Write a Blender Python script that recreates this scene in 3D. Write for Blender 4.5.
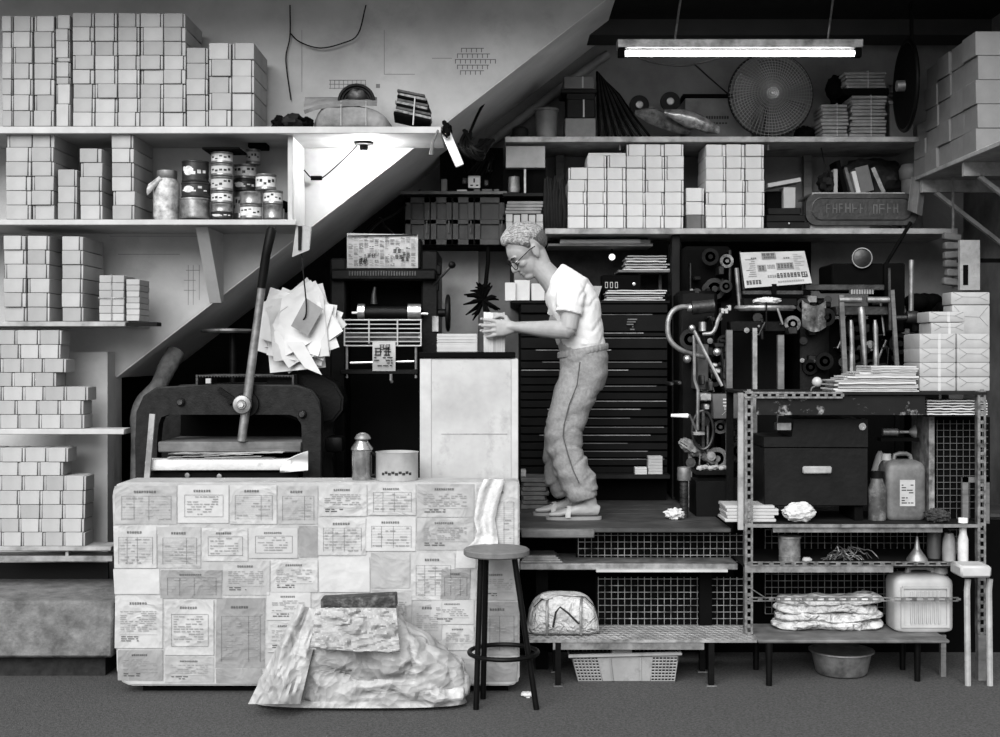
import bpy, bmesh, math, random
from mathutils import Vector, Matrix, Euler, noise
for _o in list(bpy.data.objects): bpy.data.objects.remove(_o)
S = bpy.context.scene
COL = S.collection
PI = math.pi
R = random.Random(7)
# ---------------------------------------------------------------- camera, world, exposure
F = 1300.0; CX = 500.0; HY = 355.0; EYE = 1.5
cam = bpy.data.objects.new('camera', bpy.data.cameras.new('camera'))
COL.objects.link(cam); cam.location = (0, 0, EYE); cam.rotation_euler = (PI/2, 0, 0)
cam.data.sensor_width = 36; cam.data.lens = F/1000*36; cam.data.shift_y = -0.0135
cam.data.clip_end = 200
S.camera = cam
S.view_settings.view_transform = 'Standard'; S.view_settings.look = 'None'
S.view_settings.gamma = 1; S.view_settings.use_curve_mapping = False
S.view_settings.exposure = 1.05
W = bpy.data.worlds.new('overcast_sky'); S.world = W; W.use_nodes = True
_b = W.node_tree.nodes['Background']; _b.inputs[0].default_value = (.9, .9, .9, 1); _b.inputs[1].default_value = 0.5
sd = bpy.data.lights.new('sun', 'SUN'); sd.energy = 2.75; sd.angle = math.radians(50)
so = bpy.data.objects.new('sun', sd); COL.objects.link(so)
so.rotation_euler = Vector((.22, .80, -.55)).to_track_quat('-Z', 'Y').to_euler()
def X(px, Y): return (px-CX)*Y/F
def Z(py, Y): return EYE+(HY-py)*Y/F
def P(px, py, Y): return Vector((X(px, Y), Y, Z(py, Y)))
# ---------------------------------------------------------------- materials (all grey: the print is black and white)
_M = {}
def lin(v): return v/12.92 if v <= .04045 else ((v+.055)/1.055)**2.4
def mat(name, g, rough=.7, metal=0, var=.12, scale=6, bump=0, bscale=40, rnd=0, detail=5, spec=.4, coat=0):
    if name in _M: return _M[name]
    m = bpy.data.materials.new(name); m.use_nodes = True; _M[name] = m
    nt = m.node_tree; N = nt.nodes; L = nt.links; b = N['Principled BSDF']
    b.inputs['Roughness'].default_value = rough; b.inputs['Metallic'].default_value = metal
    b.inputs['Specular IOR Level'].default_value = spec; b.inputs['Coat Weight'].default_value = coat
    tc = N.new('ShaderNodeTexCoord'); tx = N.new('ShaderNodeTexNoise')
    tx.inputs['Scale'].default_value = scale; tx.inputs['Detail'].default_value = detail
    tx.inputs['Roughness'].default_value = .62
    L.new(tc.outputs['Object'], tx.inputs['Vector'])
    lo, hi = lin(max(g*(1-var), 0)), lin(min(g*(1+var), 1))
    mr = N.new('ShaderNodeMapRange'); mr.inputs[1].default_value = .3; mr.inputs[2].default_value = .7
    mr.inputs[3].default_value = lo; mr.inputs[4].default_value = hi
    L.new(tx.outputs['Fac'], mr.inputs[0]); out = mr.outputs[0]
    if rnd:
        oi = N.new('ShaderNodeObjectInfo'); r2 = N.new('ShaderNodeMapRange')
        r2.inputs[3].default_value = 1-rnd; r2.inputs[4].default_value = 1+rnd
        L.new(oi.outputs['Random'], r2.inputs[0])
        mu = N.new('ShaderNodeMath'); mu.operation = 'MULTIPLY'
        L.new(out, mu.inputs[0]); L.new(r2.outputs[0], mu.inputs[1]); out = mu.outputs[0]
    L.new(out, b.inputs['Base Color'])
    if bump:
        t2 = N.new('ShaderNodeTexNoise'); t2.inputs['Scale'].default_value = bscale; t2.inputs['Detail'].default_value = 4
        L.new(tc.outputs['Object'], t2.inputs['Vector'])
        bp = N.new('ShaderNodeBump'); bp.inputs['Strength'].default_value = bump; bp.inputs['Distance'].default_value = .01
        L.new(t2.outputs['Fac'], bp.inputs['Height']); L.new(bp.outputs[0], b.inputs['Normal'])
    return m
def emit(name, s, g=1):
    m = bpy.data.materials.new(name); m.use_nodes = True; b = m.node_tree.nodes['Principled BSDF']
    b.inputs['Base Color'].default_value = (.9, .9, .9, 1)
    b.inputs['Emission Color'].default_value = (g, g, g, 1); b.inputs['Emission Strength'].default_value = s
    return m
def stained(m, amount=.5, scale=1.3, thresh=.52, dark=.12, stretch=(1, 1, 1)):
    """weathering patches of the thing's own: dark blotches over the base colour"""
    nt = m.node_tree; N = nt.nodes; L = nt.links; b = N['Principled BSDF']
    src = b.inputs['Base Color'].links[0].from_socket
    tc = N.new('ShaderNodeTexCoord'); mp = N.new('ShaderNodeMapping'); mp.inputs['Scale'].default_value = stretch
    L.new(tc.outputs['Object'], mp.inputs[0])
    t = N.new('ShaderNodeTexNoise'); t.inputs['Scale'].default_value = scale; t.inputs['Detail'].default_value = 9
    t.inputs['Roughness'].default_value = .7; L.new(mp.outputs[0], t.inputs['Vector'])
    r = N.new('ShaderNodeMapRange'); r.inputs[1].default_value = thresh; r.inputs[2].default_value = thresh+.14
    r.inputs[3].default_value = 0; r.inputs[4].default_value = amount
    L.new(t.outputs['Fac'], r.inputs[0])
    mx = N.new('ShaderNodeMix'); mx.data_type = 'RGBA'
    L.new(r.outputs[0], mx.inputs[0]); L.new(src, mx.inputs[6]); mx.inputs[7].default_value = (lin(dark),)*3+(1,)
    L.new(mx.outputs[2], b.inputs['Base Color']); return m
def crumple(m, scale=9, strength=.6, dist=.02):
    """sharp random creases of crushed sheet"""
    nt = m.node_tree; N = nt.nodes; L = nt.links; b = N['Principled BSDF']
    tc = N.new('ShaderNodeTexCoord'); nzn = N.new('ShaderNodeTexNoise'); nzn.inputs['Scale'].default_value = scale*.5
    L.new(tc.outputs['Object'], nzn.inputs['Vector'])
    mx = N.new('ShaderNodeMix'); mx.data_type = 'VECTOR'; mx.inputs[0].default_value = .18
    L.new(tc.outputs['Object'], mx.inputs[4]); L.new(nzn.outputs['Color'], mx.inputs[5])
    hs = None
    for k, sc in enumerate((scale, scale*2.3, scale*5)):
        v = N.new('ShaderNodeTexVoronoi'); v.feature = 'F1'; v.inputs['Scale'].default_value = sc; L.new(mx.outputs[1], v.inputs['Vector'])
        mu = N.new('ShaderNodeMath'); mu.operation = 'MULTIPLY'; mu.inputs[1].default_value = (1, .5, .22)[k]; L.new(v.outputs['Distance'], mu.inputs[0])
        if hs is None: hs = mu.outputs[0]
        else:
            ad = N.new('ShaderNodeMath'); L.new(hs, ad.inputs[0]); L.new(mu.outputs[0], ad.inputs[1]); hs = ad.outputs[0]
    bp = N.new('ShaderNodeBump'); bp.inputs['Strength'].default_value = strength; bp.inputs['Distance'].default_value = dist
    L.new(hs, bp.inputs['Height'])
    if b.inputs['Normal'].links: L.new(b.inputs['Normal'].links[0].from_socket, bp.inputs['Normal'])
    L.new(bp.outputs[0], b.inputs['Normal']); return m
PLASTER = stained(mat('plaster', .66, .9, var=.08, scale=3, bump=.25, bscale=14), .3, 1.6, .55, .35)
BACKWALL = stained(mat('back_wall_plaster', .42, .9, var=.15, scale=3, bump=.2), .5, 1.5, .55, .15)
SOFFIT = mat('soffit_plaster', .80, .85, var=.06, scale=3, bump=.1)
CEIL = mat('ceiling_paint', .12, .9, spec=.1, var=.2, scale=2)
ASPH = mat('asphalt', .24, .95, var=.35, scale=90, bump=.9, bscale=160)
CONC = stained(mat('concrete', .38, .9, var=.2, scale=14, bump=.5, bscale=60), .5, 5, .5, .15)
SHELF = mat('shelf_paint', .63, .6, var=.08, scale=6)
SHELFD = stained(mat('shelf_worn_paint', .55, .6, var=.15, scale=9), .5, 5, .5, .15)
BOX = mat('card_box_paper', .57, .75, var=.05, scale=9, rnd=.16)
BOXW = mat('white_card_box', .72, .7, var=.04, scale=9, rnd=.05)
BOXD = mat('card_box_grey', .42, .75, var=.06, scale=9, rnd=.10)
SEAM = mat('seam_shadow_card', .16, .9)
PAPER = mat('paper_white', .72, .75, var=.03, scale=5, bump=.35, bscale=14)
PAPERG = mat('paper_grey', .64, .75, var=.05, scale=5, bump=.45, bscale=12, rnd=.08)
PAPERO = mat('paper_old', .60, .8, var=.08, scale=6, bump=.4, bscale=14, rnd=.1)
crumple(PAPERG, 6, .35); crumple(PAPER, 6, .3); crumple(PAPERO, 6, .4)
INK = mat('ink', .15, .8)
INKG = mat('ink_faint', .42, .8)
BLACK = mat('black_iron', .04, .45, .15, var=.4, scale=12, bump=.12, bscale=60, spec=.1)
BLACKM = mat('black_matt', .025, .85, spec=.05, var=.3, scale=8)
IRON = mat('worn_iron', .19, .42, .6, var=.4, scale=14, bump=.2, bscale=50)
STEEL = mat('bright_steel', .70, .32, .9, var=.2, scale=15)
STEELD = mat('dull_steel', .48, .45, .7, var=.3, scale=14)
WOODD = stained(mat('dark_wood', .085, .65, spec=.12, var=.35, scale=8), .5, 12, .5, .06, (1, 1, 6))
WOODM = stained(mat('grey_wood', .34, .7, var=.25, scale=9), .5, 9, .5, .15, (.2, 1, 3))
WOODL = mat('pale_wood', .66, .7, var=.15, scale=9)
WHITE = mat('white_plastic', .88, .4, var=.03)
TIN = stained(mat('cabinet_sheet_metal', .63, .38, .25, var=.12, scale=2.5), .55, 3.2, .53, .33, (1, 1, .8))
RUBBER = mat('rubber', .10, .7)
GLASS_DARK = mat('dark_lens', .05, .1)
# ---------------------------------------------------------------- mesh builder
class MB:
    def __init__(s): s.bm = bmesh.new()
    def add(s, vs, fs, mi=0):
        b = [s.bm.verts.new(v) for v in vs]
        for f in fs:
            try:
                q = s.bm.faces.new([b[i] for i in f]); q.material_index = mi
            except ValueError: pass
        return b
    def box(s, x0, x1, y0, y1, z0, z1, mi=0, bev=0, rot=None, seg=1):
        c = Vector(((x0+x1)/2, (y0+y1)/2, (z0+z1)/2)); h = Vector((abs(x1-x0)/2, abs(y1-y0)/2, abs(z1-z0)/2))
        return s.obox(c, h*2, rot, mi, bev, seg)
    def obox(s, c, size, rot=None, mi=0, bev=0, seg=1):
        h = Vector(size)/2; m = Matrix.Identity(3)
        if rot is not None: m = rot if isinstance(rot, Matrix) else Euler(rot).to_matrix()
        vs = [Vector(c)+m @ Vector((i*h.x, j*h.y, k*h.z)) for k in (-1, 1) for j in (-1, 1) for i in (-1, 1)]
        b = s.add(vs, [(0, 2, 3, 1), (4, 5, 7, 6), (0, 1, 5, 4), (2, 6, 7, 3), (0, 4, 6, 2), (1, 3, 7, 5)], mi)
        if bev:
            es = list({e for v in b for e in v.link_edges})
            r = bmesh.ops.bevel(s.bm, geom=es, offset=min(bev, min(h)*.9), segments=seg, profile=.5, affect='EDGES')
            for f in r['faces']: f.material_index = mi
        return s
    def bar(s, p0, p1, w, h=None, mi=0, bev=0, up=(0, 0, 1)):
        p0, p1 = Vector(p0), Vector(p1); d = p1-p0; L = d.length; t = d.normalized(); u = Vector(up)
        if abs(t.dot(u)) > .98: u = Vector((0, 1, 0))
        a = u.cross(t).normalized(); b = t.cross(a)
        return s.obox((p0+p1)/2, (w, h or w, L), Matrix((a, b, t)).transposed(), mi, bev)
    def tube(s, pts, r, n=8, mi=0, closed=False, cap=True, flat=1.0):
        pts = [Vector(p) for p in pts]; k = len(pts); rs = r if isinstance(r, (list, tuple)) else [r]*k
        rings = []; ref = None
        for i, p in enumerate(pts):
            if closed: t = pts[(i+1) % k]-pts[i-1]
            else: t = pts[min(i+1, k-1)]-pts[max(i-1, 0)]
            t.normalize()
            if ref is None:
                ref = Vector((0, 0, 1)) if abs(t.z) < .9 else Vector((1, 0, 0))
            a = (ref-t*ref.dot(t))
            if a.length < 1e-5: a = t.orthogonal()
            a.normalize(); ref = a; b = t.cross(a)
            rings.append([s.bm.verts.new(p+a*math.cos(2*PI*j/n)*rs[i]+b*math.sin(2*PI*j/n)*rs[i]*flat) for j in range(n)])
        m = k if closed else k-1
        for i in range(m):
            A, B = rings[i], rings[(i+1) % k]
            for j in range(n):
                f = s.bm.faces.new((A[j], A[(j+1) % n], B[(j+1) % n], B[j])); f.material_index = mi
        if cap and not closed:
            s.bm.faces.new(list(reversed(rings[0]))).material_index = mi
            s.bm.faces.new(rings[-1]).material_index = mi
        return s
    def ctube(s, pts, r, n=8, **k):
        """tube along a smooth curve through the points"""
        p = [Vector(q) for q in pts]; q = [p[0]*2-p[1]]+p+[p[-1]*2-p[-2]]; out = []; rs = []
        for i in range(1, len(q)-2):
            for j in range(5):
                t = j/5; out.append(.5*((2*q[i])+(q[i+1]-q[i-1])*t+(2*q[i-1]-5*q[i]+4*q[i+1]-q[i+2])*t*t+(3*q[i]-q[i-1]-3*q[i+1]+q[i+2])*t**3))
                rs.append(r if not isinstance(r, (list, tuple)) else r[i-1]+(r[i]-r[i-1])*t)
        out.append(p[-1]); rs.append(r if not isinstance(r, (list, tuple)) else r[-1])
        return s.tube(out, rs, n, **k)
    def cyl(s, p0, p1, r, r1=None, n=16, mi=0): return s.tube([p0, p1], [r, r if r1 is None else r1], n, mi)
    def lathe(s, prof, c, n=24, mi=0, axis='z', sx=1, sy=1):
        c = Vector(c); rings = []
        def tr(a, b, z):
            if axis == 'z': return c+Vector((a*sx, b*sy, z))
            if axis == 'y': return c+Vector((a*sx, z, b*sy))
            return c+Vector((z, a*sx, b*sy))
        for r, z in prof:
            if r < 1e-6: rings.append([s.bm.verts.new(tr(0, 0, z))])
            else: rings.append([s.bm.verts.new(tr(r*math.cos(2*PI*j/n), r*math.sin(2*PI*j/n), z)) for j in range(n)])
        for A, B in zip(rings, rings[1:]):
            for j in range(n):
                q = (A[j % len(A)], A[(j+1) % len(A)], B[(j+1) % len(B)], B[j % len(B)])
                q = list(dict.fromkeys(q))
                if len(q) > 2:
                    try: s.bm.faces.new(q).material_index = mi
                    except ValueError: pass
        for k_, rg in ((0, rings[0]), (1, rings[-1])):
            if len(rg) > 2:
                try: s.bm.faces.new(rg if k_ else list(reversed(rg))).material_index = mi
                except ValueError: pass
        return s
    def prism(s, poly, y0, y1, mi=0):
        n = len(poly); vs = [(x, y0, z) for x, z in poly]+[(x, y1, z) for x, z in poly]
        fs = [tuple(range(n)), tuple(range(2*n-1, n-1, -1))]+[(i, i+n, (i+1) % n+n, (i+1) % n) for i in range(n)]
        s.add(vs, fs, mi); return s
    def ell(s, c, r, rot=None, mi=0, n=16, m=10, fn=None):
        M_ = Matrix.Identity(3) if rot is None else (rot if isinstance(rot, Matrix) else Euler(rot).to_matrix())
        c = Vector(c); rings = []
        for i in range(m+1):
            th = PI*i/m; row = []
            for j in range(1 if i in (0, m) else n):
                d = Vector((math.sin(th)*math.cos(2*PI*j/n), math.sin(th)*math.sin(2*PI*j/n), math.cos(th)))
                k = fn(d) if fn else 1
                row.append(s.bm.verts.new(c+M_ @ Vector((d.x*r[0]*k, d.y*r[1]*k, d.z*r[2]*k))))
            rings.append(row)
        for A, B in zip(rings, rings[1:]):
            for j in range(n):
                q = list(dict.fromkeys((A[j % len(A)], B[j % len(B)], B[(j+1) % len(B)], A[(j+1) % len(A)])))
                if len(q) > 2: s.bm.faces.new(q).material_index = mi
        return s
    def loft(s, rings, mi=0, cap=True):
        rr = [[s.bm.verts.new(v) for v in r] for r in rings]; n = len(rr[0])
        for A, B in zip(rr, rr[1:]):
            for j in range(n):
                s.bm.faces.new((A[j], A[(j+1) % n], B[(j+1) % n], B[j])).material_index = mi
        if cap:
            s.bm.faces.new(list(reversed(rr[0]))).material_index = mi; s.bm.faces.new(rr[-1]).material_index = mi
        return s
    def sheet(s, fn, nu, nv, th=0, mi=0):
        g = [[Vector(fn(i/nu, j/nv)) for j in range(nv+1)] for i in range(nu+1)]
        A = [[s.bm.verts.new(v) for v in r] for r in g]
        for i in range(nu):
            for j in range(nv): s.bm.faces.new((A[i][j], A[i+1][j], A[i+1][j+1], A[i][j+1])).material_index = mi
        if th:
            B = []
            for i in range(nu+1):
                row = []
                for j in range(nv+1):
                    du = g[min(i+1, nu)][j]-g[max(i-1, 0)][j]; dv = g[i][min(j+1, nv)]-g[i][max(j-1, 0)]
                    nn = du.cross(dv)
                    nn = nn.normalized() if nn.length > 1e-9 else Vector((0, 1, 0))
                    row.append(s.bm.verts.new(g[i][j]-nn*th))
                B.append(row)
            for i in range(nu):
                for j in range(nv): s.bm.faces.new((B[i][j], B[i][j+1], B[i+1][j+1], B[i+1][j])).material_index = mi
            for i in range(nu):
                s.bm.faces.new((A[i+1][0], A[i][0], B[i][0], B[i+1][0])).material_index = mi
                s.bm.faces.new((A[i][nv], A[i+1][nv], B[i+1][nv], B[i][nv])).material_index = mi
            for j in range(nv):
                s.bm.faces.new((A[0][j], A[0][j+1], B[0][j+1], B[0][j])).material_index = mi
                s.bm.faces.new((A[nu][j+1], A[nu][j], B[nu][j], B[nu][j+1])).material_index = mi
        return s
    def quad(s, x0, x1, z0, z1, y, mi=0): s.add([(x0, y, z0), (x1, y, z0), (x1, y, z1), (x0, y, z1)], [(0, 1, 2, 3)], mi); return s
    def mesh(s, name, mats, off=(0, 0, 0), smooth=40, fix=True):
        me = bpy.data.meshes.new(name)
        if fix: bmesh.ops.recalc_face_normals(s.bm, faces=s.bm.faces)
        if any(off): bmesh.ops.translate(s.bm, vec=-Vector(off), verts=s.bm.verts)
        s.bm.to_mesh(me); s.bm.free()
        for m in (mats if isinstance(mats, (list, tuple)) else [mats]): me.materials.append(m)
        if smooth:
            for p in me.polygons: p.use_smooth = True
            me.set_sharp_from_angle(angle=math.radians(smooth))
        return me
    def build(s, name, mats, parent=None, off=None, smooth=40, fix=True):
        if off is None:
            if parent is not None: off = wloc(parent)
            else:
                cs = [v.co for v in s.bm.verts]
                off = ((min(c.x for c in cs)+max(c.x for c in cs))/2, (min(c.y for c in cs)+max(c.y for c in cs))/2, min(c.z for c in cs))
        o = bpy.data.objects.new(name, s.mesh(name, mats, off, smooth, fix)); COL.objects.link(o)
        if parent is not None:
            o.parent = parent; o.location = Vector(off)-wloc(parent)
        else: o.location = off
        return o
def wloc(o):
    v = Vector(o.location)
    while o.parent: o = o.parent; v = v+o.location
    return v
def tag(o, label, cat, group=None, kind=None):
    o['label'] = label; o['category'] = cat
    if group: o['group'] = group
    if kind: o['kind'] = kind
    return o
def thing(name, label, cat, loc, group=None):
    o = bpy.data.objects.new(name, None); COL.objects.link(o); o.location = loc; o.empty_display_size = .05
    return tag(o, label, cat, group)
def struct(o): o['kind'] = 'structure'; return o
def copy_tree(o, parent=None):
    c = o.copy(); COL.objects.link(c); c.parent = parent
    for ch in list(o.children): copy_tree(ch, c)
    return c
ORD = 'zeroth first second third fourth fifth sixth seventh eighth ninth tenth eleventh twelfth thirteenth fourteenth'.split()
def nz(x, y=0, z=0, s=1): return noise.noise(Vector((x*s, y*s, z*s)))
def remesh(mb, name, mats, parent, voxel=.005, smooth_it=2, disp=None):
    """fuse the builder's overlapping closed shapes into one continuous skin"""
    off = wloc(parent)
    me = mb.mesh(name, mats, off, 0)
    o = bpy.data.objects.new(name, me); COL.objects.link(o)
    md = o.modifiers.new('r', 'REMESH'); md.mode = 'VOXEL'; md.voxel_size = voxel
    if smooth_it:
        sm = o.modifiers.new('s', 'SMOOTH'); sm.iterations = smooth_it; sm.factor = .5
    dg = bpy.context.evaluated_depsgraph_get(); dg.update()
    m2 = bpy.data.meshes.new_from_object(o.evaluated_get(dg)); o.modifiers.clear(); o.data = m2
    m2.materials.clear()
    for m in (mats if isinstance(mats, (list, tuple)) else [mats]): m2.materials.append(m)
    if disp:
        nn = [Vector(v.normal) for v in m2.vertices]
        for v, n_ in zip(m2.vertices, nn): v.co = v.co+n_*disp(v.co+off, n_)
    for p in m2.polygons: p.use_smooth = True
    o.parent = parent; o.name = name
    return o
# ---------------------------------------------------------------- the setting
YW = 6.75; YB = 7.8; CZ = 3.4
struct(MB().box(-9, 9, -8, 8.2, -.12, 0).build('floor', ASPH))
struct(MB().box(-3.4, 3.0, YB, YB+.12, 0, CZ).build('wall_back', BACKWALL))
struct(MB().box(2.78, 2.9, 5.7, YB, 0, CZ).build('wall_right', mat('side_wall', .36, .9, var=.2)))
struct(MB().box(-3.5, -3.38, 5.7, YB, 0, CZ).build('wall_left', PLASTER))
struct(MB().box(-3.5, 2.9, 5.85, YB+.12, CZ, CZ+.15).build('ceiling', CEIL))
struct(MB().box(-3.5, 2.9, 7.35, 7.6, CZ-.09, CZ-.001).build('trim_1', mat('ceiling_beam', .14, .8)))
sl = lambda px: 377-.7694*(px-115)
poly = [(-3.38, 0), (X(115, YW), 0), (X(115, YW), Z(377, YW)), (X(619, YW), CZ), (-3.38, CZ)]
struct(MB().prism(poly, YW, YW+.12).build('wall_stair', PLASTER))
struct(MB().prism([(X(116, YW), Z(377, YW)-.004), (X(618, YW), CZ-.008), (X(590, YW), CZ-.006), (X(116, YW), Z(350, YW))], YW+.003, YB-.002).build('trim_2', SOFFIT))
struct(MB().box(X(66, 6.62), X(107.5, 6.62), 6.62, YW-.002, 0, Z(352, 6.7)).build('trim_3', PLASTER))
# stepped concrete plinth at the left
struct(MB().box(-3.37, X(113, 6.0), 6.0, 6.6, Z(658, 6.0), Z(601, 6.0), bev=.012).build('trim_4', CONC))
struct(MB().box(-3.37, X(113, 6.1)-.03, 6.08, 6.6, .0, Z(658, 6.0)-.002).build('trim_5', mat('plinth_dark', .10, .9, var=.5, scale=20, bump=.6)))
struct(MB().box(-3.37, X(108, 6.6), 6.604, 6.618, 0, Z(563, 6.6)).build('shade_board_left', mat('recess_shade', .05, .9)))  # added dark board standing for the shaded recess under the lowest shelf
struct(MB().box(X(405, 7.7), X(478, 7.7), 7.76, YB-.002, 1.2, Z(247, 7.7)).build('trim_7', mat('daylit_wall_patch', .62, .85, var=.1, scale=4)))  # daylight on this stretch of back wall, painted as a paler patch
struct(MB().box(X(112, 7.78), X(404, 7.78), 7.77, YB-.002, 0, 2.75).build('trim_8', mat('shade_backdrop', .10, .9, spec=.05, var=.3)))  # added dark panel: the deep shade at back left put into its colour
# ---------------------------------------------------------------- shelves on the left
def shelf(x0, x1, ytop, ybot, yf, yb, label, m, name='storage_shelf', cat='shelf', mi_b=.003):
    t = thing(name, label, cat, ((x0+x1)/2, yf, Z(ybot, yf)))
    MB().box(x0, x1, yf, yb, Z(ybot, yf), Z(ytop, yf), bev=mi_b).build('board', m, t); return t
YS = 6.3
s1 = shelf(-3.36, X(441, YS), 126.5, 133.5, YS, YW-.004, 'long white shelf at the top left carrying wide rows of card boxes', SHELF)
s2 = shelf(-3.36, X(296, YS), 219.5, 225, YS, YW-.004, 'white shelf holding paint tins and three box stacks at left', SHELF)
s3 = shelf(-3.36, X(125, YS), 321.5, 326.5, YS, YW-.004, 'short thin left shelf with two tall box stacks and string bundles', SHELFD)
MB().box(X(125, YS), X(156, YS), YS+.02, YS+.1, Z(326, YS), Z(322, YS)).build('iron_rail', BLACK, s3)
s4 = shelf(-3.36, X(124, YS), 428.8, 434.5, YS, 6.42, 'short white left shelf just above the lowest shelf of pale boxes', SHELF)
s5 = shelf(-3.36, X(111, YS), 546.5, 551, YS, 6.45, 'lowest left shelf of double boards above the concrete step', SHELFD)
MB().box(-3.36, X(111, YS), YS+.02, 6.45, Z(562, YS), Z(556.5, YS)).build('lower_board', STEELD, s5)
MB().box(X(64, YS), X(67, YS), YS+.02, YS+.06, Z(556.5, YS), Z(551, YS)).build('spacer', SHELFD, s5)
for px in (40, 207):
    m = MB(); x = X(px, 6.5); zt = Z(225, YS)-.001
    pr = [(6.38, zt), (YW-.004, zt), (YW-.004, zt-.36), (YW-.06, zt-.36)]
    if px == 207:
        m.add([(x-.03, a, b) for a, b in pr]+[(x+.03, a, b) for a, b in pr], [(0, 1, 2, 3), (7, 6, 5, 4)]+[(i, i+4, (i+1) % 4+4, (i+1) % 4) for i in range(4)])
        m.build('bracket', PLASTER, s2)
x = X(292, 6.4)
MB().box(x-.015, x+.012, 6.36, YW-.004, Z(219.5, YS)+.001, Z(133.5, YS)-.001, bev=.003).build('end_board', SHELF, s2)
# triangular hanging bracket below the end board
t = thing('shelf_bracket', 'pale torn wooden bracket hanging below the right end of the tin shelf', 'bracket', P(302, 255, 6.34))
MB().prism([(X(296, 6.33), Z(226, 6.33)), (X(311, 6.33), Z(226, 6.33)), (X(309, 6.33), Z(250, 6.33)), (X(292, 6.33), Z(257, 6.33))], 6.33, 6.36).build('plate', SHELFD, t)
MB().prism([(X(298, 6.32), Z(226, 6.32)), (X(302, 6.32), Z(226, 6.32)), (X(301, 6.32), Z(250, 6.32)), (X(298, 6.32), Z(250, 6.32))], 6.322, 6.33).build('hinge', BLACK, t)
# lamp below the top shelf, lighting the plaster
t = thing('shelf_lamp', 'small lamp fixed under the top left shelf, glaring on the plaster', 'lamp', P(364, 134, 6.55))
zt = Z(133.5, YS)-.001
MB().lathe([(0, zt), (.05, zt), (.05, zt-.012), (.022, zt-.016), (.020, zt-.045), (0, zt-.045)], (X(364, 6.55), 6.55, 0), 16).build('holder', BLACK, t)
MB().lathe([(.012, zt-.044), (.024, zt-.06), (.028, zt-.075), (.02, zt-.095), (0, zt-.10)], (X(364, 6.55), 6.55, 0), 14).build('bulb', emit('bulb_glow', 220), t)
m = MB(); pts = [P(304, 170, 6.7), P(312, 178, 6.7), P(322, 178, 6.7), P(345, 158, 6.7), P(362, 140, 6.6)]
m.ctube(pts, .0035, 6); m.build('flex', BLACK, t)
MB().cyl(P(311, 178, 6.7), P(322, 178, 6.7), .012, n=8).build('switch', BLACKM, t)
# cords, vent and scribbles on the plaster
m = MB(); m.ctube([P(290, 5, 6.73), P(290, 36, 6.73), P(286, 55, 6.735), P(287, 72, 6.735), P(291, 100, 6.735)], .0035, 6)
tag(m.build('electric_flex', BLACK), 'thin black cord running down the plaster above the top left shelf', 'cord')
m = MB(); m.ctube([P(290, 33, 6.72), P(300, 42, 6.72), P(320, 48, 6.72), P(343, 43, 6.72), P(358, 34, 6.72), P(366, 5, 6.73)], .0035, 6)
tag(m.build('electric_flex', BLACK), 'black cord swagging in a shallow loop across the top of the plaster', 'cord')
m = MB(); MK = mat('pencil_grey', .42, .9)
for r, (a, b) in enumerate([(461, 484), (457, 490), (455, 495), (457, 489), (460, 484)]):
    y = 48+r*5.6
    m.quad(X(a, YW), X(b, YW), Z(y+.8, YW), Z(y, YW), YW-.0015)
    for c in range(a, b+1, 5): m.quad(X(c, YW), X(c+.9, YW), Z(y+4.4, YW), Z(y, YW), YW-.0015)
tag(m.build('air_vent', MK, fix=False), 'faint grid of small square vent holes high on the plaster', 'vent')
m = MB()
for k in range(3): m.quad(X(329, YW), X(366, YW), Z(80+k*4+.6, YW), Z(80+k*4, YW), YW-.0015)
for k in range(9): m.quad(X(330+k*4.4, YW), X(330.6+k*4.4, YW), Z(89, YW), Z(80, YW), YW-.0015)
m.quad(X(376, YW), X(380, YW), Z(88, YW), Z(84, YW), YW-.0015)
tag(m.build('wall_drawing', MK, fix=False), 'pencilled ruled table on the plaster behind the wrapped parcel', 'drawing')
m = MB()
for (a, b, c, d) in [(432, 58, 452, 58.6), (384, 74, 415, 74.6), (384, 30, 384.6, 74), (301.6, 30, 302.2, 92), (110, 236, 200, 236.5), (118, 254, 180, 254.6), (186, 270, 200, 270.6), (184, 280, 196, 280.6), (184, 290, 196, 290.6), (188, 265, 188.6, 305), (193, 265, 193.6, 305), (199, 265, 199.6, 300), (78, 360, 92, 361)]:
    m.quad(X(a, YW), X(c, YW), Z(d, YW), Z(b, YW), YW-.0015)
struct(m.build('trim_6', mat('wall_crack', .5, .9), fix=False))
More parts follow.
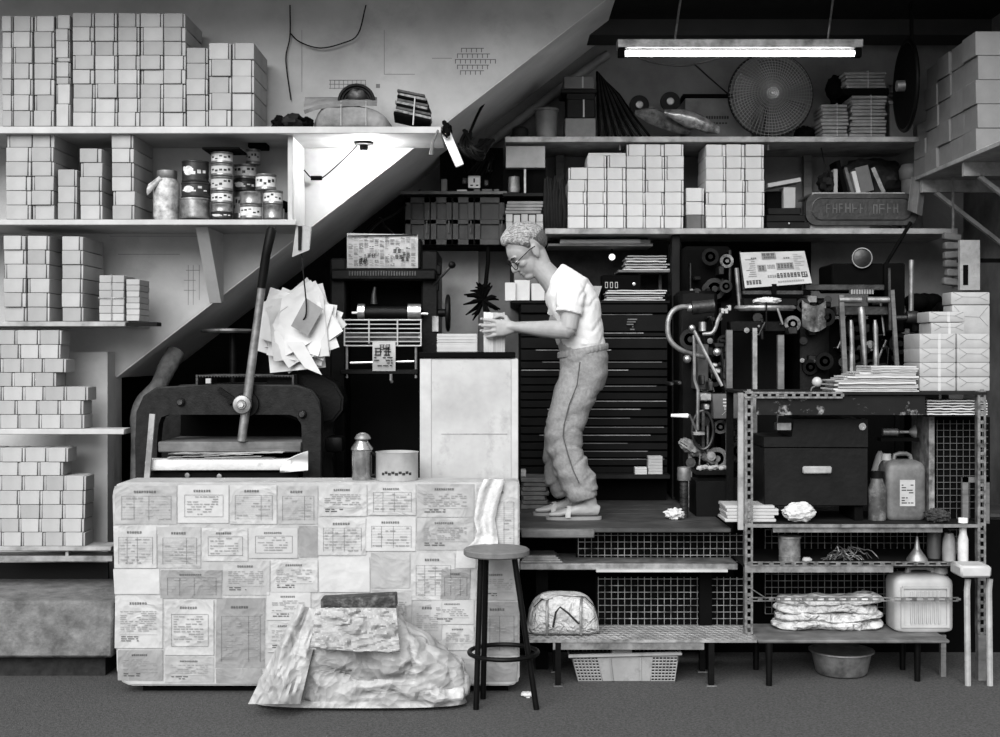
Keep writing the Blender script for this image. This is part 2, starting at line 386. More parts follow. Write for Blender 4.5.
# ---------------------------------------------------------------- card boxes
_BM = {}
def box_proto(w, h, d, style):
    k = (round(w, 3), round(h, 3), round(d, 2), style)
    if k in _BM: return _BM[k]
    f = 1 if style % 2 == 0 else -1; s_ = w*(.13 if style < 2 else .2)
    a = MB(); x0, x1 = (-w/2, w/2-s_) if f == 1 else (-w/2+s_, w/2)
    a.box(x0, x1, -d/2, d/2, .0006, h-.0008, bev=.0022)
    b = MB(); y0, y1 = (w/2-s_+.003, w/2-.001) if f == 1 else (-w/2+.001, -w/2+s_-.003)
    b.box(y0, y1, -d/2+.004, d/2-.004, .0006, h-.0025, bev=.002)
    b.box(y0-.004, y1-.002, -d/2+.012, d/2-.01, .002, h-.004, 1)
    _BM[k] = (a.mesh('card_box', BOX), b.mesh('tray_end', [BOX, SEAM])); return _BM[k]
def card_box(x0, x1, z0, z1, yf, d, label, group, style=None, m=None, jig=1, cat='box'):
    w, h = round(x1-x0-.0012, 3), round(z1-z0, 4)
    A, B = box_proto(w, h, d, R.choice((0, 0, 0, 1, 2)) if style is None else style)
    o = bpy.data.objects.new('card_box', A); COL.objects.link(o)
    o.location = ((x0+x1)/2+R.uniform(-.001, .001)*jig, yf+d/2+R.uniform(-.005, .007)*jig, z0)
    o.rotation_euler = (0, 0, R.uniform(-.008, .008)*jig)
    c = bpy.data.objects.new('tray_end', B); COL.objects.link(c); c.parent = o
    if m:
        for q in (o, c): q.material_slots[0].link = 'OBJECT'; q.material_slots[0].material = m
    tag(o, label, cat, group); return o
def stack(cols, base, yf, d, where, group, m=None, adj='pale card box'):
    """cols: (px0, px1, [heights in px from the bottom up])"""
    for ci, (a, b, hs) in enumerate(cols):
        y = base; x0, x1 = X(a, yf), X(b, yf)
        for ri, h in enumerate(hs):
            row = 'top' if ri == len(hs)-1 else ('bottom' if ri == 0 else ORD[ri+1]+' from bottom')
            lab = f'{adj}, {ORD[ci+1]} column from left, {row}, {where}'.replace(' from bottom', ' row up') if len(where) > 22 else f'{adj}, {ORD[ci+1]} column from left, {row}, {where}' if len(cols) > 1 else f'{adj}, {row} of its stack, {where}'
            card_box(x0, x1, Z(y, yf)+.0003, Z(y-h, yf), yf, d, lab, group, m=m); y -= h
G1 = 'card boxes on the top left shelf'
h7 = [14.2]*8; h5 = [16.4, 17, 16.8, 16.8, 16.6]
stack([(2, 13, [15.8]*7), (13.5, 32.5, [15.8]*7), (34, 54, [15.8]*7), (56, 70, [22.5, 20, 7, 15, 4, 17, 12, 14]), (73, 94.3, h7), (95, 117, h7), (118, 139.5, h7), (140.3, 163, h7), (163.6, 185.5, h7),
       (186.5, 208, [15.8]*5), (209, 231.2, h5), (232, 254, h5)], 126.4, YS+.03, .36, 'top left shelf', G1)
G2 = 'card boxes on the second left shelf'
stack([(6, 31, [14.4]*6), (32, 54, [14.4]*6), (58, 77, [16.5, 16.5, 17]), (80, 102, [14.2]*5), (112, 134, [14.2]*6)], 219.4, YS+.03, .36, 'left shelf with tins', G2)
G3 = 'card boxes on the short left shelf'
stack([(4, 26, [14.3]*6), (27, 49, [14.3]*6), (62, 83, [14.2]*6)], 321.4, YS+.03, .34, 'thin left shelf below', G3)
# string tied bundles beside them
def bundle(name, a, b, yb, yt, yf, d, nlay, label, cat, m, string=True, xstr=True, group=None):
    t = thing(name, label, cat, (X((a+b)/2, yf), yf+d/2, Z(yb, yf)), group)
    z0, z1 = Z(yb, yf)+.0005, Z(yt, yf); x0, x1 = X(a, yf), X(b, yf)
    for k in range(nlay):
        q = (z1-z0)/nlay
        MB().box(x0+R.uniform(0, .002), x1-R.uniform(0, .002), yf+R.uniform(0, .004), yf+d, z0+k*q, z0+(k+1)*q-.0012, bev=.002).build('packet', m, t)
    if string:
        s = MB(); xm = (x0+x1)/2; e = .0025
        s.tube([(xm, yf-e, z0+.002), (xm, yf-e, z1+e), (xm, yf+d+e, z1+e), (xm, yf+d+e, z0+.002)], e, 6)
        if xstr:
            zm = (z0+z1)/2; s.tube([(x0-e, yf-e, zm), (x1+e, yf-e, zm), (x1+e, yf+d+e, zm), (x0-e, yf+d+e, zm)], e, 6, closed=True)
        s.build('string', BLACKM if not xstr else STEELD, t)
    return t
bundle('paper_bundle', 99, 124, 321, 275, YS+.05, .2, 6, 'string tied bundle of small packets beside the tall box stack', 'bundle', BOX)
bundle('paper_bundle', 126, 139.5, 321, 279, YS+.06, .18, 7, 'narrow bundle of thin packets at the right end of its shelf', 'bundle', BOX, False)
G4 = 'pale boxes on the lower left shelf'
def rows(base, rws, where, group, yf=YS+.01, d=.14):
    y = base
    for ri, (xr, h) in enumerate(rws):
        x = xr; k = 0
        ws = []
        while x > -4: w = R.choice((20, 21.5, 23)); ws.append((x-w, x)); x -= w
        for k, (a, b) in enumerate(ws):
            row = 'top' if ri == len(rws)-1 else ('bottom' if ri == 0 else ORD[ri+1]+' from bottom')
            card_box(X(a, yf), X(b, yf), Z(y, yf)+.0003, Z(y-h, yf), yf, d, f'plain pale box, {row} row, {ORD[k+1]} from the right, {where}', group, style=0, jig=.4)
        y -= h
rows(428.6, [(84.5, 14), (83.5, 14), (88, 14), (56, 14), (66, 14), (60.5, 14), (61.5, 14.6)], 'shelf above the lowest', G4)
rows(546.3, [(85, 14), (84, 13.6), (85, 14), (85.5, 14), (86, 15), (63, 13.6), (68, 14.4)], 'lowest left shelf', 'pale boxes on the lowest left shelf')
# ---------------------------------------------------------------- printed matter helpers
def para(m, x0, x1, z0, z1, y, lh, mi, rr, dens=.8):
    """lines of small print"""
    z = z1
    while z-lh*.5 > z0:
        x = x0
        while x < x1-.004:
            L = rr.uniform(.008, .03)
            if rr.random() < dens: m.quad(x, min(x+L, x1), z-lh*.42, z, y, mi)
            x += L+rr.uniform(.003, .008)
        z -= lh
def glyphs(m, x0, z0, h, n, y, mi, rr, w=.9):
    """blocky characters in a row, built of short strokes"""
    s = h*w
    for k in range(n):
        x = x0+k*s*1.12
        for q in range(3):
            zz = z0+h*(.05+.38*q); m.quad(x+s*rr.uniform(0, .15), x+s*rr.uniform(.8, 1), zz, zz+h*.14, y, mi)
        for q in range(2):
            xx = x+s*(rr.uniform(.05, .3)+.45*q); m.quad(xx, xx+s*.14, z0+h*rr.uniform(0, .2), z0+h*rr.uniform(.8, 1), y, mi)
def form(m, x0, x1, z0, z1, y, rr, style, mi=1, mf=2):
    """a printed form: title, rules, table"""
    w, h = x1-x0, z1-z0; e = .0007
    if style == 'blank': return
    gh = min(.011, h*.07); n = int(w*.42/(gh*1.1)); glyphs(m, x0+w*.3, z1-h*.1-gh, gh, n, y-e, mi, rr)
    if style in ('table', 'ledger'):
        a, b, c, d = x0+w*.1, x1-w*.08, z0+h*.08, z1-h*.25
        for k in range(4 if style == 'table' else 3):
            q = (0, .25, .55, 1)[k] if style == 'table' else (0, .7, 1)[k]; m.quad(a+(b-a)*q-.0006, a+(b-a)*q+.0006, c, d, y-e, mi)
        k = 0; z = d
        while z > c: m.quad(a, b, z-.0008, z, y-e, mf if k else mi); z -= .012 if style == 'table' else .0085; k += 1
    elif style == 'letter':
        para(m, x0+w*.1, x1-w*.12, z0+h*.3, z1-h*.28, y-e, .0085, mf, rr, .7); para(m, x0+w*.12, x0+w*.5, z0+h*.08, z0+h*.22, y-e, .009, mi, rr, .7); m.quad(x0+w*.08, x1-w*.1, z0+h*.25, z0+h*.25+.0012, y-e, mf)
    elif style == 'frame':
        a, b, c, d = x0+w*.12, x1-w*.1, z0+h*.15, z1-h*.25
        for q in (a, b): m.quad(q, q+.0012, c, d, y-e, mi)
        for q in (c, d): m.quad(a, b, q, q+.0012, y-e, mi)
        para(m, a+w*.05, b-w*.1, c+h*.05, d-h*.03, y-e, .011, mf, rr, .6)
# ---------------------------------------------------------------- the paper-covered counter
YC = 5.75
ct = thing('counter', 'long bulky counter wrapped all over in pasted printed forms', 'counter', P(316, 690, YC))
cx0, cx1, cz0, cz1 = X(112, YC), X(519.5, YC), Z(686, YC), Z(482.5, YC)
def cnt_outline(off=0):
    q = []
    a, b, c, d = cx0, cx1, cz0, cz1
    q += [(a+.02, c+.06), (a+.035, c+.02), (a+.08, c)]
    q += [(b-.04, c-.0), (b-.012, c+.01), (b, c+.03), (b, d-.004), (b-.01, d)]
    q += [(a+.04, d), (a+.012, d-.012), (a, d-.05)]
    return q
m = MB(); pl = cnt_outline()
m.prism(pl, YC, 5.98); bmesh.ops.bevel(m.bm, geom=m.bm.edges[:], offset=.008, segments=2, affect='EDGES')
m.build('body', crumple(mat('pasted_paper', .60, .8, var=.08, scale=6), 7, .9, .015), ct)
m = MB(); m.box(cx0+.12, cx1-.05, YC+.06, 5.92, .0, cz0-.001); m.build('plinth', BLACKM, ct)
FORMA = crumple(mat('form_paper', .62, .75, var=.06, scale=7), 9, .9, .014); FORMB = crumple(mat('form_paper_dull', .57, .8, var=.07, scale=7), 8, 1, .014); FORMC = crumple(mat('form_paper_grey', .48, .8, var=.08, scale=8), 9, .9, .014); SINK = mat('faded_ink', .24, .8); SINKG = mat('faint_ink', .50, .8)
rr = random.Random(3)
# sheets: pixel rectangles of the forms one can make out
sheets = [(115, 177, 486, 524, 'table', 0), (178, 229, 485, 523, 'frame', 1), (230, 277, 485, 524, 'ledger', 0), (278, 318, 486, 524, 'ledger', 0), (319, 367, 485, 516, 'letter', 0), (368, 416, 484, 515, 'table', 0), (417, 474, 484, 517, 'letter', 0), (476, 518, 483, 556, 'ledger', 0),
          (114, 157, 526, 568, 'table', 0), (158, 201, 527, 568, 'ledger', 0), (202, 248, 528, 561, 'frame', 0), (249, 298, 528, 558, 'frame', 1), (299, 318, 526, 557, 'blank', 2), (318, 366, 518, 555, 'table', 0), (366, 416, 517, 551, 'table', 1), (417, 474, 518, 550, 'letter', 0),
          (114, 160, 569, 594, 'blank', 1), (161, 222, 570, 598, 'table', 2), (223, 270, 561, 595, 'letter', 0), (271, 318, 560, 592, 'letter', 0), (319, 370, 557, 592, 'blank', 1), (371, 410, 553, 588, 'blank', 0), (411, 455, 553, 600, 'table', 0), (441, 470, 569, 599, 'ledger', 2), (456, 476, 550, 568, 'blank', 1),
          (115, 163, 596, 648, 'letter', 0), (165, 214, 600, 655, 'frame', 0), (216, 265, 598, 668, 'ledger', 2), (267, 311, 592, 620, 'letter', 1), (268, 300, 621, 652, 'letter', 0), (413, 442, 602, 640, 'letter', 0), (431, 474, 600, 624, 'letter', 1), (442, 474, 625, 650, 'letter', 0), (476, 518, 570, 600, 'letter', 0), (477, 518, 602, 655, 'table', 2),
          (118, 163, 650, 680, 'letter', 2), (165, 214, 657, 682, 'letter', 0), (216, 262, 669, 683, 'blank', 2), (477, 517, 657, 681, 'blank', 2), (372, 412, 590, 630, 'letter', 0)]
for k, (a, b, c, d, st, tone) in enumerate(sheets):
    y = YC-.0012-.0009*(k % 3); x0, x1, z0, z1 = X(a, YC), X(b, YC), Z(d, YC), Z(c, YC)
    m = MB(); tl = rr.uniform(-.006, .006); nu, nv = 6, 5
    m.sheet(lambda u, v: (x0+(x1-x0)*u+tl*(v-.5), y-.0025*abs(nz(u*2+k, v*2, 3)), z0+(z1-z0)*v), nu, nv, .0006)
    form(m, x0+.004, x1-.004, z0+.004, z1-.004, y-.003, rr, st)
    if st in ('table', 'ledger'): para(m, x0+.03, x1-.03, z0+(z1-z0)*.1, z0+(z1-z0)*.7, y-.0036, .013, 2, rr, .35)
    m.quad(x0+.001, x1-.001, z0, z0+.0012, y-.003, 2); m.quad(x1-.0012, x1, z0, z1, y-.003, 2)
    m.build('form_sheet', [(FORMA, PAPERG, FORMC)[tone] if k % 3 else (FORMB, PAPERG, FORMC)[tone], SINK, SINKG], ct, fix=False)
# ---------------------------------------------------------------- round stool with a cloth on it
YT = 5.56
st = thing('stool', 'tall bar stool with round wooden seat and dark splayed legs', 'stool', (X(503, YT), YT, 0))
c = P(496.5, 551, YT); rs = 33*YT/F
m = MB(); m.lathe([(0, c.z+.012), (rs*.95, c.z+.012), (rs, c.z+.006), (rs, c.z-.012), (rs*.95, c.z-.018), (0, c.z-.018)], (c.x, c.y, 0), 40); m.build('seat', stained(mat('stool_seat_wood', .37, .55, var=.2, scale=12), .5, 12, .5, .15), st)
tops = [(X(481, YT), YT-.03), (X(514, YT), YT-.03), (X(486, YT), YT+.07)]
feet = [(X(476, 5.5), 5.5), (X(536.5, 5.5), 5.5), (X(483, 5.66), 5.67)]
for (a, b), (e, f) in zip(tops, feet):
    MB().tube([(a, b, c.z-.017), (e, f, 0.0)], .0125, 10).build('leg', BLACK, st)
m = MB(); zr = Z(653, YT); rc = .147
m.tube([(X(503.5, YT)+rc*math.cos(t*PI/16), YT+.018+rc*math.sin(t*PI/16), zr) for t in range(32)], .010, 8, closed=True); m.build('foot_ring', BLACK, st)
# cloth thrown over the cabinet edge, hanging to the seat
m = MB()
def cloth(u, v):
    px = 477+(505-477)*(1-v)+0; 
    cl = [(484, 505, 479), (479, 502, 490), (476, 498, 505), (474, 495, 520), (477, 497, 532), (474, 498, 541), (466, 498, 548)]
    k = v*(len(cl)-1); i = min(int(k), len(cl)-2); f = k-i
    a = cl[i][0]*(1-f)+cl[i+1][0]*f; b = cl[i][1]*(1-f)+cl[i+1][1]*f; y = cl[i][2]*(1-f)+cl[i+1][2]*f
    yy = 5.725-.012*math.sin(u*9+v*2)-.10*max(0, v-.75)/.25*.6
    return P(a+(b-a)*u, y-5*(u-.5)*(v > .8)*0, yy)
m.sheet(lambda u, v: cloth(u, 1-v), 18, 24, .004)
cl = m.build('cloth', mat('cloth_white', .70, .95, var=.1, scale=20, bump=.4, bscale=90), fix=True)
tag(cl, 'crumpled white rag hanging from the metal cabinet down onto the stool seat', 'cloth')
# ---------------------------------------------------------------- metal clad cabinet the man works at
YK = 6.08
cb = thing('cabinet', 'pale sheet metal cabinet with dark top board beside the man', 'cabinet', (X(469, YK), YK, .70))
kx0, kx1 = X(420, YK), X(518, YK)
MB().box(kx0, kx1, YK, 6.50, .70, Z(358, YK), bev=.006).build('carcass', TIN, cb)
MB().box(kx0-.0, kx0+.052, YK-.006, YK-.0005, .705, Z(359, YK)).build('stile', SHELF, cb)
MB().box(kx1-.03, kx1, YK-.006, YK-.0005, .705, Z(359, YK)).build('stile', SHELF, cb)
m = MB(); m.box(kx0+.055, kx1-.033, YK-.004, YK-.0005, .72, Z(361, YK)); m.build('door', TIN, cb)
m = MB(); m.box(kx0+.1, kx1-.05, YK-.0055, YK-.004, Z(434.5, YK), Z(433.5, YK)); m.build('seam', STEELD, cb)
MB().box(kx0-.004, kx1-.012, YK-.015, 6.53, Z(358, YK)+.0008, Z(352, YK), bev=.004).build('top_board', BLACKM, cb)
ZK = Z(352, YK)
m = MB()
for k in range(22): m.box(X(437, 6.12)+R.uniform(-.002, .002), X(477, 6.12)+R.uniform(-.002, .002), 6.12+R.uniform(0, .004), 6.36, ZK+.0005+k*.0039, ZK+.0005+(k+.85)*.0039)
tag(m.build('paper_stack', PAPERG), 'low square stack of cut paper on the metal cabinet', 'paper')
# ---------------------------------------------------------------- platform the machines and the man stand on
ZD = Z(528, 6.1)
dk = thing('platform', 'dark timber platform floor that the man stands on', 'platform', (.4, 6.9, 0))
WD = stained(mat('deck_board', .19, .6, var=.3, scale=10), .4, 6, .5, .1, (.3, 1, 1))
for k in range(9):
    y0 = 6.1+k*.186; m = MB(); m.box(-1.78, 2.72 if k > 2 else 1.085, y0+.001, y0+.184, ZD-.022, ZD, bev=.004); m.build('floor_board', WD, dk)
m = MB(); m.box(X(521, 6.1), X(594, 6.1), 6.065, 6.099, Z(538, 6.07), Z(529.5, 6.07), bev=.005); m.build('edge_board', WOODM, dk)
for x in (-1.7, .12, 1.04):
    MB().box(x-.03, x+.03, 6.5, 6.555, 0, ZD-.023).build('post', BLACKM, dk)
MB().box(X(522, 6.55), 2.7, 6.56, 6.59, 0, ZD-.023).build('back_panel', BLACKM, dk)
# wire mesh panels below
WIRE = mat('wire', .34, .6, .2, var=.95, scale=14)
def wire_panel(a, b, c, d, Y, label, gap=6.6):
    t = thing('mesh_panel', label, 'wire mesh', (X((a+b)/2, Y), Y, Z(d, Y)))
    x0, x1, z0, z1 = X(a, Y), X(b, Y), Z(d, Y), Z(c, Y); g = gap*Y/F
    m = MB(); k = x0
    while k < x1: m.box(k, k+.0028, Y, Y+.003, z0, z1); k += g
    k = z0
    while k < z1: m.box(x0, x1, Y-.003, Y, k, k+.0028); k += g
    m.build('wire_grid', WIRE, t)
    MB().box(x0-.01, x1+.01, Y+.004, Y+.016, z0, z1).build('backing_board', BLACKM, t)
wire_panel(578, 744, 533, 562, 6.28, 'wire mesh strip directly below the platform edge')
wire_panel(598, 744, 577, 632, 6.3, 'wire mesh panel behind the grey holdall and long bench')
wire_panel(765, 960, 529, 563, 6.53, 'wire mesh behind the tin can inside the right rack')
wire_panel(765, 900, 569, 614, 6.53, 'wire mesh behind the folded tarpaulins in the right rack')
m = MB(); m.box(X(520, 6.1), X(738, 6.1), 6.1, 6.42, Z(570, 6.1), Z(563.5, 6.1), bev=.003)
t = thing('under_shelf', 'long grey shelf board below the platform edge', 'shelf', (X(632, 6.1), 6.1, Z(570, 6.1)))
m.build('board', STEELD, t)
MB().box(X(596, 6.09), X(727, 6.09), 6.07, 6.099, Z(571.5, 6.09), Z(569, 6.09)).build('batten', SHELF, t)
for a, b in ((536, 548), (700, 712)): MB().box(X(a, 6.2), X(b, 6.2), 6.2, 6.24, .0, Z(570, 6.1)-.001).build('support', BLACKM, t)
m = MB()
for k in range(4): m.box(X(521-.0, 6.14)+k*.006, X(562-k*2, 6.14), 6.13+.01*k, 6.33, Z(563.5, 6.1)+.001+k*.007, Z(563.5, 6.1)+.0065+k*.007)
tag(m.build('board_stack', STEELD), 'thin stack of flat boards on the shelf under the platform', 'boards')
# low bench of chequer plate
ZB = Z(640, 5.88)
bn = thing('bench', 'long low bench with chequer plate top carrying the holdall', 'bench', (X(650, 5.88), 6.0, 0))
CHK = mat('chequer_plate', .48, .4, .4, var=.35, scale=20)
m = MB(); bx0, bx1 = X(527, 5.88), X(757, 5.88); m.box(bx0, bx1, 5.88, 6.2, ZB-.012, ZB)
for i in range(60):
    for j in range(7):
        x = bx0+.02+i*(bx1-bx0-.04)/59; y = 5.9+j*.044; a = PI/4 if (i+j) % 2 else -PI/4
        m.obox((x, y, ZB+.001), (.026, .008, .004), (0, 0, a), 1)
m.build('plate_top', [CHK, mat('worn_treads', .62, .4, .3, var=.2)], bn)
MB().box(X(553, 5.89), X(704, 5.89), 5.886, 5.9, ZB-.045, ZB-.013).build('front_rail', STEELD, bn)
for a in (558, 711): 
    for y in (5.9, 6.16):
        MB().bar((X(a, 5.9), y, ZB-.013), (X(a, 5.9), y, .004), .026, .03).build('leg', BLACK, bn)
        MB().box(X(a, 5.9)-.022, X(a, 5.9)+.022, y-.02, y+.02, 0, .004).build('foot_plate', STEELD, bn)
# holdall
YH = 5.92
hb = thing('holdall', 'pale crumpled holdall bag with dark straps on the bench', 'bag', (X(564, YH), YH, ZB))
HBM = stained(mat('holdall_cloth', .72, .85, var=.12, scale=14, bump=.8, bscale=25), .55, 14, .52, .2); crumple(HBM, 16, 1, .02)
m = MB(); rings = []
for k in range(25):
    u = k/24; px = 527+u*74; e = (1-abs(2*u-1)**5)
    zt = Z(637, YH)+.012+(.165 if 1 else 0)*(max(0, 1-abs(2*u-1)**4))**.5; d = .13*(max(.12, e))**.5
    row = []
    for j in range(24):
        a = 2*PI*j/24; ca, sa = math.cos(a), math.sin(a)
        yy = YH+.13+d*math.copysign(abs(ca)**.55, ca); zz = (ZB+.002+zt)/2+(zt-ZB-.002)/2*math.copysign(abs(sa)**.6, sa)
        q = Vector((X(px, YH), yy, zz)); q.y += .02*nz(q.x*14, q.y*14, q.z*14)*(.2 if zz < ZB+.02 else 1); row.append(q)
    rings.append(row)
m.loft(rings); m.build('body', HBM, hb)
for a in (547, 581):
    m = MB(); m.tube([P(a, 635, 5.915), P(a, 612, 5.905), P(a, 603, 5.925), P(a+1, 596.5, 5.98), P(a+1, 596, 6.07)], .006, 6, flat=.5); m.build('strap', STEELD, hb)
m = MB(); m.tube([P(553, 627, 5.90), P(556, 612, 5.88), P(560, 607, 5.875), P(568, 613, 5.88), P(579, 624, 5.9)], .005, 6); m.build('handle', INK, hb)
m = MB(); m.tube([P(534, 607, 5.925), P(542, 599, 5.96), P(560, 596, 5.99), P(585, 597, 5.975), P(594, 606, 5.93), P(599, 620, 5.93)], .003, 6); m.build('zip', INK, hb)
m = MB(); m.ell(P(546, 597, 5.96), (.03, .02, .012), fn=lambda d: 1+.4*nz(d.x*3, d.y*3, d.z*3)); m.build('knot', HBM, hb)
# plastic crate under the bench
YG = 5.93
cr = thing('crate', 'grey plastic laundry crate with lattice sides under the bench', 'crate', (X(625, YG), YG+.14, 0))
CRM = stained(mat('crate_plastic', .52, .55, var=.1, scale=6), .45, 7, .55, .2)
zb, zt = .008, Z(656, YG); tx0, tx1, bx0, bx1 = X(571, YG), X(679, YG), X(578, YG), X(676, YG)
def cf(u, v): return Vector((bx0+(bx1-bx0)*u+((tx0+(tx1-tx0)*u)-(bx0+(bx1-bx0)*u))*v, YG+.02*(1-v), zb+(zt-zb)*v))
m = MB()
pts = [cf(.26, 0), cf(.74, 0), cf(.76, .97), cf(.24, .97)]
m.add([tuple(p) for p in pts]+[tuple(p+Vector((0, .008, 0))) for p in pts], [(0, 1, 2, 3), (7, 6, 5, 4), (0, 4, 5, 1), (1, 5, 6, 2), (2, 6, 7, 3), (3, 7, 4, 0)])
for u in (.36, .64): m.bar(cf(u, .02)+Vector((0, -.003, 0)), cf(u, .95)+Vector((0, -.003, 0)), .008, .006)
m.build('front_panel', CRM, cr)
for u0, u1 in ((.01, .25), (.75, .99)):
    m = MB()
    for k in range(8): u = u0+(u1-u0)*k/7; m.bar(cf(u, .0)+Vector((0, .004, 0)), cf(u, .97)+Vector((0, .004, 0)), .0036, .006)
    for k in range(9): v = .97*k/8; m.bar(cf(u0, v)+Vector((0, .004, 0)), cf(u1, v)+Vector((0, .004, 0)), .0036, .006)
    m.build('lattice', CRM, cr)
m = MB()
for sx, a, b in ((-1, bx0, tx0), (1, bx1, tx1)):
    v = [(a, YG+.025, zb), (a, YG+.27, zb), (b, YG+.29, zt), (b, YG, zt)]; m.add(v+[(q[0]-sx*.006, q[1], q[2]) for q in v], [(0, 1, 2, 3), (7, 6, 5, 4), (0, 4, 5, 1), (1, 5, 6, 2), (2, 6, 7, 3), (3, 7, 4, 0)])
m.box(bx0, bx1, YG+.022, YG+.27, 0, zb)
for k in range(24): x = bx0+(bx1-bx0)*k/23; m.bar((x, YG+.268, zb), (x, YG+.268, zt), .0045, .006)
for k in range(8): m.bar((bx0, YG+.268, zb+(zt-zb)*k/8), (bx1, YG+.268, zb+(zt-zb)*k/8), .0045, .006)
m.build('walls', stained(mat('crate_plastic_shaded', .22, .7), .4, 6, .5, .1), cr)  # same plastic as the front, with the inner shade put into a darker colour
m = MB(); m.tube([(tx0-.008, YG-.006, zt), (tx1+.008, YG-.006, zt+.012), (tx1+.008, YG+.29, zt+.012), (tx0-.008, YG+.29, zt)], .009, 6, closed=True); m.build('rim', CRM, cr)
m = MB(); m.box(X(612, 6.0), X(632, 6.0), 6.0, 6.1, zb+.001, Z(650, 6.0), bev=.004); tag(m.build('carton', PAPERG), 'small pale carton standing inside the plastic crate', 'box')
m = MB(); m.ell((X(528, 5.7), 5.7, .012), (.03, .02, .012), fn=lambda d: 1+.6*nz(d.x*3, d.y*3, d.z*3)); tag(m.build('paper_scrap', PAPER), 'crumpled white paper scrap on the ground beside the stool', 'litter')
# ---------------------------------------------------------------- tarpaulin covered bundle in front
YA = 5.46
tb = thing('covered_bundle', 'large bundle under a crumpled pale tarpaulin in front of the counter', 'bundle', (X(358, YA), YA+.1, 0))
TARP = crumple(stained(mat('tarpaulin', .57, .5, var=.16, scale=4, spec=.5), .35, 5, .55, .3), 6, .8, .045)
prof = [(708, 252, 466, .12), (700, 250, 470, .135), (690, 256, 470, .15), (680, 264, 468, .165), (668, 275, 464, .18), (655, 286, 452, .18), (645, 293, 436, .165), (636, 297, 412, .14), (626, 300, 402, .12), (616, 306, 397, .11), (612, 313, 396, .10), (610, 318, 395, .09)]
rings = []; NS = 110
for k in range(75):
    q = k/74*(len(prof)-1); i = min(int(q), len(prof)-2); f = q-i
    y, a, b, d = [prof[i][n]*(1-f)+prof[i+1][n]*f for n in range(4)]
    row = []
    for j in range(NS):
        an = 2*PI*j/NS; ca, sa = math.cos(an), math.sin(an)
        px = (a+b)/2+(b-a)/2*math.copysign(abs(ca)**.7, ca)
        yy = YA+.1+d*math.copysign(abs(sa)**.75, sa)*(.7 if sa > 0 else .85)
        q_ = Vector((X(px, YA), yy, max(Z(y, YA), 0)))
        vor = noise.voronoi(Vector((q_.x*5.5, q_.y*5.5+3, q_.z*5.5)))[0]
        cre = (vor[1]-vor[0]); w = min(1, k/5)
        q_ += Vector((math.cos(an), math.sin(an), 0))*(-.10*max(0, .30-cre)+.05*nz(q_.x*4, q_.z*4, 7)+.035*abs(nz(q_.x*9+q_.z*4, q_.y*9, q_.z*8))-.012)*w
        if sa > .1: q_.y = min(q_.y, YC-.02)
        row.append(q_)
    rings.append(row)
m = MB(); m.loft(rings); m.build('tarpaulin', TARP, tb, smooth=28)
# flap folded over the upper front, like a drawn-down hem
m = MB()
def flap(u, v):
    a = 316-6*v; b = 396+4*v; y = 608+(41+4*nz(u*3, 1, 5)+3*u)*v
    yy = YA+.015-.10*v**.8-.045*abs(nz(u*5+v*2, v*4-u, 2))-.02*abs(nz(u*11, v*9, 4))-.012*(1-abs(2*u-1))
    return P(a+(b-a)*u, y, yy-.012)
m.sheet(lambda u, v: flap(u, 1-v), 44, 30, .004); m.build('flap', TARP, tb, smooth=25)
m = MB()
def flap2(u, v):
    a = (298, 604); b = (248, 704); c = (322, 612); d = (300, 704)
    p = [(a[i]*(1-v)+b[i]*v)*(1-u)+(c[i]*(1-v)+d[i]*v)*u for i in (0, 1)]
    return P(p[0], p[1], YA+.02-.10*v-.03*math.sin(u*PI)*(.4+v)+.03*nz(u*3, v*2.5, 9)+.012*abs(nz(u*7, v*6, 1)))
m.sheet(lambda u, v: flap2(u, 1-v), 28, 36, .004); m.build('side_fold', TARP, tb, smooth=25)
# black timber block lying on it
m = MB(); c = P(359.5, 602, YA+.1); sz = (76*YA/F, .1, 13.5*YA/F)
m.obox(c, sz, (0, math.radians(-3), 0), 0, .006, 2)
for v in m.bm.verts: v.co.z += .006*nz(v.co.x*20, v.co.y*20, 3)
b = m.build('timber_block', stained(mat('charred_wood', .13, .6, var=.5, scale=25, bump=.7, bscale=50), .6, 25, .5, .4))
tag(b, 'charred black timber block lying on top of the tarpaulin bundle', 'timber')
# ---------------------------------------------------------------- slotted angle rack on the right
YR = 6.0
ANG = stained(mat('angle_iron', .40, .5, .5, var=.35, scale=30), .5, 20, .5, .12)
def slotted(m, p0, p1, w, pitch=.036, t=.003, nrm=(0, -1, 0)):
    """perforated strip: two rails and the bridges between the slots"""
    p0, p1 = Vector(p0), Vector(p1); d = (p1-p0); L = d.length; d.normalize(); s = d.cross(Vector(nrm)).normalized()
    for q in (-1, 1): m.bar(p0+s*q*w*.36, p1+s*q*w*.36, w*.28, t, up=nrm) if 0 else m.obox((p0+p1)/2+s*q*w*.36, (w*.28, t, L), Matrix((s, -Vector(nrm), d)).transposed())
    n = int(L/pitch)
    for k in range(n+1): m.obox(p0+d*(k*L/n), (w*.5, t, pitch*.42), Matrix((s, -Vector(nrm), d)).transposed())
rk = thing('rack', 'slotted angle iron rack with dark shelves holding cans and parcels', 'rack', (X(860, YR), YR+.2, 0))
RX0, RX1 = X(749, YR), X(982, YR); ZR = Z(392, YR); YRB = 6.5
for (x, y, nm) in ((RX0, YR, 1), (RX1, YR, 1)):
    m = MB(); slotted(m, (x, y, ZB+.002), (x, y, ZR+.005), .036); m.box(x-.02, x-.017, y, y+.035, ZB+.002, ZR+.005); m.build('upright', ANG, rk)
for x in (RX0, RX1): MB().box(x-.018, x+.018, YRB-.003, YRB, ZB+.002, ZR+.005).build('rear_upright', BLACK, rk)
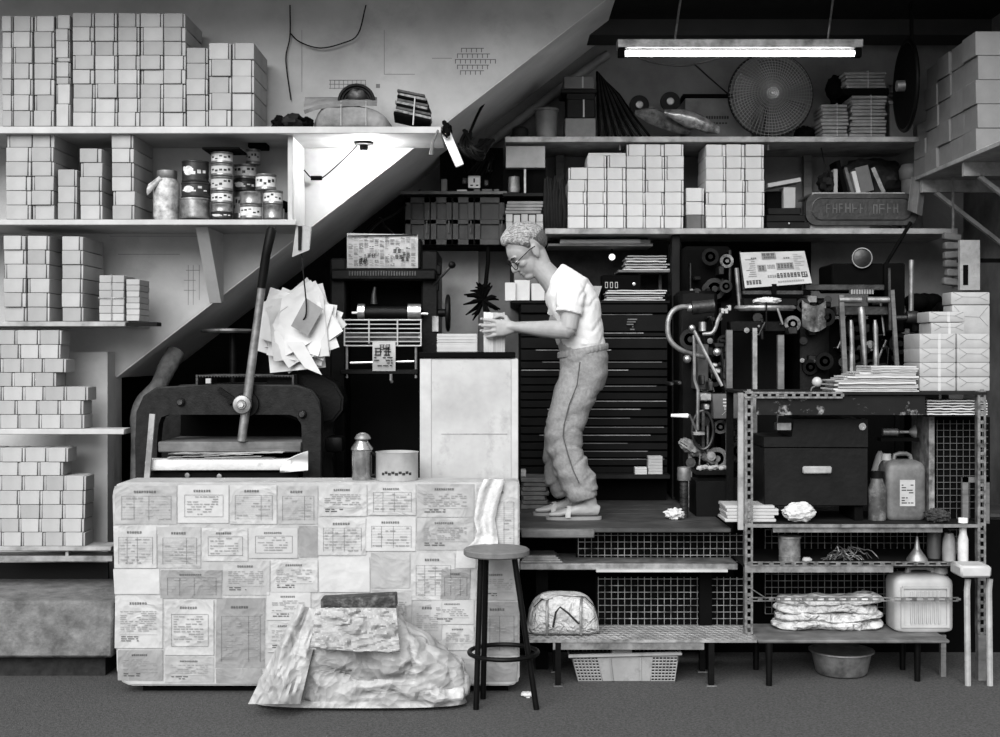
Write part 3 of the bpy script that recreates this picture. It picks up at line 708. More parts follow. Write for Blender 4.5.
MB().box(X(742, YR)-.012, X(742, YR)+.016, YR+.03, YR+.05, ZD+.001, Z(393, YR)).build('pale_batten', SHELFD, rk)
m = MB(); m.box(RX0-.02, RX1+.02, YR-.006, YRB, ZR-.012, ZR); m.build('top_board', WOODD, rk)
m = MB(); slotted(m, (RX0-.02, YR-.009, ZR-.014), (X(842, YR), YR-.009, ZR-.014), .03); m.build('top_rail', ANG, rk)
AP = mat('apron_paint', .06, .6, spec=.15, var=.3, scale=9)
m = MB(); m.box(X(757, YR), X(926, YR), YR+.012, YR+.02, Z(415, YR), Z(396, YR)); m.build('apron', stained(AP, .95, 10, .56, .62), rk)
def rshelf(py, th, label, x0=RX0-.02, x1=RX1):
    z = Z(py, YR); m = MB(); m.box(x0, x1, YR+.004, YRB, z-.012, z); m.build('shelf_board', WOODD, rk)
    m = MB(); m.box(x0, x1 if th < .03 else X(893, YR), YR-.002, YR+.0035, z-th, z-.001); m.build('shelf_edge', STEELD if th < .05 else BLACK, rk); return z
zr1 = rshelf(524, .016, '')
MB().box(X(774, YR), X(944, YR), YR+.02, YR+.034, Z(533, YR), Z(527.5, YR)).build('rail', STEELD, rk)
zr2 = rshelf(565, .034, '')
m = MB(); slotted(m, (RX0, YR-.006, Z(563.5, YR)), (RX1, YR-.006, Z(563.5, YR)), .02, .05); m.build('slotted_rail', ANG, rk)
m = MB(); slotted(m, (RX0, YR-.006, Z(599, YR)), (X(958, YR), YR-.006, Z(599, YR)), .02, .05); m.bar((RX0+.005, YR-.005, Z(588, YR)), (X(766, YR), YR-.005, Z(598, YR)), .016, .004); m.build('tie_rail', ANG, rk)
# lower plank bench below the rack
pb = thing('plank_bench', 'worn dark plank bench under the rack holding folded tarpaulins', 'bench', (X(850, 5.9), 6.0, 0))
m = MB(); m.box(X(758, 5.88), X(950, 5.88), 5.88, 6.24, ZB-.016, ZB, bev=.005); m.build('plank', WOODM, pb)
for a, y in ((769, 5.9), (769, 6.2), (923, 5.98), (923, 6.2)): MB().cyl((X(a, 5.9), y, 0), (X(a, 5.9), y, ZB-.0165), .014, .017, 10).build('leg', BLACK, pb)
MB().box(RX1-.02, RX1+.016, YR-.01, YR+.03, 0, ZB).build('post', WOODM, pb); MB().box(X(948, YR)-.012, X(948, YR)+.012, YR+.06, YR+.085, 0, ZB-.0165).build('post', WOODM, pb)
# folded tarpaulins
def folded(a, b, yt, yb, Y, d, n, label, m_, name='folded_tarpaulin', cat='tarpaulin', z0=None, parts='fold', amp=.03):
    z0 = Z(yb, Y) if z0 is None else z0; z1 = Z(yt, Y)
    t = thing(name, label, cat, (X((a+b)/2, Y), Y+d/2, z0))
    for k in range(n):
        m = MB(); zz0 = z0+(z1-z0)*k/n; zz1 = z0+(z1-z0)*(k+1.12)/n if k < n-1 else z1
        rings = []; xa, xb = X(a+R.uniform(0, 6), Y), X(b-R.uniform(0, 8), Y)
        for i in range(29):
            u = i/28; e = max(.08, 1-abs(2*u-1)**8)**.5; row = []
            for j in range(18):
                an = 2*PI*j/18; ca, sa = math.cos(an), math.sin(an)
                q = Vector((xa+(xb-xa)*u, Y+d/2+d/2*e*math.copysign(abs(ca)**.6, ca), (zz0+zz1)/2+(zz1-zz0)/2*e*math.copysign(abs(sa)**.7, sa)))
                q.z += amp*.7*nz(q.x*6, k*3, 1)*(k > 0)+.012*abs(nz(q.x*25, q.y*20, k))*sa; q.y += amp*nz(q.x*9, q.z*22, k)*1.2+.02*abs(nz(q.x*28, q.z*30, k+4))
                q.z = max(q.z, z0+.001); row.append(q)
            rings.append(row)
        m.loft(rings); m.build(parts, m_, t)
    return t
TP2 = crumple(stained(mat('tarp_folded', .68, .7, var=.15, scale=12), .55, 9, .54, .2), 14, 1, .025)
folded(775, 889, 599, 637, 6.06, .17, 4, 'pile of crumpled folded pale tarpaulins on the plank bench', TP2, z0=ZB+.001)
def jerrycan(x0, x1, zb, zt, Y, d, label, m_, ribs, lab):
    t = thing('jerrycan', label, 'can', ((x0+x1)/2, Y+d/2, zb)); w = x1-x0; h = zt-zb
    m = MB(); rings = []
    for q, sh, dd in ((.002, .90, .9), (.03, .98, .98), (.07, 1, 1), (.6, 1, 1), (.76, 1, 1), (.82, .97, .96), (.87, .88, .85), (.905, .66, .6), (.915, .5, .4)):
        rings.append([Vector(((x0+x1)/2+w/2*sh*math.copysign(abs(math.cos(a))**.3, math.cos(a)), Y+d/2+d/2*dd*math.copysign(abs(math.sin(a))**.3, math.sin(a)), zb+h*q)) for a in [2*PI*j/32 for j in range(32)]])
    m.loft(rings)
    m.build('body', m_, t)
    m = MB(); yc = Y+d/2; m.tube([(x0+w*.30, yc, zb+h*.88), (x0+w*.33, yc, zb+h*.98), (x0+w*.45, yc, zb+h), (x0+w*.62, yc, zb+h), (x0+w*.72, yc, zb+h*.97), (x0+w*.74, yc, zb+h*.9)], w*.055, 8); m.build('handle', m_, t)
    cxp = x0+w*.86 if ribs else x0+w*.12
    m = MB(); m.cyl((cxp, yc, zb+h*.84), (cxp, yc, zb+h*.92), w*.10, n=16); m.build('neck', m_, t)
    m = MB(); m.cyl((cxp, yc, zb+h*.90), (cxp, yc, zb+h*1.0), w*.125, w*.115, n=18); m.build('cap', SHELFD if not ribs else m_, t)
    if ribs:
        m = MB()
        for k in range(8): x = x0+w*(.27+.066*k); m.box(x-.0045, x+.0045, Y-.006, Y+.004, zb+h*.14, zb+h*.66, bev=.002)
        m.build('ribs', m_, t)
        m = MB()
        for q in ((.12, .72, .12, .08), (.88, .72, .88, .08)): m.bar((x0+w*q[0], Y-.002, zb+h*q[1]), (x0+w*q[2], Y-.002, zb+h*q[3]), .012, .01)
        m.bar((x0+w*.12, Y-.002, zb+h*.1), (x0+w*.88, Y-.002, zb+h*.1), .012, .01); m.bar((x0+w*.12, Y-.002, zb+h*.72), (x0+w*.88, Y-.002, zb+h*.72), .012, .01)
        m.build('frame_rib', m_, t)
    if lab:
        m = MB(); a, b, c, d_ = x0+w*.32, x0+w*.7, zb+h*.22, zb+h*.62; m.box(a, b, Y-.0016, Y-.0004, c, d_)
        rr = random.Random(5); para(m, a+.008, b-.008, c+.01, d_-.01, Y-.0022, .012, 1, rr, .6); m.build('label', [PAPERO, INK], t)
    return t
JC1 = mat('jerrycan_pale', .60, .45, var=.1, scale=5); JC2 = stained(mat('jerrycan_dirty', .33, .5, var=.25, scale=9), .5, 7, .5, .12)
jerrycan(X(895, 6.03), X(955, 6.03), ZB+.001, .5035, 6.03, .18, 'pale ribbed plastic jerrycan at the right end of the plank bench', JC1, True, False)
jerrycan(X(887, 6.12), X(927, 6.12), zr1+.001, Z(455, 6.12), 6.12, .17, 'grimy dark jerrycan with a paper label on the rack', JC2, False, True)
# enamel basin
YN = 6.02
m = MB(); c = (X(847, YN), YN+.1, 0); rt, rb = 32.5*YN/F, 24*YN/F; zt = Z(655, YN+.0)
bs = thing('basin', 'round grey metal wash basin on the ground under the plank bench', 'basin', c)
zb = .006
m.lathe([(0, zb), (rb, zb), (rb+.008, zb+.01), (rt-.012, zt-.006), (rt-.016, zt-.006), (rb, zb+.018), (0, zb+.014)], c, 40); m.build('bowl', STEELD, bs)
m = MB(); m.lathe([(rt-.016, zt-.008), (rt+.002, zt-.002), (rt+.002, zt+.004), (rt-.008, zt+.005), (rt-.018, zt-.002)], c, 40); m.build('rim', STEEL, bs)
# things on the upper rack shelf
ZS = zr1+.0008
YQ = 6.1
cs = thing('case', 'large black equipment case with a pale handle on the rack', 'case', (X(816, YQ), YQ+.17, ZS))
CSM = mat('case_black', .06, .5, spec=.12, var=.25, scale=10, bump=.15)
m = MB(); x0, x1 = X(764, YQ), X(868, YQ)
m.box(x0, x1, YQ, YQ+.34, Z(506, YQ), Z(448, YQ), bev=.004); m.build('body', CSM, cs)
m = MB(); m.prism([(x0, Z(447, YQ)), (x1, Z(447, YQ)), (x1, Z(419, YQ)), (X(794, YQ), Z(419, YQ)), (X(792, YQ), Z(437, YQ)), (x0, Z(437, YQ))], YQ+.002, YQ+.34); m.build('lid', CSM, cs)
m = MB(); m.box(X(802, YQ), X(831, YQ), YQ-.02, YQ-.002, Z(473.5, YQ), Z(466, YQ), bev=.006); m.build('handle', SHELFD, cs)
m = MB(); m.lathe([(.013, -.004), (.017, -.008), (.009, -.008), (.009, -.002)], P(862, 426.5, YQ+.002), 16, axis='y'); m.build('lock', STEEL, cs)
m = MB(); m.box(X(777, YQ), X(791, YQ), YQ-.004, YQ+.06, Z(430, YQ), Z(423, YQ)); m.build('latch_plate', STEELD, cs)
for a in (772, 860): MB().box(X(a, YQ)-.02, X(a, YQ)+.02, YQ+.02, YQ+.3, ZS, Z(506, YQ)).build('foot', BLACKM, cs)
# bundled rag
rg = thing('rag', 'balled pale rag in front of the black case', 'rag', (X(799, 6.05), 6.05, ZS))
m = MB(); m.ell((X(799, 6.07), 6.07, ZS+.046), (.074, .05, .046), n=36, m=24, fn=lambda d: 1+.16*nz(d.x*3, d.y*3, d.z*5)+.1*math.sin(6*math.atan2(d.z, d.x)+7*(abs(d.y)))*.5); m.build('wad', stained(mat('rag_cloth', .72, .9, var=.2, scale=20, bump=.8, bscale=50), .5, 16, .52, .25), rg)
# bottles and oddments
def bottle(px, Y, zb, prof, label, m_, capm=None, cat='bottle', name='bottle', n=20, sx=1, sy=1):
    t = thing(name, label, cat, (X(px, Y), Y, zb)); m = MB(); m.lathe([(0, .0005)]+prof+[(0, prof[-1][1])], (X(px, Y), Y, zb), n, sx=sx, sy=sy); m.build('body', m_, t)
    if capm:
        r, z = prof[-1]; m = MB(); m.lathe([(0, z+.0005), (r*1.3, z+.0005), (r*1.3, z+.03), (0, z+.032)], (X(px, Y), Y, zb), n); m.build('cap', capm, t)
    return t
bottle(877, 6.14, ZS, [(.04, .0005), (.042, .01), (.042, .15), (.03, .18), (.026, .2)], 'dark grimy bottle between the black case and labelled jerrycan', stained(mat('grimy_bottle', .22, .5, var=.4, scale=12), .6, 15, .5, .5), BLACK)
bottle(880, 6.36, ZS, [(.045, .0005), (.046, .2), (.02, .29), (.008, .31)], 'pointed pale bottle tip behind the grimy bottle', JC1)
m = MB(); m.ell((X(938, 6.06), 6.07, ZS+.03), (.055, .04, .03), n=30, m=18, fn=lambda d: 1+.5*nz(d.x*5, d.y*5, d.z*5)); tag(m.build('sponge', mat('coarse_sponge', .17, .95, var=.6, scale=60, bump=1, bscale=120)), 'dark coarse scouring sponge at the right end of the rack shelf', 'sponge')
m = MB(); m.lathe([(.018, -.05), (.018, .02), (.008, .03), (.008, .075), (.03, .10), (.034, .104), (0, .104)], P(893, 432, 6.2), 20, axis='x')
tag(m.build('torch', STEELD), 'horizontal metal torch lying between the case lid and dark board', 'torch')
MB_ = MB(); MB_.box(X(878, 6.22), X(916, 6.22), 6.17, 6.23, Z(441, 6.2), Z(437.5, 6.2)); MB_.build('torch_ledge', BLACKM, rk)
m = MB(); 
for k in range(5): m.box(X(725+R.uniform(0, 3), 6.05), X(779+R.uniform(-6, 2), 6.05), 6.06, 6.26, ZS+k*.0155, ZS+.0150+k*.0155, bev=.003)
tag(m.build('paper_pile', PAPERG), 'small pile of white paper behind the slotted upright', 'paper')
# middle rack shelf
Z2 = zr2+.0008
bottle(789.5, 6.12, Z2, [(.05, .0005), (.05, .02), (.052, .022), (.05, .024), (.05, .105), (.054, .107), (.054, .118), (.046, .118)], 'small worn tin can on the middle rack shelf', stained(mat('worn_tin', .42, .5, .3, var=.4, scale=18), .5, 14, .5, .15), None, 'can', 'tin_can')
m = MB(); m.ell((X(807, 6.06), 6.06, Z2+.013), (.022, .018, .013), fn=lambda d: 1+.4*nz(d.x*3, d.y*3, d.z*3)); tag(m.build('paper_wad', PAPERO), 'little paper wad beside the worn tin can', 'paper')
m = MB(); rr = random.Random(11)
for k in range(16):
    a = rr.uniform(822, 850); b = a+rr.uniform(14, 34); h = rr.uniform(5, 15)
    m.tube([(X(a+(b-a)*q/8, 6.12), 6.1+.07*rr.random(), Z2+.004+math.sin(PI*q/8)*h*.0046*rr.uniform(.6, 1.1)) for q in range(9)], .0024, 5)
tag(m.build('wire_tangle', STEELD), 'loose tangle of thin wire on the middle rack shelf', 'wire')
m = MB(); p = (X(917, 6.12), 6.12, Z2); m.lathe([(0, .0005), (.05, .0005), (.048, .01), (.02, .05), (.014, .06), (.006, .115), (.0045, .115)], p, 20)
tag(m.build('funnel', STEELD), 'upturned metal funnel on the middle rack shelf', 'funnel')
bottle(934, 6.2, Z2, [(.03, .0005), (.034, .03), (.032, .13), (.026, .14)], 'plain grey cylinder jar between funnel and pale bottle', mat('jar_grey', .30, .5), None, 'jar', 'jar')
bottle(949, 6.12, Z2, [(.03, .0005), (.032, .05), (.028, .10), (.02, .13)], 'squat pale bottle beside the tall white bottle', mat('bottle_pale', .5, .45, var=.2), None)
bottle(963, 6.05, Z2, [(.022, .0005), (.024, .02), (.024, .11), (.017, .14), (.017, .18)], 'tall white bottle at the right end of the middle rack shelf', mat('bottle_white', .72, .45, var=.2), WHITE)
t = thing('side_stool', 'pale wooden stool standing at the far right ground edge', 'stool', (X(974, 5.86), 5.9, 0))
MB().box(X(961, 5.84), X(992, 5.84), 5.84, 5.985, Z(578, 5.84), Z(566, 5.84), bev=.01).build('seat', SHELF, t)
for a in (968, 990): MB().tube([P(a, 579, 5.9), P(a-1, 590, 5.9), Vector((X(a, 5.9), 5.9, 0))], .014, 8).build('leg', SHELFD, t)
# dark mesh board and framed board at right
t = thing('hutch', 'dark wire fronted hutch with worn wooden edge at the right of the rack', 'cupboard', (X(958, 6.12), 6.2, ZS))
MB().box(X(929, 6.14), X(934.5, 6.14), 6.14, 6.4, ZS, Z(416, 6.14)).build('side_board', stained(mat('worn_edge', .40, .8, var=.4, scale=20), .6, 12, .5, .1), t)
MB().box(X(936, 6.2), X(990, 6.2), 6.2, 6.4, ZS, Z(417, 6.2)).build('cabinet_body', BLACKM, t)
m = MB(); k = 937
while k < 988: m.box(X(k, 6.19), X(k, 6.19)+.0022, 6.19, 6.193, ZS, Z(420, 6.19)); k += 6.5
k = 424
while k < 515: m.box(X(936, 6.19), X(988, 6.19), 6.187, 6.19, Z(k, 6.19), Z(k, 6.19)+.0022); k += 6.5
m.build('wire_front', mat('wire_dim', .32, .6), t)
t = thing('picture_frame', 'small dark wooden frame leaning at the right of the hutch', 'frame', (X(975, 6.08), 6.08, ZS))
for a, b, c, d in ((961, 967, 477, 523), (983, 988, 477, 523), (961, 988, 477, 482)): MB().box(X(a, 6.08), X(b, 6.08), 6.06, 6.08, Z(d, 6.08), Z(c, 6.08)).build('frame_bar', WOODM, t)
# ---------------------------------------------------------------- on the rack top: paper pile and wrapped parcels
ZT = ZR+.0008
t = thing('paper_heap', 'untidy heap of folded printed sheets on the rack top', 'paper', (X(877, 6.1), 6.2, ZT))
rr = random.Random(4)
for k in range(13):
    z = ZT+.0005+k*.0095; a = 832+rr.uniform(0, 6)+max(0, k-5)*5.2; b = 917-rr.uniform(0, 4); s = MB()
    if k > 9: a = max(a, 869)
    tl = rr.uniform(-.004, .004); yo = rr.uniform(0, .02)
    s.sheet(lambda u, v: (X(a+(b-a)*u, 6.1), 6.06+yo+.25*v, z+.004+.0025*nz(u*5, v*4, k)+tl*(u-.5)*.4), 12, 4, .0072)
    s.build('folded_sheet', [PAPERG, PAPER, PAPERO][k % 3], t)
t = thing('paper_heap', 'flat pile of white sheets under the rack top at right', 'paper', (X(955, 6.05), 6.1, Z(414.5, 6.05)))
MB().box(X(925, 6.05), X(985, 6.05), 6.04, 6.3, Z(416.5, 6.05), Z(414.8, 6.05)).build('tray', BLACKM, t)
for k in range(6):
    z = Z(414.5, 6.05)+k*.0125; s = MB(); s.sheet(lambda u, v: (X(926+60*u+rr.uniform(0, 1), 6.06), 6.05+.2*v, z+.004+.004*nz(u*8, v*3, k*2)), 14, 3, .006); s.build('sheet', [PAPER, PAPERG][k % 2], t)
KRAFT = mat('parcel_paper', .57, .6, var=.06, scale=7, bump=.3, bscale=20, rnd=.05); KRAFTL = mat('fold_line', .40, .7)
def parcel(a, b, yb, yt, Y, d, label, tape=True, group='wrapped parcels on the rack top', z0=None):
    z0 = Z(yb, Y) if z0 is None else z0; z1 = Z(yt, Y); x0, x1 = X(a, Y), X(b, Y)
    t = thing('parcel', label, 'parcel', ((x0+x1)/2, Y+d/2, z0), group)
    m = MB(); m.box(x0, x1, Y, Y+d, z0+.0005, z1-.0005, bev=.006, seg=2); w, h = x1-x0, z1-z0; e = .0008; y = Y-e
    def ln(p, q): m.bar((x0+w*p[0], y, z0+h*p[1]), (x0+w*q[0], y, z0+h*q[1]), .0016, .0014, 1)
    ln((.06, .96), (.3, .62)); ln((.3, .62), (.06, .62) if 0 else (.1, .3)); ln((.95, .95), (.72, .6)); ln((.72, .6), (.94, .3)); ln((.3, .62), (.72, .6))
    m.build('wrapping', [KRAFT, KRAFTL], t)
    if tape: q = MB(); q.box(x0+w*.5, x0+w*.58, Y-.0016, Y-.0004, z0+.002, z1-.001); q.build('tape', SHELF, t)
    return t
YP = 6.1
for r in range(4):
    nm = ('lowest', 'second from bottom', 'third from bottom', 'uppermost')[r]; top = ['', '', '', '']
    zz = ZT+r*14.3*YP/F
    parcel(919.5, 956, 0, 391.5-(r+1)*14.5, YP, .2, f'white wrapped parcel with a tape band, {nm} of its front column', z0=ZT+r*.0665)
    parcel(957, 990, 0, 391.5-(r+1)*14.5, YP, .2, f'white wrapped parcel, {nm} in the column at the far right', False, z0=ZT+r*.0665)
for r in range(4): parcel(912.5, 935, 0, 391.5-(r+1)*14.3-0, YP+.21, .14, f'wrapped parcel peeping out behind the taped column, {ORD[r+1]} from bottom', False, z0=ZT+r*.066)
zz = ZT+.267
parcel(931, 965, 0, 322.5, YP+.01, .18, 'small wrapped parcel with a pale band, lower of the pair on the columns', z0=zz)
parcel(929, 965, 0, 311.5, YP+.01, .18, 'small wrapped parcel with a pale band, upper of the pair on the columns', z0=Z(322.3, YP+.01))
parcel(952, 990, 0, 305, YP+.205, .13, 'grey wrapped parcel behind the banded pair at far right', False, z0=ZT+.2665)
parcel(951, 990, 0, 292, YP+.205, .13, 'topmost grey parcel at the far right of the rack', False, z0=Z(304.8, YP+.205))
# ---------------------------------------------------------------- fluorescent lamp under the ceiling
YL = 6.7
t = thing('tube_lamp', 'long fluorescent tube lamp hanging under the ceiling at right', 'lamp', P(740, 45, YL))
MB().box(X(617, YL), X(862, YL), YL-.03, YL+.05, Z(49, YL), Z(40, YL), bev=.004).build('housing', STEELD, t)
MB().cyl((X(625, YL), YL-.02, Z(54.3, YL)), (X(853, YL), YL-.02, Z(54.3, YL)), .0155, n=16).build('tube', emit('tube_glow', 7), t)
for a, b in ((617.5, 624.6), (853.4, 860)): MB().box(X(a, YL), X(b, YL), YL-.04, YL, Z(58.5, YL), Z(49.2, YL), bev=.004).build('lamp_holder', BLACKM, t)
for a in (675, 828): MB().cyl((X(a, YL), YL+.01, Z(40, YL)), (X(a+8, YL), YL+.03, CZ-.001), .006, n=8).build('hanger_rod', STEELD, t)
tag(MB().ctube([P(637, 57.5, YL+.02), P(655, 63, YL+.08), P(680, 66, YL+.1), P(700, 63, YL+.05), P(722, 57.5, YL+.02)], .004, 6).build('electric_flex', BLACK), 'black flex looping just below the fluorescent tube', 'cord')
tag(MB().ctube([P(694, 64, 6.9), P(712, 80, 7.2), P(735, 100, 7.45)], .0045, 6).build('electric_flex', BLACK), 'black flex slanting down from the tube lamp to the round fan', 'cord')
# ---------------------------------------------------------------- long shelves on the back wall
YF = 7.25
a1 = shelf(X(505, YF), X(924, YF), 136.5, 142, YF, YB-.003, 'long upper shelf on the back wall under the fluorescent lamp', SHELFD)
a2 = shelf(X(545, YF), X(958, YF), 228.3, 234, YF, YB-.003, 'long lower back shelf carrying white boxes and the nameplate', SHELFD)
for px in (768, 620): MB().cyl((X(px, 7.35), 7.35, Z(142, YF)-.03), (X(px, 7.35), 7.35, Z(142, YF)), .006, n=6).build('hook', SHELF, a1)
for px, lb in ((556, 'dark upright board between the grey cupboard and the white boxes'), (804, 'dark upright board left of the cast nameplate')):
    tag(MB().box(X(px, 7.72), X(px+8, 7.72), 7.72, 7.76, Z(228.3, YF)+.001, Z(142, YF)-.001).build('shelf_upright', WOODM), lb, 'upright')
# white boxes on the lower back shelf
GB = 'white card boxes on the lower back shelf'; r12 = [12.15]
stack([(568, 587, r12*5), (587.6, 606.8, r12*6), (607.4, 626, r12*6), (626.8, 645.2, [12.05]*7), (645.8, 664.4, [12.05]*7), (665, 684, [12.05]*7)], 228.2, YF+.02, .3, 'left block, lower back shelf', GB, BOXW, adj='white card box')
stack([(706, 725.8, [12]*7), (726.4, 745, [12]*7), (745.6, 764.4, [12]*7)], 228.2, YF+.02, .3, 'right block, lower back shelf', GB, BOXW, adj='white card box')
MB_ = MB(); MB_.box(X(588.5, YF), X(626, YF), YF+.02, YF+.3, Z(228.2-72.9, YF)+.001, Z(152.3, YF), bev=.003)
tag(MB_.build('box_lid', BOXW), 'flat box lid lying across two columns of the left white block', 'lid')
for k, (h0, h1, mm, lb) in enumerate([(228.2, 214.4, mat('dark_card', .33, .8), 'dark grey box at the bottom between the two white blocks'), (214.2, 201, BOXW, 'white box in the middle between the two white blocks'), (200.8, 187, BOXW, 'white box on top between the two white blocks')]):
    card_box(X(687, YF), X(705.4, YF), Z(h0, YF)+.0004, Z(h1, YF), YF+.03, .28, lb, None, m=mm)
# ---------------------------------------------------------------- stuff hung and stowed left of the white boxes
t = thing('rag_bundle', 'dark rags hanging in a bunch left of the white boxes', 'rags', P(556, 228, 7.3))
for k in range(7):
    m = MB(); a = 546+k*3; m.tube([P(a+R.uniform(-2, 2), 170+R.uniform(0, 14), 7.32), P(a+R.uniform(-2, 2), 195, 7.3), P(a+R.uniform(-1, 2), 212, 7.31), P(a, 227.6, 7.32)], [.006, .014, .017, .010], 8); m.build('rag', WOODD, t)
t = thing('wall_cupboard', 'grey boxed cupboard with dark open shelf left of the rags', 'cupboard', P(525, 228, 7.3))
MB().box(X(506, 7.3), X(545, 7.3), 7.3, 7.7, Z(167.5, 7.3), Z(146, 7.3)).build('flap', mat('grey_board', .5, .7, var=.12), t)
MB().box(X(503, 7.34), X(546, 7.34), 7.36, 7.7, Z(193, 7.3), Z(168, 7.3)).build('back', BLACKM, t)
MB().box(X(503, 7.3), X(547, 7.3), 7.3, 7.7, Z(196, 7.3), Z(193, 7.3)).build('ledge', WOODD, t)
MB().box(X(524, 7.32), X(526, 7.32), 7.32, 7.36, Z(193, 7.3)+.001, Z(168, 7.3)-.001).build('divider', STEELD, t)
MB().box(X(503, 7.32), X(545, 7.32), 7.34, 7.7, Z(233, 7.3), Z(229.5, 7.3)).build('bottom', WOODD, t)
tag(MB().lathe([(0, .001), (.03, .001), (.034, .02), (.03, .09), (0, .092)], P(514, 192.9, 7.33), 16).build('jar', STEELD), 'small jar in the dark cupboard opening', 'jar')
m = MB(); 
for k in range(4): m.box(X(505, 7.33)+.004*k, X(541+k, 7.33), 7.32, 7.55, Z(213.8, 7.33)+k*.018, Z(213.8, 7.33)+.016+k*.018, bev=.002)
tag(m.build('paper_pile', mat('dim_paper', .45, .8, var=.2)), 'dim pile of magazines above the little paper packets', 'paper')
MB().box(X(503, 7.32), X(545, 7.32), 7.31, 7.7, Z(215.6, 7.33), Z(214, 7.33)).build('ledge', WOODD, t)
for r in range(2):
    for k in range(5):
        z = Z(229.4, 7.3)+r*.042; m = MB(); m.box(X(506+k*7.6, 7.3), X(512.6+k*7.6, 7.3), 7.29+.01*r, 7.4, z+.0005, z+.040+.004*((k*3+r) % 2), bev=.002)
        tag(m.build('paper_packet', PAPERO), f'small pale paper packet, {ORD[k+1]} from left, {("lower", "upper")[r]} row above the man', 'packet', 'packets above the man')
# ---------------------------------------------------------------- on the upper back shelf
ZA = Z(136.5, YF)+.0006
def pail(a, b, yt, Y, z0, label, m_):
    t = thing('pail', label, 'bucket', (X((a+b)/2, Y), Y, z0)); r = (b-a)/2*Y/F; h = Z(yt, Y)-z0; c = (X((a+b)/2, Y), Y, z0)
    MB().lathe([(0, 0), (r*.85, 0), (r, h), (r*.93, h), (r*.8, .01), (0, .01)], c, 24).build('body', m_, t)
    m = MB(); m.lathe([(r*.98, h-.012), (r*1.06, h-.01), (r*1.06, h+.004), (r*.93, h+.004)], c, 24); m.build('rim', m_, t); return t
GREYB = mat('grey_plastic', .34, .5, var=.2)
pail(535, 558, 110, 7.4, ZA, 'dull grey pail under the sloping stair soffit', GREYB)
t = thing('drum_pot', 'small dark wicker pot left of the grey pail', 'pot', P(520, 136, 7.42))
MB().lathe([(0, .001), (.04, .001), (.05, .03), (.045, .07), (.03, .08), (0, .08)], (X(520, 7.42), 7.42, ZA), 18).build('body', WOODD, t)
for k, (a, b, yt, yb, mm, lb) in enumerate([(565, 596, 118, 136.4, GREYB, 'lower grey carton beside the bent rods'), (567, 595, 99, 117.6, WOODD, 'dark carton stacked on the lower grey carton'), (561, 597, 89, 93, WOODD, 'thin plank resting over the stacked cartons'), (564, 594, 76, 88.6, mat('mid_grey_carton', .36, .7), 'grey carton tied with pale string on top of the plank')]):
    Y = 7.36; m = MB(); m.box(X(a, Y), X(b, Y), Y, Y+.25, Z(yb, Y) if k else ZA, Z(yt, Y), bev=.004)
    c = thing('carton', lb, 'box' if k != 2 else 'plank', P((a+b)/2, yb, Y)); m.build('body', mm, c)
    if k in (1, 3): MB().box(X(b-12, Y), X(b-10.5, Y), Y-.002, Y-.0005, Z(yb-.5, Y), Z(yt+.5, Y)).build('string', SHELF, c)
    if k == 1: MB().box(X(a, Y), X(a+28, Y), Y+.01, Y+.24, Z(98.6, Y), Z(93.3, Y)).build('lid', WOODD, c)
t = thing('rod_bundle', 'sheaf of dark bent rods leaning on the upper back shelf', 'rods', P(620, 136, 7.4))
for k in range(13):
    a = 597+k*.8; b = 599+k*4.2; yb_ = 136
    m = MB(); m.tube([P(a, 72+k*.9, 7.6), P(a+(b-a)*.3, 95, 7.5), P(a+(b-a)*.65, 117, 7.42), P(b, yb_, 7.35)], .008, 6); m.build('rod', IRON if k % 2 else BLACK, t)
for px, py, nm, e in ((641, 102, 'left', (690, 134)), (670, 102, 'right', (719, 134))):
    t = thing('wrapped_roll', f'{nm} of two shiny wrapped rolls with round black reel ends', 'roll', P(px+20, 136, 7.4))
    c = P(px, py, 7.42); yr_ = 7.40 if nm == 'right' else 7.50; m = MB(); m.lathe([(0, 0), (.055, 0), (.058, .01), (.055, .03), (.03, .034), (0, .034)], (c.x, yr_, c.z), 24, axis='y'); m.build('reel', BLACK, t)
    m = MB(); m.lathe([(0, 0), (.022, 0), (.02, -.006), (.01, -.008), (0, -.008)], (c.x, yr_, c.z), 18, axis='y'); m.build('hub', STEELD, t)
    m = MB(); pts = [P(px+(e[0]-px)*q/5+(-6 if q == 0 else 0), py+10+(e[1]-py-13)*q/5, (7.34 if nm == 'right' else 7.44)+.01*q) for q in range(6)]; m.tube(pts, [.012, .045, .05, .046, .036, .02], 10, flat=.7)
    for v in m.bm.verts: v.co += Vector((0, .01*nz(v.co.x*30, v.co.z*30, 1), .012*nz(v.co.x*40, v.co.z*40, 5)))
    m.build('foil', stained(mat('foil_wrap', .55, .22, .5, var=.3, scale=20), .5, 12, .5, .12), t)
c = thing('carton', 'flat faded carton behind the left edge of the round fan', 'box', P(720, 136, 7.5))
MB().box(X(685, 7.57), X(752, 7.57), 7.57, 7.76, ZA, Z(98, 7.57), bev=.003).build('body', mat('faded_carton', .40, .8, var=.15), c)
MB().box(X(683, 7.56), X(753, 7.56), 7.555, 7.76, Z(98, 7.57)+.001, Z(94.5, 7.57)).build('lid', BLACKM, c)
m = MB(); 
for k in range(9): m.quad(X(706+k*2.6, 7.57), X(707.8+k*2.6, 7.57), Z(119, 7.57), Z(116, 7.57), 7.5685)
for k in range(6): m.quad(X(710+k*3, 7.57), X(712+k*3, 7.57), Z(124, 7.57), Z(122.4, 7.57), 7.5685)
m.build('print', INK, c, fix=False)
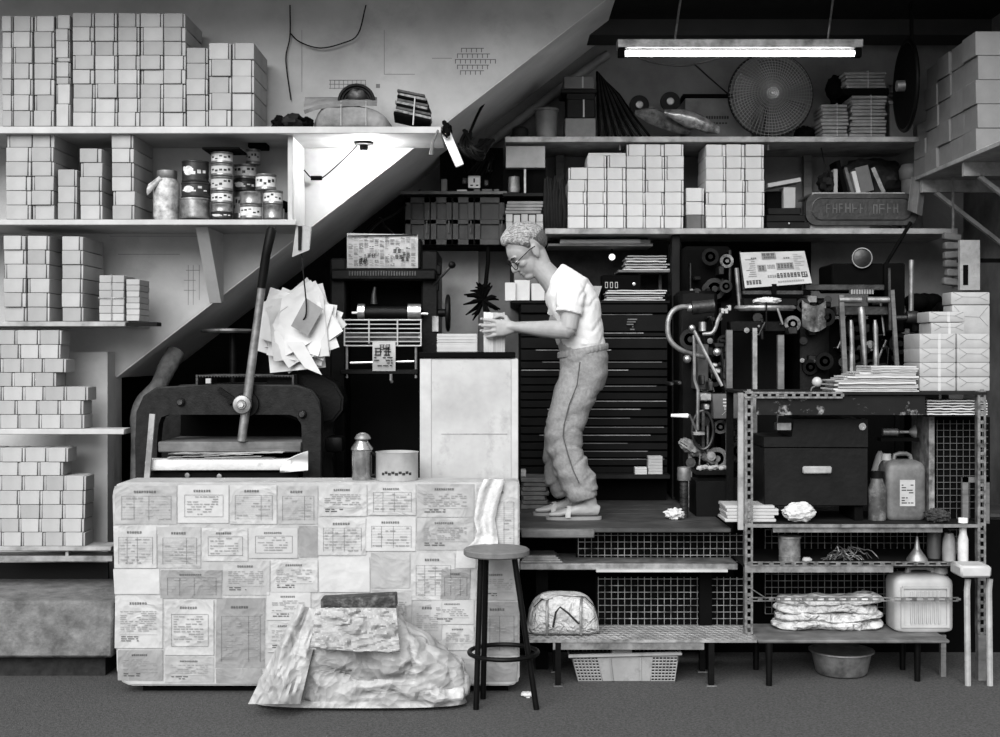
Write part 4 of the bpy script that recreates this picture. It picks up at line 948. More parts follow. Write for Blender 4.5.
# round fan with wire guard
YFN = 7.36; c = P(770.5, 95, YFN); rf = 42*YFN/F
fn = thing('electric_fan', 'large round electric fan with fine wire guard on the upper shelf', 'fan', (c.x, YFN, ZA))
WFN = mat('fan_wire', .5, .5, .2)
m = MB(); NR = 64
for k in range(NR):
    a = 2*PI*k/NR
    p = [(c.x+r*rf*math.cos(a+tw), YFN-.055*math.sqrt(max(0, 1-r*r))-.006, c.z+r*rf*math.sin(a+tw)) for r, tw in ((.15, 0), (.45, .12), (.75, .2), (1.0, .24))]
    m.tube(p, .0017, 4, cap=False)
for q in range(1, 13): r = rf*(.15+.85*q/12.5); m.tube([(c.x+r*math.cos(t*PI/20), YFN-.055*math.sqrt(max(0, 1-(r/rf)**2))-.008, c.z+r*math.sin(t*PI/20)) for t in range(40)], .0016, 4, closed=True)
m.build('guard', WFN, fn)
m = MB(); m.tube([(c.x+rf*math.cos(t*PI/24), YFN, c.z+rf*math.sin(t*PI/24)) for t in range(48)], .006, 6, closed=True); m.build('guard_ring', BLACK, fn)
m = MB()
for r in (.012, .024, .034): m.tube([(c.x+r*math.cos(t*PI/16), YFN-.064, c.z+r*math.sin(t*PI/16)) for t in range(32)], .003, 5, closed=True)
m.lathe([(0, -.062), (.036, -.062), (.036, -.05), (0, -.05)], (c.x, YFN, c.z), 24, axis='y'); m.build('hub_badge', STEELD, fn)
for k in range(3):
    a0 = k*2*PI/3+.4; m = MB()
    def bl(u, v): a = a0+u*1.5; r = rf*(.14+.76*v); return (c.x+r*math.cos(a), YFN+.015+.03*(u-.5), c.z+r*math.sin(a))
    m.sheet(bl, 8, 5, .003); m.build('blade', mat('fan_blade', .24, .4), fn)
MB().lathe([(0, .0), (.05, .0), (.055, .05), (.045, .12), (0, .13)], (c.x, YFN+.035, c.z), 20, axis='y').build('motor', BLACK, fn)
MB().bar((c.x, YFN+.1, c.z-.05), (c.x, YFN+.1, ZA+.02), .035, .03).build('neck', BLACK, fn)
MB().lathe([(0, 0), (.09, 0), (.085, .02), (0, .024)], (c.x, YFN+.1, ZA), 28).build('base', BLACK, fn)
tag(MB().ell((X(804, 7.5), 7.5, ZA+.05), (.06, .06, .05), n=24, m=14, fn=lambda d: 1+.35*nz(d.x*4, d.y*4, d.z*4)).build('rag', BLACKM), 'dark balled rag on the shelf right of the round fan', 'rag')
# bundles of paper on the shelf
def packs(a, b, yb, yt, Y, n, label, m_, string=True):
    t = thing('paper_bundle', label, 'bundle', P((a+b)/2, yb, Y)); z0 = Z(yb, Y)+.0006; z1 = Z(yt, Y); q = (z1-z0)/n
    for k in range(n):
        m = MB(); m.box(X(a+R.uniform(0, 2.5), Y), X(b-R.uniform(0, 2.5), Y), Y+R.uniform(0, .015), Y+.22, z0+k*q, z0+(k+.86)*q, bev=.003); m.build('packet', m_, t)
    if string:
        s = MB(); xm = X((a+b)/2+2, Y); s.tube([(xm, Y-.003, z0), (xm, Y-.003, z1), (xm, Y+.22, z1+.002)], .0028, 5); s.build('string', PAPERO, t)
    return t
DIMP = mat('dim_packets', .46, .8, var=.15, scale=12)
packs(821, 849, 136.4, 103.5, 7.32, 9, 'short string tied paper bundle right of the fan', DIMP)
packs(850, 888, 136.4, 95, 7.32, 12, 'tall string tied paper bundle beside the tin drum', DIMP)
packs(845, 887, 88, 71, 7.34, 5, 'upper paper bundle lying on a board above the tall bundle', DIMP)
m = MB(); m.box(X(843, 7.32), X(889, 7.32), 7.32, 7.6, Z(94.8, 7.32), Z(88.4, 7.33), bev=.003); tag(m.build('dark_board', BLACKM), 'dark thick board between the two paper bundles', 'board')
t = thing('tin_box', 'dull grey tin box with clutter on it beside the black wheel', 'box', P(902, 136, 7.4))
MB().box(X(889.5, 7.4), X(914, 7.4), 7.4, 7.65, ZA, Z(104, 7.4), bev=.004).build('body', GREYB, t)
MB().box(X(888.5, 7.395), X(915, 7.395), 7.395, 7.655, Z(104, 7.4)+.001, Z(101, 7.4)).build('lid', SHELFD, t)
m = MB(); m.ell(P(900, 91.5, 7.5), (.07, .06, .052), n=24, m=14, fn=lambda d: 1+.4*nz(d.x*4, d.y*4, d.z*4)); tag(m.build('rag', mat('rag_dim', .3, .9, var=.5, scale=20)), 'crumpled rag lying on the dull tin box', 'rag')
m = MB(); m.ell(P(835, 88, 7.5), (.055, .05, .07), n=20, m=12, fn=lambda d: 1+.3*nz(d.x*4, d.y*4, d.z*4)); m.bar(P(835, 104, 7.5), P(835, 95, 7.5), .03); tag(m.build('oil_can', BLACKM), 'black oil can perched on the short paper bundle', 'can')
# black wheel seen edge on
t = thing('flywheel', 'big black wheel hung edge on beside the right boxes', 'wheel', P(906, 130, 7.0))
c = P(906, 86, 7.0); ax = Vector((1, -.05, 0)).normalized(); u1 = Vector((-ax.y, ax.x, 0)); w1 = Vector((0, 0, 1)); rw = 44*7.0/F
m = MB(); m.tube([c+(u1*math.cos(t*PI/24)+w1*math.sin(t*PI/24))*rw for t in range(48)], .012, 8, closed=True); m.build('rim', BLACK, t)
m = MB(); m.cyl(c-ax*.008, c+ax*.008, rw*.97, n=40); m.build('disc', BLACKM, t)
m = MB(); m.cyl(c-ax*.05, c+ax*.02, .03, n=16); m.build('hub', STEELD, t)
m = MB(); m.bar(c+ax*.03-Vector((0, 0, .02)), (c.x+.03, c.y, CZ-.001), .016, .016); m.build('hanger', BLACK, t)
# conduit under the stairs
tag(MB().tube([P(482, 150, 7.66), P(530, 112, 7.68), P(570, 82, 7.70), P(608, 54, 7.71)], .026, 12).build('pipe', mat('pipe_grey', .42, .5, var=.2)), 'grey pipe running up under the sloping stair soffit', 'pipe')
# ---------------------------------------------------------------- lower back shelf, right end
ZL = Z(228.3, YF)+.0006
t = thing('type_chest', 'dark chest of three shallow drawers at the right of the white blocks', 'drawers', P(788, 228, 7.28))
for k, (a, b) in enumerate([(767, 810), (767, 806), (769, 802)]):
    MB().box(X(a, 7.28), X(b, 7.28), 7.28+.01*k, 7.55, ZL+.0005+k*.04, ZL+.038+k*.04, bev=.004).build('drawer', WOODD, t)
MB().ell(P(789, 223.5, 7.275), (.007, .007, .007)).build('knob', STEEL, t)
t = thing('lidded_box', 'small white carton under a slanted board beside the white blocks', 'box', P(791, 207, 7.3))
z3 = ZL+.1186
MB().box(X(784, 7.3), X(796, 7.3), 7.31, 7.42, z3+.0005, Z(187, 7.3), bev=.002).build('body', BOX, t)
m = MB(); m.bar(P(765.5, 187, 7.36), P(798, 181, 7.36), .14, .022); m.build('slanted_board', PAPERO, t)
MB().box(X(767, 7.35), X(783, 7.35), 7.36, 7.5, z3+.0005, Z(190, 7.3)).build('dark_tin', BLACKM, t)
# cast nameplate
YM = 7.27; t = thing('nameplate', 'cast iron maker plate with raised lettering standing on the lower shelf', 'plate', P(861, 227, YM))
def rrect(a, b, c, d, r, n=6):
    x0, x1, z0, z1 = X(a, YM), X(b, YM), Z(d, YM), Z(c, YM); q = []
    for cx_, cz_, s in ((x1-r, z0+r, -PI/2), (x1-r, z1-r, 0), (x0+r, z1-r, PI/2), (x0+r, z0+r, PI)): q += [(cx_+r*math.cos(s+k*PI/2/n), cz_+r*math.sin(s+k*PI/2/n)) for k in range(n+1)]
    return q
m = MB(); m.prism(rrect(806, 918, 193.5, 225, .06), YM, YM+.03); m.build('plate', mat('cast_plate', .17, .5, .3, var=.3, bump=.3), t)
m = MB(); q = rrect(812, 912, 198, 220, .055); m.tube([(x, YM-.001, z) for x, z in q], .004, 5, closed=True); m.build('raised_border', IRON, t)
m = MB(); rr = random.Random(21); x = X(826, YM); h = Z(204, YM)-Z(213.5, YM); z = Z(213.5, YM)
while x < X(898, YM):
    s = h*rr.uniform(.45, .7)
    if rr.random() < .88:
        k = rr.randrange(4); zz = z+rr.uniform(-.003, .003)
        m.box(x, x+.006, YM-.005, YM-.0002, zz, zz+h); 
        if k in (0, 1): m.box(x+s-.006, x+s, YM-.005, YM-.0002, zz, zz+h)
        if k in (0, 2): m.box(x+.006, x+s-.006, YM-.0048, YM-.0002, zz+h-.007, zz+h)
        if k in (1, 3, 2): m.box(x+.006, x+s-.006, YM-.0048, YM-.0002, zz+h*.45, zz+h*.45+.007)
    x += s+.009
m.build('raised_letters', mat('cast_letters', .30, .5, .4, var=.3), t)
MB().box(X(808, 7.3), X(870, 7.3), 7.305, 7.5, ZL, Z(225.6, 7.3)).build('support_board', SHELFD, t)
MB_ = MB(); MB_.box(X(812, 7.36), X(905, 7.36), 7.36, 7.7, Z(194.6, 7.36), Z(192.4, 7.36)); MB_.box(X(812, 7.4), X(815, 7.4), 7.4, 7.6, ZL, Z(194.7, 7.36)); MB_.box(X(902, 7.4), X(905, 7.4), 7.4, 7.6, ZL, Z(194.7, 7.36)); tag(MB_.build('book_stand', SHELFD), 'low pale stand behind the cast plate carrying leaning books', 'stand')
zz = Z(192.4, 7.36)+.0006
bk = [(836, 3.5, 24, 0, PAPERO, 'short pale book leaning left of the row behind the cast plate'), (846, 4, 33, -14, BLACKM, 'tall black book in the leaning row above the cast plate'), (853, 3, 26, -16, WOODM, 'thin grey book in the leaning row above the cast plate'), (859, 4, 22, -14, PAPER, 'slim white book in the leaning row above the cast plate'), (868, 13, 26, -14, mat('book_grey', .36, .7), 'broad grey book, widest of the leaning row above the plate'), (884, 4, 27, -24, STEELD, 'thin ruler like book leaning hardest at the right of the row')]
for px, w, h, an, mm, lb in bk:
    Y = 7.4; W_ = w*Y/F; H = h*Y/F; t = thing('book', lb, 'book', (X(px, Y), Y, zz), 'books leaning above the cast plate')
    a = math.radians(an); rot = (0, a, 0); cc = Vector((X(px, Y), Y+.08, zz+abs(math.sin(a))*W_/2+.001))+Matrix.Rotation(a, 3, 'Y') @ Vector((0, 0, H/2))
    MB().obox(cc, (W_*.9, .14, H*.98), rot).build('pages', PAPERO, t)
    m = MB()
    for s_ in (-1, 1): m.obox(cc+Matrix.Rotation(a, 3, 'Y') @ Vector((s_*W_*.47, 0, 0)), (W_*.06+.001, .15, H), rot)
    m.obox(cc+Vector((0, -.074, 0)), (W_, .004, H), rot); m.build('cover', mm, t)
m = MB(); m.ell(P(872, 176, 7.66), (.20, .08, .095), n=36, m=20, fn=lambda d: 1+.3*nz(d.x*3, d.y*3, d.z*3)); tag(m.build('leather_heap', mat('dark_leather', .12, .6, var=.5, scale=10, bump=.6)), 'dark leather heap slumped behind the leaning books', 'leather')
m = MB(); m.ell(P(828, 183, 7.45), (.055, .05, .06), n=22, m=14, fn=lambda d: 1+.5*nz(d.x*5, d.y*5, d.z*5)); m.tube([P(828, 178, 7.45), P(824, 160, 7.45), P(820, 143, 7.45)], .004, 5); tag(m.build('twine_ball', WOODD), 'dark ball of twine hanging above the left end of the plate', 'twine')
bottle(912, 7.5, ZL, [(.06, .0005), (.06, .30), (.07, .31), (.075, .36), (.06, .39)], 'tall grey jar at the right end of the lower back shelf', GREYB, None, 'jar', 'jar')
# ---------------------------------------------------------------- shelf on the right wall with boxes
xw0, xw1, zw = 2.30, 2.778, 2.466
t = thing('side_shelf', 'deep shelf fixed to the right wall carrying tall box stacks', 'shelf', (2.5, 6.6, zw))
m = MB(); m.box(xw0, xw1, 5.95, 7.28, zw, zw+.022, bev=.003); m.build('board', SHELFD, t)
for y in (6.5, 7.15):
    MB().box(xw0+.02, xw1, y, y+.03, zw-.07, zw-.001).build('bearer', SHELFD, t)
    MB().bar((xw0+.1, y+.015, zw-.07), (xw1-.004, y+.015, zw-.36), .03, .02).build('strut', SHELFD, t)
zb = zw+.0225; WC = ('nearest column', 'second column', 'third column', 'fourth column', 'farthest column')
for k, (y, n, hh) in enumerate([(6.34, 5, .118), (6.53, 5, .118), (6.72, 5, .116), (6.91, 5, .114), (7.10, 3, .10)]):
    for r in range(n):
        zz0 = zb+r*hh; row = 'top' if r == n-1 else ('bottom' if r == 0 else ORD[r+1]+' from bottom')
        x0 = 2.325+R.uniform(-.008, .012)+.0*k
        card_box(x0, x0+.24, zz0+.0004, zz0+hh, y, .185, f'large pale box, {row} in the {WC[k]} on the right wall shelf', 'boxes on the right wall shelf', style=0, m=BOXD, jig=.5)
# hanging sample pads by the right wall
t = thing('hanging_pads', 'stack of pads hanging on the dark right wall below the box shelf', 'pads', P(950, 290, 7.0))
for k in range(6):
    m = MB(); m.obox(P(953+R.uniform(-2, 2), 282-k*9, 7.0), (.095, .05, .038), (0, R.uniform(-.15, .15), 0), 0, .006); m.build('pad', mat('pad_grey', .34, .8, var=.3, rnd=.3), t)
MB().bar(P(953, 290, 7.035), Vector((X(953, 7.035), 7.035, zw-.0005)), .012, .006).build('hanger', STEELD, t)
t = thing('wall_board', 'pale upright board fixed to the right wall above the parcels', 'board', P(968, 290, 6.8))
MB().box(X(960, 6.8), X(980, 6.8), 6.8, 6.83, Z(290, 6.8), Z(240, 6.8)).build('panel', SHELFD, t)
MB().box(X(963, 6.8), X(968, 6.8), 6.797, 6.7995, Z(285, 6.8), Z(265, 6.8)).build('window', BLACKM, t)
MB().box(X(960, 6.8), 2.779, 6.832, 6.85, Z(262, 6.8), Z(258, 6.8)).build('arm', BLACKM, t)
tag(MB().tube([P(911, 222, 7.1), P(886, 264, 7.2)], .011, 8).build('pole', BLACK), 'dark pole leaning from the lower back shelf onto the press', 'pole')
m = MB(); m.sheet(lambda u, v: P(912+14*u-4*(1-v), 176+34*(1-v)+6*u, 7.2+.012*math.sin(u*8)), 8, 6, .004); tag(m.build('paper_bag', mat('bag_grey', .36, .8, var=.2)), 'limp grey bag hanging below the end of the side shelf', 'bag')
# ---------------------------------------------------------------- shelving behind the man, over the type cabinet
YT2 = 7.2
tc_ = thing('type_cabinet', 'tall black type cabinet of many shallow drawers behind the man', 'cabinet', (X(590, YT2), YT2, ZD))
CAB = stained(mat('type_cabinet_wood', .032, .55, spec=.09, var=.4, scale=9), .5, 14, .5, .03, (.3, 1, 4))
kx0, kx1 = X(520, YT2), X(668, YT2); ztc = Z(300.5, YT2)
MB().box(kx0, kx1, YT2+.02, YB-.01, Z(474, YT2), ztc-.02).build('carcass', BLACKM, tc_)
MB().box(kx0-.05, kx1+.01, YT2-.03, YB-.01, ztc-.019, ztc, bev=.004).build('top_board', CAB, tc_)
ys = [303.5, 313.5, 332, 337, 349, 361, 369, 377, 385, 392, 400, 408, 417, 426, 434, 442, 450, 458, 466, 473.5]
rr = random.Random(2)
for a, b in zip(ys, ys[1:]):
    t_ = rr.uniform(0, .02); m = MB(); m.box(kx0+.004, kx1-.004, YT2-t_, YT2+.019, Z(b-.6, YT2), Z(a+.6, YT2), bev=.0025); d = m.build('drawer', CAB, tc_)
    if rr.random() < .75:
        s0 = rr.uniform(0, .4); s1 = rr.uniform(.6, 1); m = MB(); m.box(kx0+(kx1-kx0)*s0, kx0+(kx1-kx0)*s1, YT2-t_-.004, YT2-t_-.0002, Z(a+1.5, YT2), Z(a+.7, YT2)); m.build('label_rail', STEELD if rr.random() < .5 else WOODM, d)
m = MB(); rr = random.Random(8)
for k in range(5): m.box(X(627+rr.uniform(-1, 5), 7.19), X(632+rr.uniform(0, 5), 7.19), 7.176, 7.178, Z(320+k*2.5, 7.19), Z(318.8+k*2.5, 7.19))
m.build('emblem', WOODM, tc_)
MB().box(kx0, kx1, YT2-.1, YB-.01, Z(479, YT2-.1), Z(474.5, YT2-.1), bev=.003).build('ledge', WOODD, tc_)
MB().box(kx0, kx1, YT2+.06, YB-.01, ZD+.0005, Z(479.5, YT2-.1)).build('plinth', BLACKM, tc_)
zl = Z(474.5, YT2-.1)+.0005
m = MB()
for k in range(6): m.box(X(648, 7.11)+R.uniform(0, .003), X(662.5, 7.11), 7.11, 7.18, zl+k*.0165, zl+.0155+k*.0165, bev=.001)
tag(m.build('card_stack', PAPERO), 'small upright stack of pale cards at the foot of the type cabinet', 'cards')
m = MB()
for k in range(3): m.box(X(635, 7.1), X(647, 7.1), 7.1, 7.16, zl+k*.013, zl+.012+k*.013, bev=.001)
tag(m.build('card_stack', PAPER), 'low white card stack left of the upright card stack', 'cards')
m = MB()
for k in range(7): m.box(X(521-.0, 6.85)+.006*(k % 3), X(551-(k*3) % 7, 6.85), 6.84+.004*(k % 2), 7.08, ZD+.0006+k*.0235, ZD+.022+k*.0235, bev=.003)
tag(m.build('board_stack', WOODM), 'stack of rough boards on the platform behind the feet of the man', 'boards')
tag(MB().box(X(521, 6.9), X(526, 6.9), 6.9, 7.0, ZD+.166, ZD+.2, bev=.002).build('card_stack', PAPERO), 'tiny pale card block on the rough boards at the metal cabinet', 'cards')
# on the cabinet top
zt = ztc+.0006
tag(MB().box(X(510, 7.7), X(668, 7.7), 7.7, 7.74, zt, Z(240, 7.7)).build('back_board', mat('dim_board', .12, .7, spec=.1, var=.4, scale=10)), 'dark board standing at the back of the type cabinet top', 'board')
for k, (a, b, yt, Y) in enumerate([(505, 516, 282.5, 7.24), (514.8, 530, 280, 7.26), (531.5, 545, 283.5, 7.24), (514, 538, 270.5, 7.42)]):
    lb = ('left small white carton behind the hands of the man', 'middle small white carton behind the hands of the man', 'right small white carton below the chin of the man', 'dim grey carton standing behind the three small cartons')[k]
    tag(MB().box(X(a, Y), X(b, Y)-.001, Y, Y+.1, zt, Z(yt, Y), bev=.002).build('carton', BOXW if k < 3 else GREYB), lb, 'box')
t = thing('paper_tray', 'shallow white paper tray right behind the back of the man', 'tray', P(583, 299, 7.3))
m = MB(); z0 = zt; m.add([(X(566, 7.3), 7.3, z0), (X(597, 7.3), 7.3, z0), (X(597, 7.3), 7.5, z0), (X(566, 7.3), 7.5, z0), (X(562, 7.28), 7.28, Z(286, 7.28)), (X(602, 7.28), 7.28, Z(286, 7.28)), (X(602, 7.28), 7.52, Z(286, 7.28)), (X(562, 7.28), 7.52, Z(286, 7.28))], [(3, 2, 1, 0), (0, 1, 5, 4), (1, 2, 6, 5), (2, 3, 7, 6), (3, 0, 4, 7), (4, 5, 6, 7)]); m.build('body', PAPERO, t)
rd = thing('radio', 'small black radio with three white marks on the type cabinet', 'radio', P(621, 299, 7.4))
MB().box(X(602, 7.42), X(641, 7.42), 7.42, 7.54, zt, Z(275, 7.42), bev=.005).build('body', BLACKM, rd)
m = MB()
for k in range(3):
    x = X(605+k*5, 7.42); m.box(x, x+.003, 7.4165, 7.419, Z(288, 7.42), Z(282, 7.42)); m.box(x+.013, x+.016, 7.4165, 7.419, Z(288, 7.42), Z(282, 7.42)); m.box(x+.003, x+.013, 7.417, 7.419, Z(282.6, 7.42), Z(282, 7.42)); m.box(x+.003, x+.013, 7.417, 7.419, Z(288, 7.42), Z(287.4, 7.42))
m.build('dial_mark', SHELF, rd)
MB().lathe([(0, -.01), (.009, -.008), (.009, 0)], (X(634, 7.42), 7.419, Z(284, 7.42)), 14, axis='y').build('knob', STEEL, rd)
def messy(a, b, yb, yt, Y, n, label, z0=None, mats=(PAPER, PAPERG, PAPERO), d=.2):
    z0 = Z(yb, Y) if z0 is None else z0; t = thing('paper_pile', label, 'paper', (X((a+b)/2, Y), Y+.1, z0)); q = (Z(yt, Y)-z0)/n
    for k in range(n):
        s = MB(); xa, xb = X(a+R.uniform(0, 6), Y), X(b-R.uniform(0, 7), Y)
        s.sheet(lambda u, v: (xa+(xb-xa)*u, Y+.01*(k % 3)+d*v, z0+k*q+q*.35+.25*q*nz(u*5, v*4, k)), 8, 3, q*.5); s.build('sheet', mats[k % 3], t)
    return t
messy(604, 669, 0, 288.5, 7.22, 5, 'untidy flat magazines in front of the small radio', zt+.001)
sh = thing('small_shelf', 'little shelf bracketed above the radio behind the man', 'shelf', P(640, 273, 7.45))
MB().box(X(618, 7.45), X(669, 7.45), 7.42, 7.70, Z(272.5, 7.45), Z(270.2, 7.45)).build('board', WOODM, sh)
for px in (640, 662): MB().box(X(px, 7.45), X(px+3, 7.45), 7.6, 7.63, zt, Z(272.6, 7.45)).build('support', WOODM, sh)
messy(622, 672, 270, 253.5, 7.43, 6, 'pile of papers on the little shelf behind the man', Z(270.2, 7.45)+.001)
tag(MB().ell(P(612, 257, 7.55), (.019, .019, .019)).build('bulb', emit('small_bulb', .6)), 'small round white bulb glowing beside the back of the man', 'bulb')
MB_ = MB(); MB_.cyl(P(612, 253, 7.56), P(612, 246, 7.60), .005, n=6); MB_.bar(P(612, 246, 7.6), (X(612, 7.7), 7.7, Z(244, 7.6)), .01); tag(MB_.build('bulb_holder', BLACKM), 'thin dark stem holding the small white bulb', 'holder')
bd = thing('roll_shelf', 'narrow plank with rolled papers directly under the lower back shelf', 'shelf', P(600, 246, 7.4))
MB().box(X(548, 7.4), X(652, 7.4), 7.36, 7.69, Z(246.5, 7.4), Z(244.2, 7.4)).build('plank', WOODM, bd)
for px in (551, 648): MB().box(X(px, 7.4), X(px+2, 7.4), 7.5, 7.53, Z(244.2, 7.4), Z(234, YF)-.001).build('hanger', WOODD, bd)
for k, (a, b, y, r, mm, lb) in enumerate([(560, 640, 240.8, .013, PAPER, 'long thin white paper roll, front of those under the shelf'), (585, 650, 238, .014, PAPERO, 'short dim paper roll behind the long white roll')]):
    Y = 7.39+.05*k; z = Z(244.2, 7.4)+r+.0006+.0*k; tag(MB().cyl((X(a, Y), Y, z), (X(b, Y), Y, z+.001), r, n=14).build('paper_roll', mm), lb, 'roll')
messy(600, 640, 0, 237, 7.5, 3, 'flat sheets at the back beside the paper rolls', Z(244.2, 7.4)+.001, d=.15)
t = thing('wood_post', 'dark wooden post right of the paper shelves', 'post', P(674, 300, 7.3))
MB().box(X(672, 7.3), X(680, 7.3), 7.30, 7.36, ZD+.001, Z(234, YF)-.001, bev=.003).build('shaft', WOODD, t)

tag(MB().box(X(684, 7.66), X(815, 7.66), 7.76, 7.78, ZD+.001, Z(236, 7.76)).build('darkening_sheet', mat('added_dark_sheet', .045, .8, spec=.05)), 'tall dark sheet added to darken the back wall behind the left press', 'sheet')  # added sheet that keeps the wall behind the left press dark
# ---------------------------------------------------------------- big hand lever press at the left
def pp(Y, pts): return [(X(a, Y), Z(b, Y)) for a, b in pts]
YE = 6.32
hp = thing('lever_press', 'massive black arch framed hand press with a long lever', 'press', (X(232, YE), 6.5, ZD))
ARCH = [(135, 440), (136, 412), (143, 396), (156, 387), (215, 384.5), (296, 385), (312, 390), (319, 400), (321, 414)]
INN = [(303, 424), (298, 416), (290, 413), (168, 413), (160, 416), (157, 424), (157, 440)]
ZB0 = ZD+.0006
for y0 in (YE, 6.78):
    m = MB(); pl = pp(YE, ARCH); zb_ = ZB0
    m.prism(pl+[(pl[-1][0], zb_), (X(303, YE), zb_)]+pp(YE, INN)+[(X(157, YE), zb_), (pl[0][0], zb_)], y0, y0+.09)
    bmesh.ops.bevel(m.bm, geom=[e for e in m.bm.edges if abs(e.verts[0].co.y-e.verts[1].co.y) < .001], offset=.008, segments=2, affect='EDGES')
    m.build('arch_frame', mat('press_casting', .085, .5, .2, var=.45, scale=22, bump=.12, bscale=110, spec=.14), hp)
m = MB(); m.box(X(165, YE), X(298, YE), YE+.09, 6.78, Z(412, YE), Z(398, YE)); m.build('cross_head', BLACK, hp)
MB().box(X(160, YE), X(300, YE), 6.73, 6.775, ZB0, Z(412, YE)-.002).build('shade_plate', BLACKM, hp)  # added black plate so the arch opening reads as deep shade
m = MB(); z = Z(384, YE)+.001
for k in range(34): m.box(X(190+k*3, YE), X(190+k*3, YE)+.005, 6.45, 6.86, z+.03, z+.035)
for k in range(10): m.box(X(190, YE), X(289, YE), 6.45+k*.042, 6.454+k*.042, z+.035, z+.04)
for a in (190, 288): m.box(X(a, YE), X(a+2, YE), 6.44, 6.87, z-.01, z+.042)
m.build('mesh_tray', IRON, hp)
m = MB(); m.box(X(201, YE), X(206, YE), 6.42, 6.44, z, z+.024); m.build('paper_tab', PAPERO, hp)
m = MB(); q = pp(6.62, [(262, 398), (270, 380), (281, 369), (292, 368), (318, 373), (337, 383), (345, 397), (344, 410), (335, 421), (322, 424), (300, 420), (270, 412)])
m.prism(q, 6.55, 6.76); bmesh.ops.bevel(m.bm, geom=[e for e in m.bm.edges if abs(e.verts[0].co.y-e.verts[1].co.y) < .001], offset=.012, segments=2, affect='EDGES'); m.build('gear_guard', BLACK, hp)
m = MB(); m.box(X(326, 6.6), X(344, 6.6), 6.55, 6.7, Z(452, 6.6), Z(436, 6.6), bev=.02, seg=2); m.build('side_lug', BLACK, hp)
m = MB(); c = P(245, 404, YE)
m.lathe([(0, -.03), (.02, -.03), (.024, -.022), (.042, -.018), (.046, -.008), (.046, 0), (0, 0)], (c.x, YE-.062, c.z), 28, axis='y'); m.build('hub', STEELD, hp)
m = MB(); m.lathe([(0, -.104), (.013, -.104), (.013, -.09), (0, -.09)], (c.x, YE, c.z), 6, axis='y'); m.build('hub_nut', STEEL, hp)
m = MB(); m.lathe([(0, 0), (.06, 0), (.06, .028), (0, .028)], (c.x+.01, YE-.026, c.z), 28, axis='y'); m.build('boss', BLACK, hp)
lv = MB(); lv.ctube([P(241.5, 441, YE-.03), P(247, 400, YE-.034), P(251.5, 365, YE-.045), P(258.5, 312, YE-.06), P(262, 285, YE-.068)], [.021, .023, .021, .019, .019], 12); lv.build('lever', STEELD, hp)
lv = MB(); lv.tube([P(261.5, 288, YE-.068), P(266, 255, YE-.075), P(271.5, 230, YE-.082), P(272.2, 227, YE-.083)], [.022, .022, .025, .016], 12); lv.build('lever_grip', BLACK, hp)
for a, b in ((181, 402), (302.5, 414)):
    q = P(a, b, YE); m = MB(); m.lathe([(0, -.03), (.013, -.03), (.017, -.024), (.022, -.008), (.022, 0), (0, 0)], (q.x, YE, q.z), 10, axis='y'); m.build('bolt', IRON, hp)
m = MB(); m.bar(P(219, 389, YE-.012), P(238, 402, YE-.012), .03, .02); m.bar(P(228, 403, YE-.012), P(240, 397, YE-.012), .022, .02); m.build('catch', BLACK, hp)
MB().box(X(159, YE), X(301.5, YE), YE-.02, 6.8, Z(452, YE), Z(441.5, YE), bev=.005).build('press_board', WOODM, hp)
MB().box(X(150, YE), X(300, YE), 6.26, 6.8, Z(478, YE), Z(471, YE)).build('bed', BLACK, hp)
for a, b in ((188, 475), (220, 476)): MB().lathe([(0, -.02), (.012, -.018), (.014, -.004), (0, 0)], P(a, b, 6.26), 12, axis='y').build('bed_bolt', STEELD, hp)
MB().bar(P(152.5, 414, 6.18), P(147, 479, 6.18), .026, .014).build('prop_strip', SHELFD, hp)
t = thing('layboard', 'white padded board with loose papers in the mouth of the press', 'board', P(226, 470, 6.2))
m = MB(); m.box(X(144.5, 6.2), X(292, 6.2), 6.2, 6.305, Z(470.5, 6.2), Z(459.5, 6.2), bev=.01, seg=2)
for v in m.bm.verts: v.co.z += .004*nz(v.co.x*12, v.co.y*10, 2)
m.build('padding', stained(mat('pad_white', .72, .8, var=.06, scale=9, bump=.4), .5, 10, .6, .3), t)
m = MB(); m.sheet(lambda u, v: P(280+28*u, 470-19*v*(.35+.65*u**.6)+3*(1-u), 6.19-.02*math.sin(v*5+u*3)), 12, 10, .004); m.build('crumpled_cover', PAPER, t)
rr = random.Random(14)
for k in range(11):
    a = rr.uniform(160, 225); b = a+rr.uniform(45, 75); z = Z(458.6, 6.22)+.0022*k; s = MB(); tl = rr.uniform(-.006, .01)
    s.sheet(lambda u, v: (X(a, 6.22)+(X(b, 6.22)-X(a, 6.22))*u, 6.215+.08*v, z+.004*(k > 4)+tl*(u-.3)+.004*abs(nz(u*4, v*3, k))), 8, 4, .0015); s.build('sheet', [PAPERO, PAPERG, WOODM][k % 3], t)
tag(MB().ctube([P(176, 352, 6.9), P(168, 366, 6.85), P(158, 386, 6.8), P(143, 402, 6.75), P(137, 418, 6.75), P(137, 440, 6.75), Vector((X(137, 6.75), 6.72, ZB0))], [.05, .05, .042, .04, .035, .03, .03], 12).build('flue', mat('flue_grey', .30, .7, var=.4, scale=14, bump=.4)), 'grey bent flue curving up behind the left end of the press', 'pipe')
t = thing('side_table', 'small round table deep behind the press lever', 'table', P(233, 331, 7.0))
MB().lathe([(0, 0), (.14, 0), (.15, .01), (.15, .02), (0, .026)], P(229, 333, 7.0), 28).build('top', STEELD, t)
MB().cyl(P(233, 333, 7.0), Vector((X(233, 7.0), 7.0, ZB0)), .02, n=10).build('stem', BLACK, t)
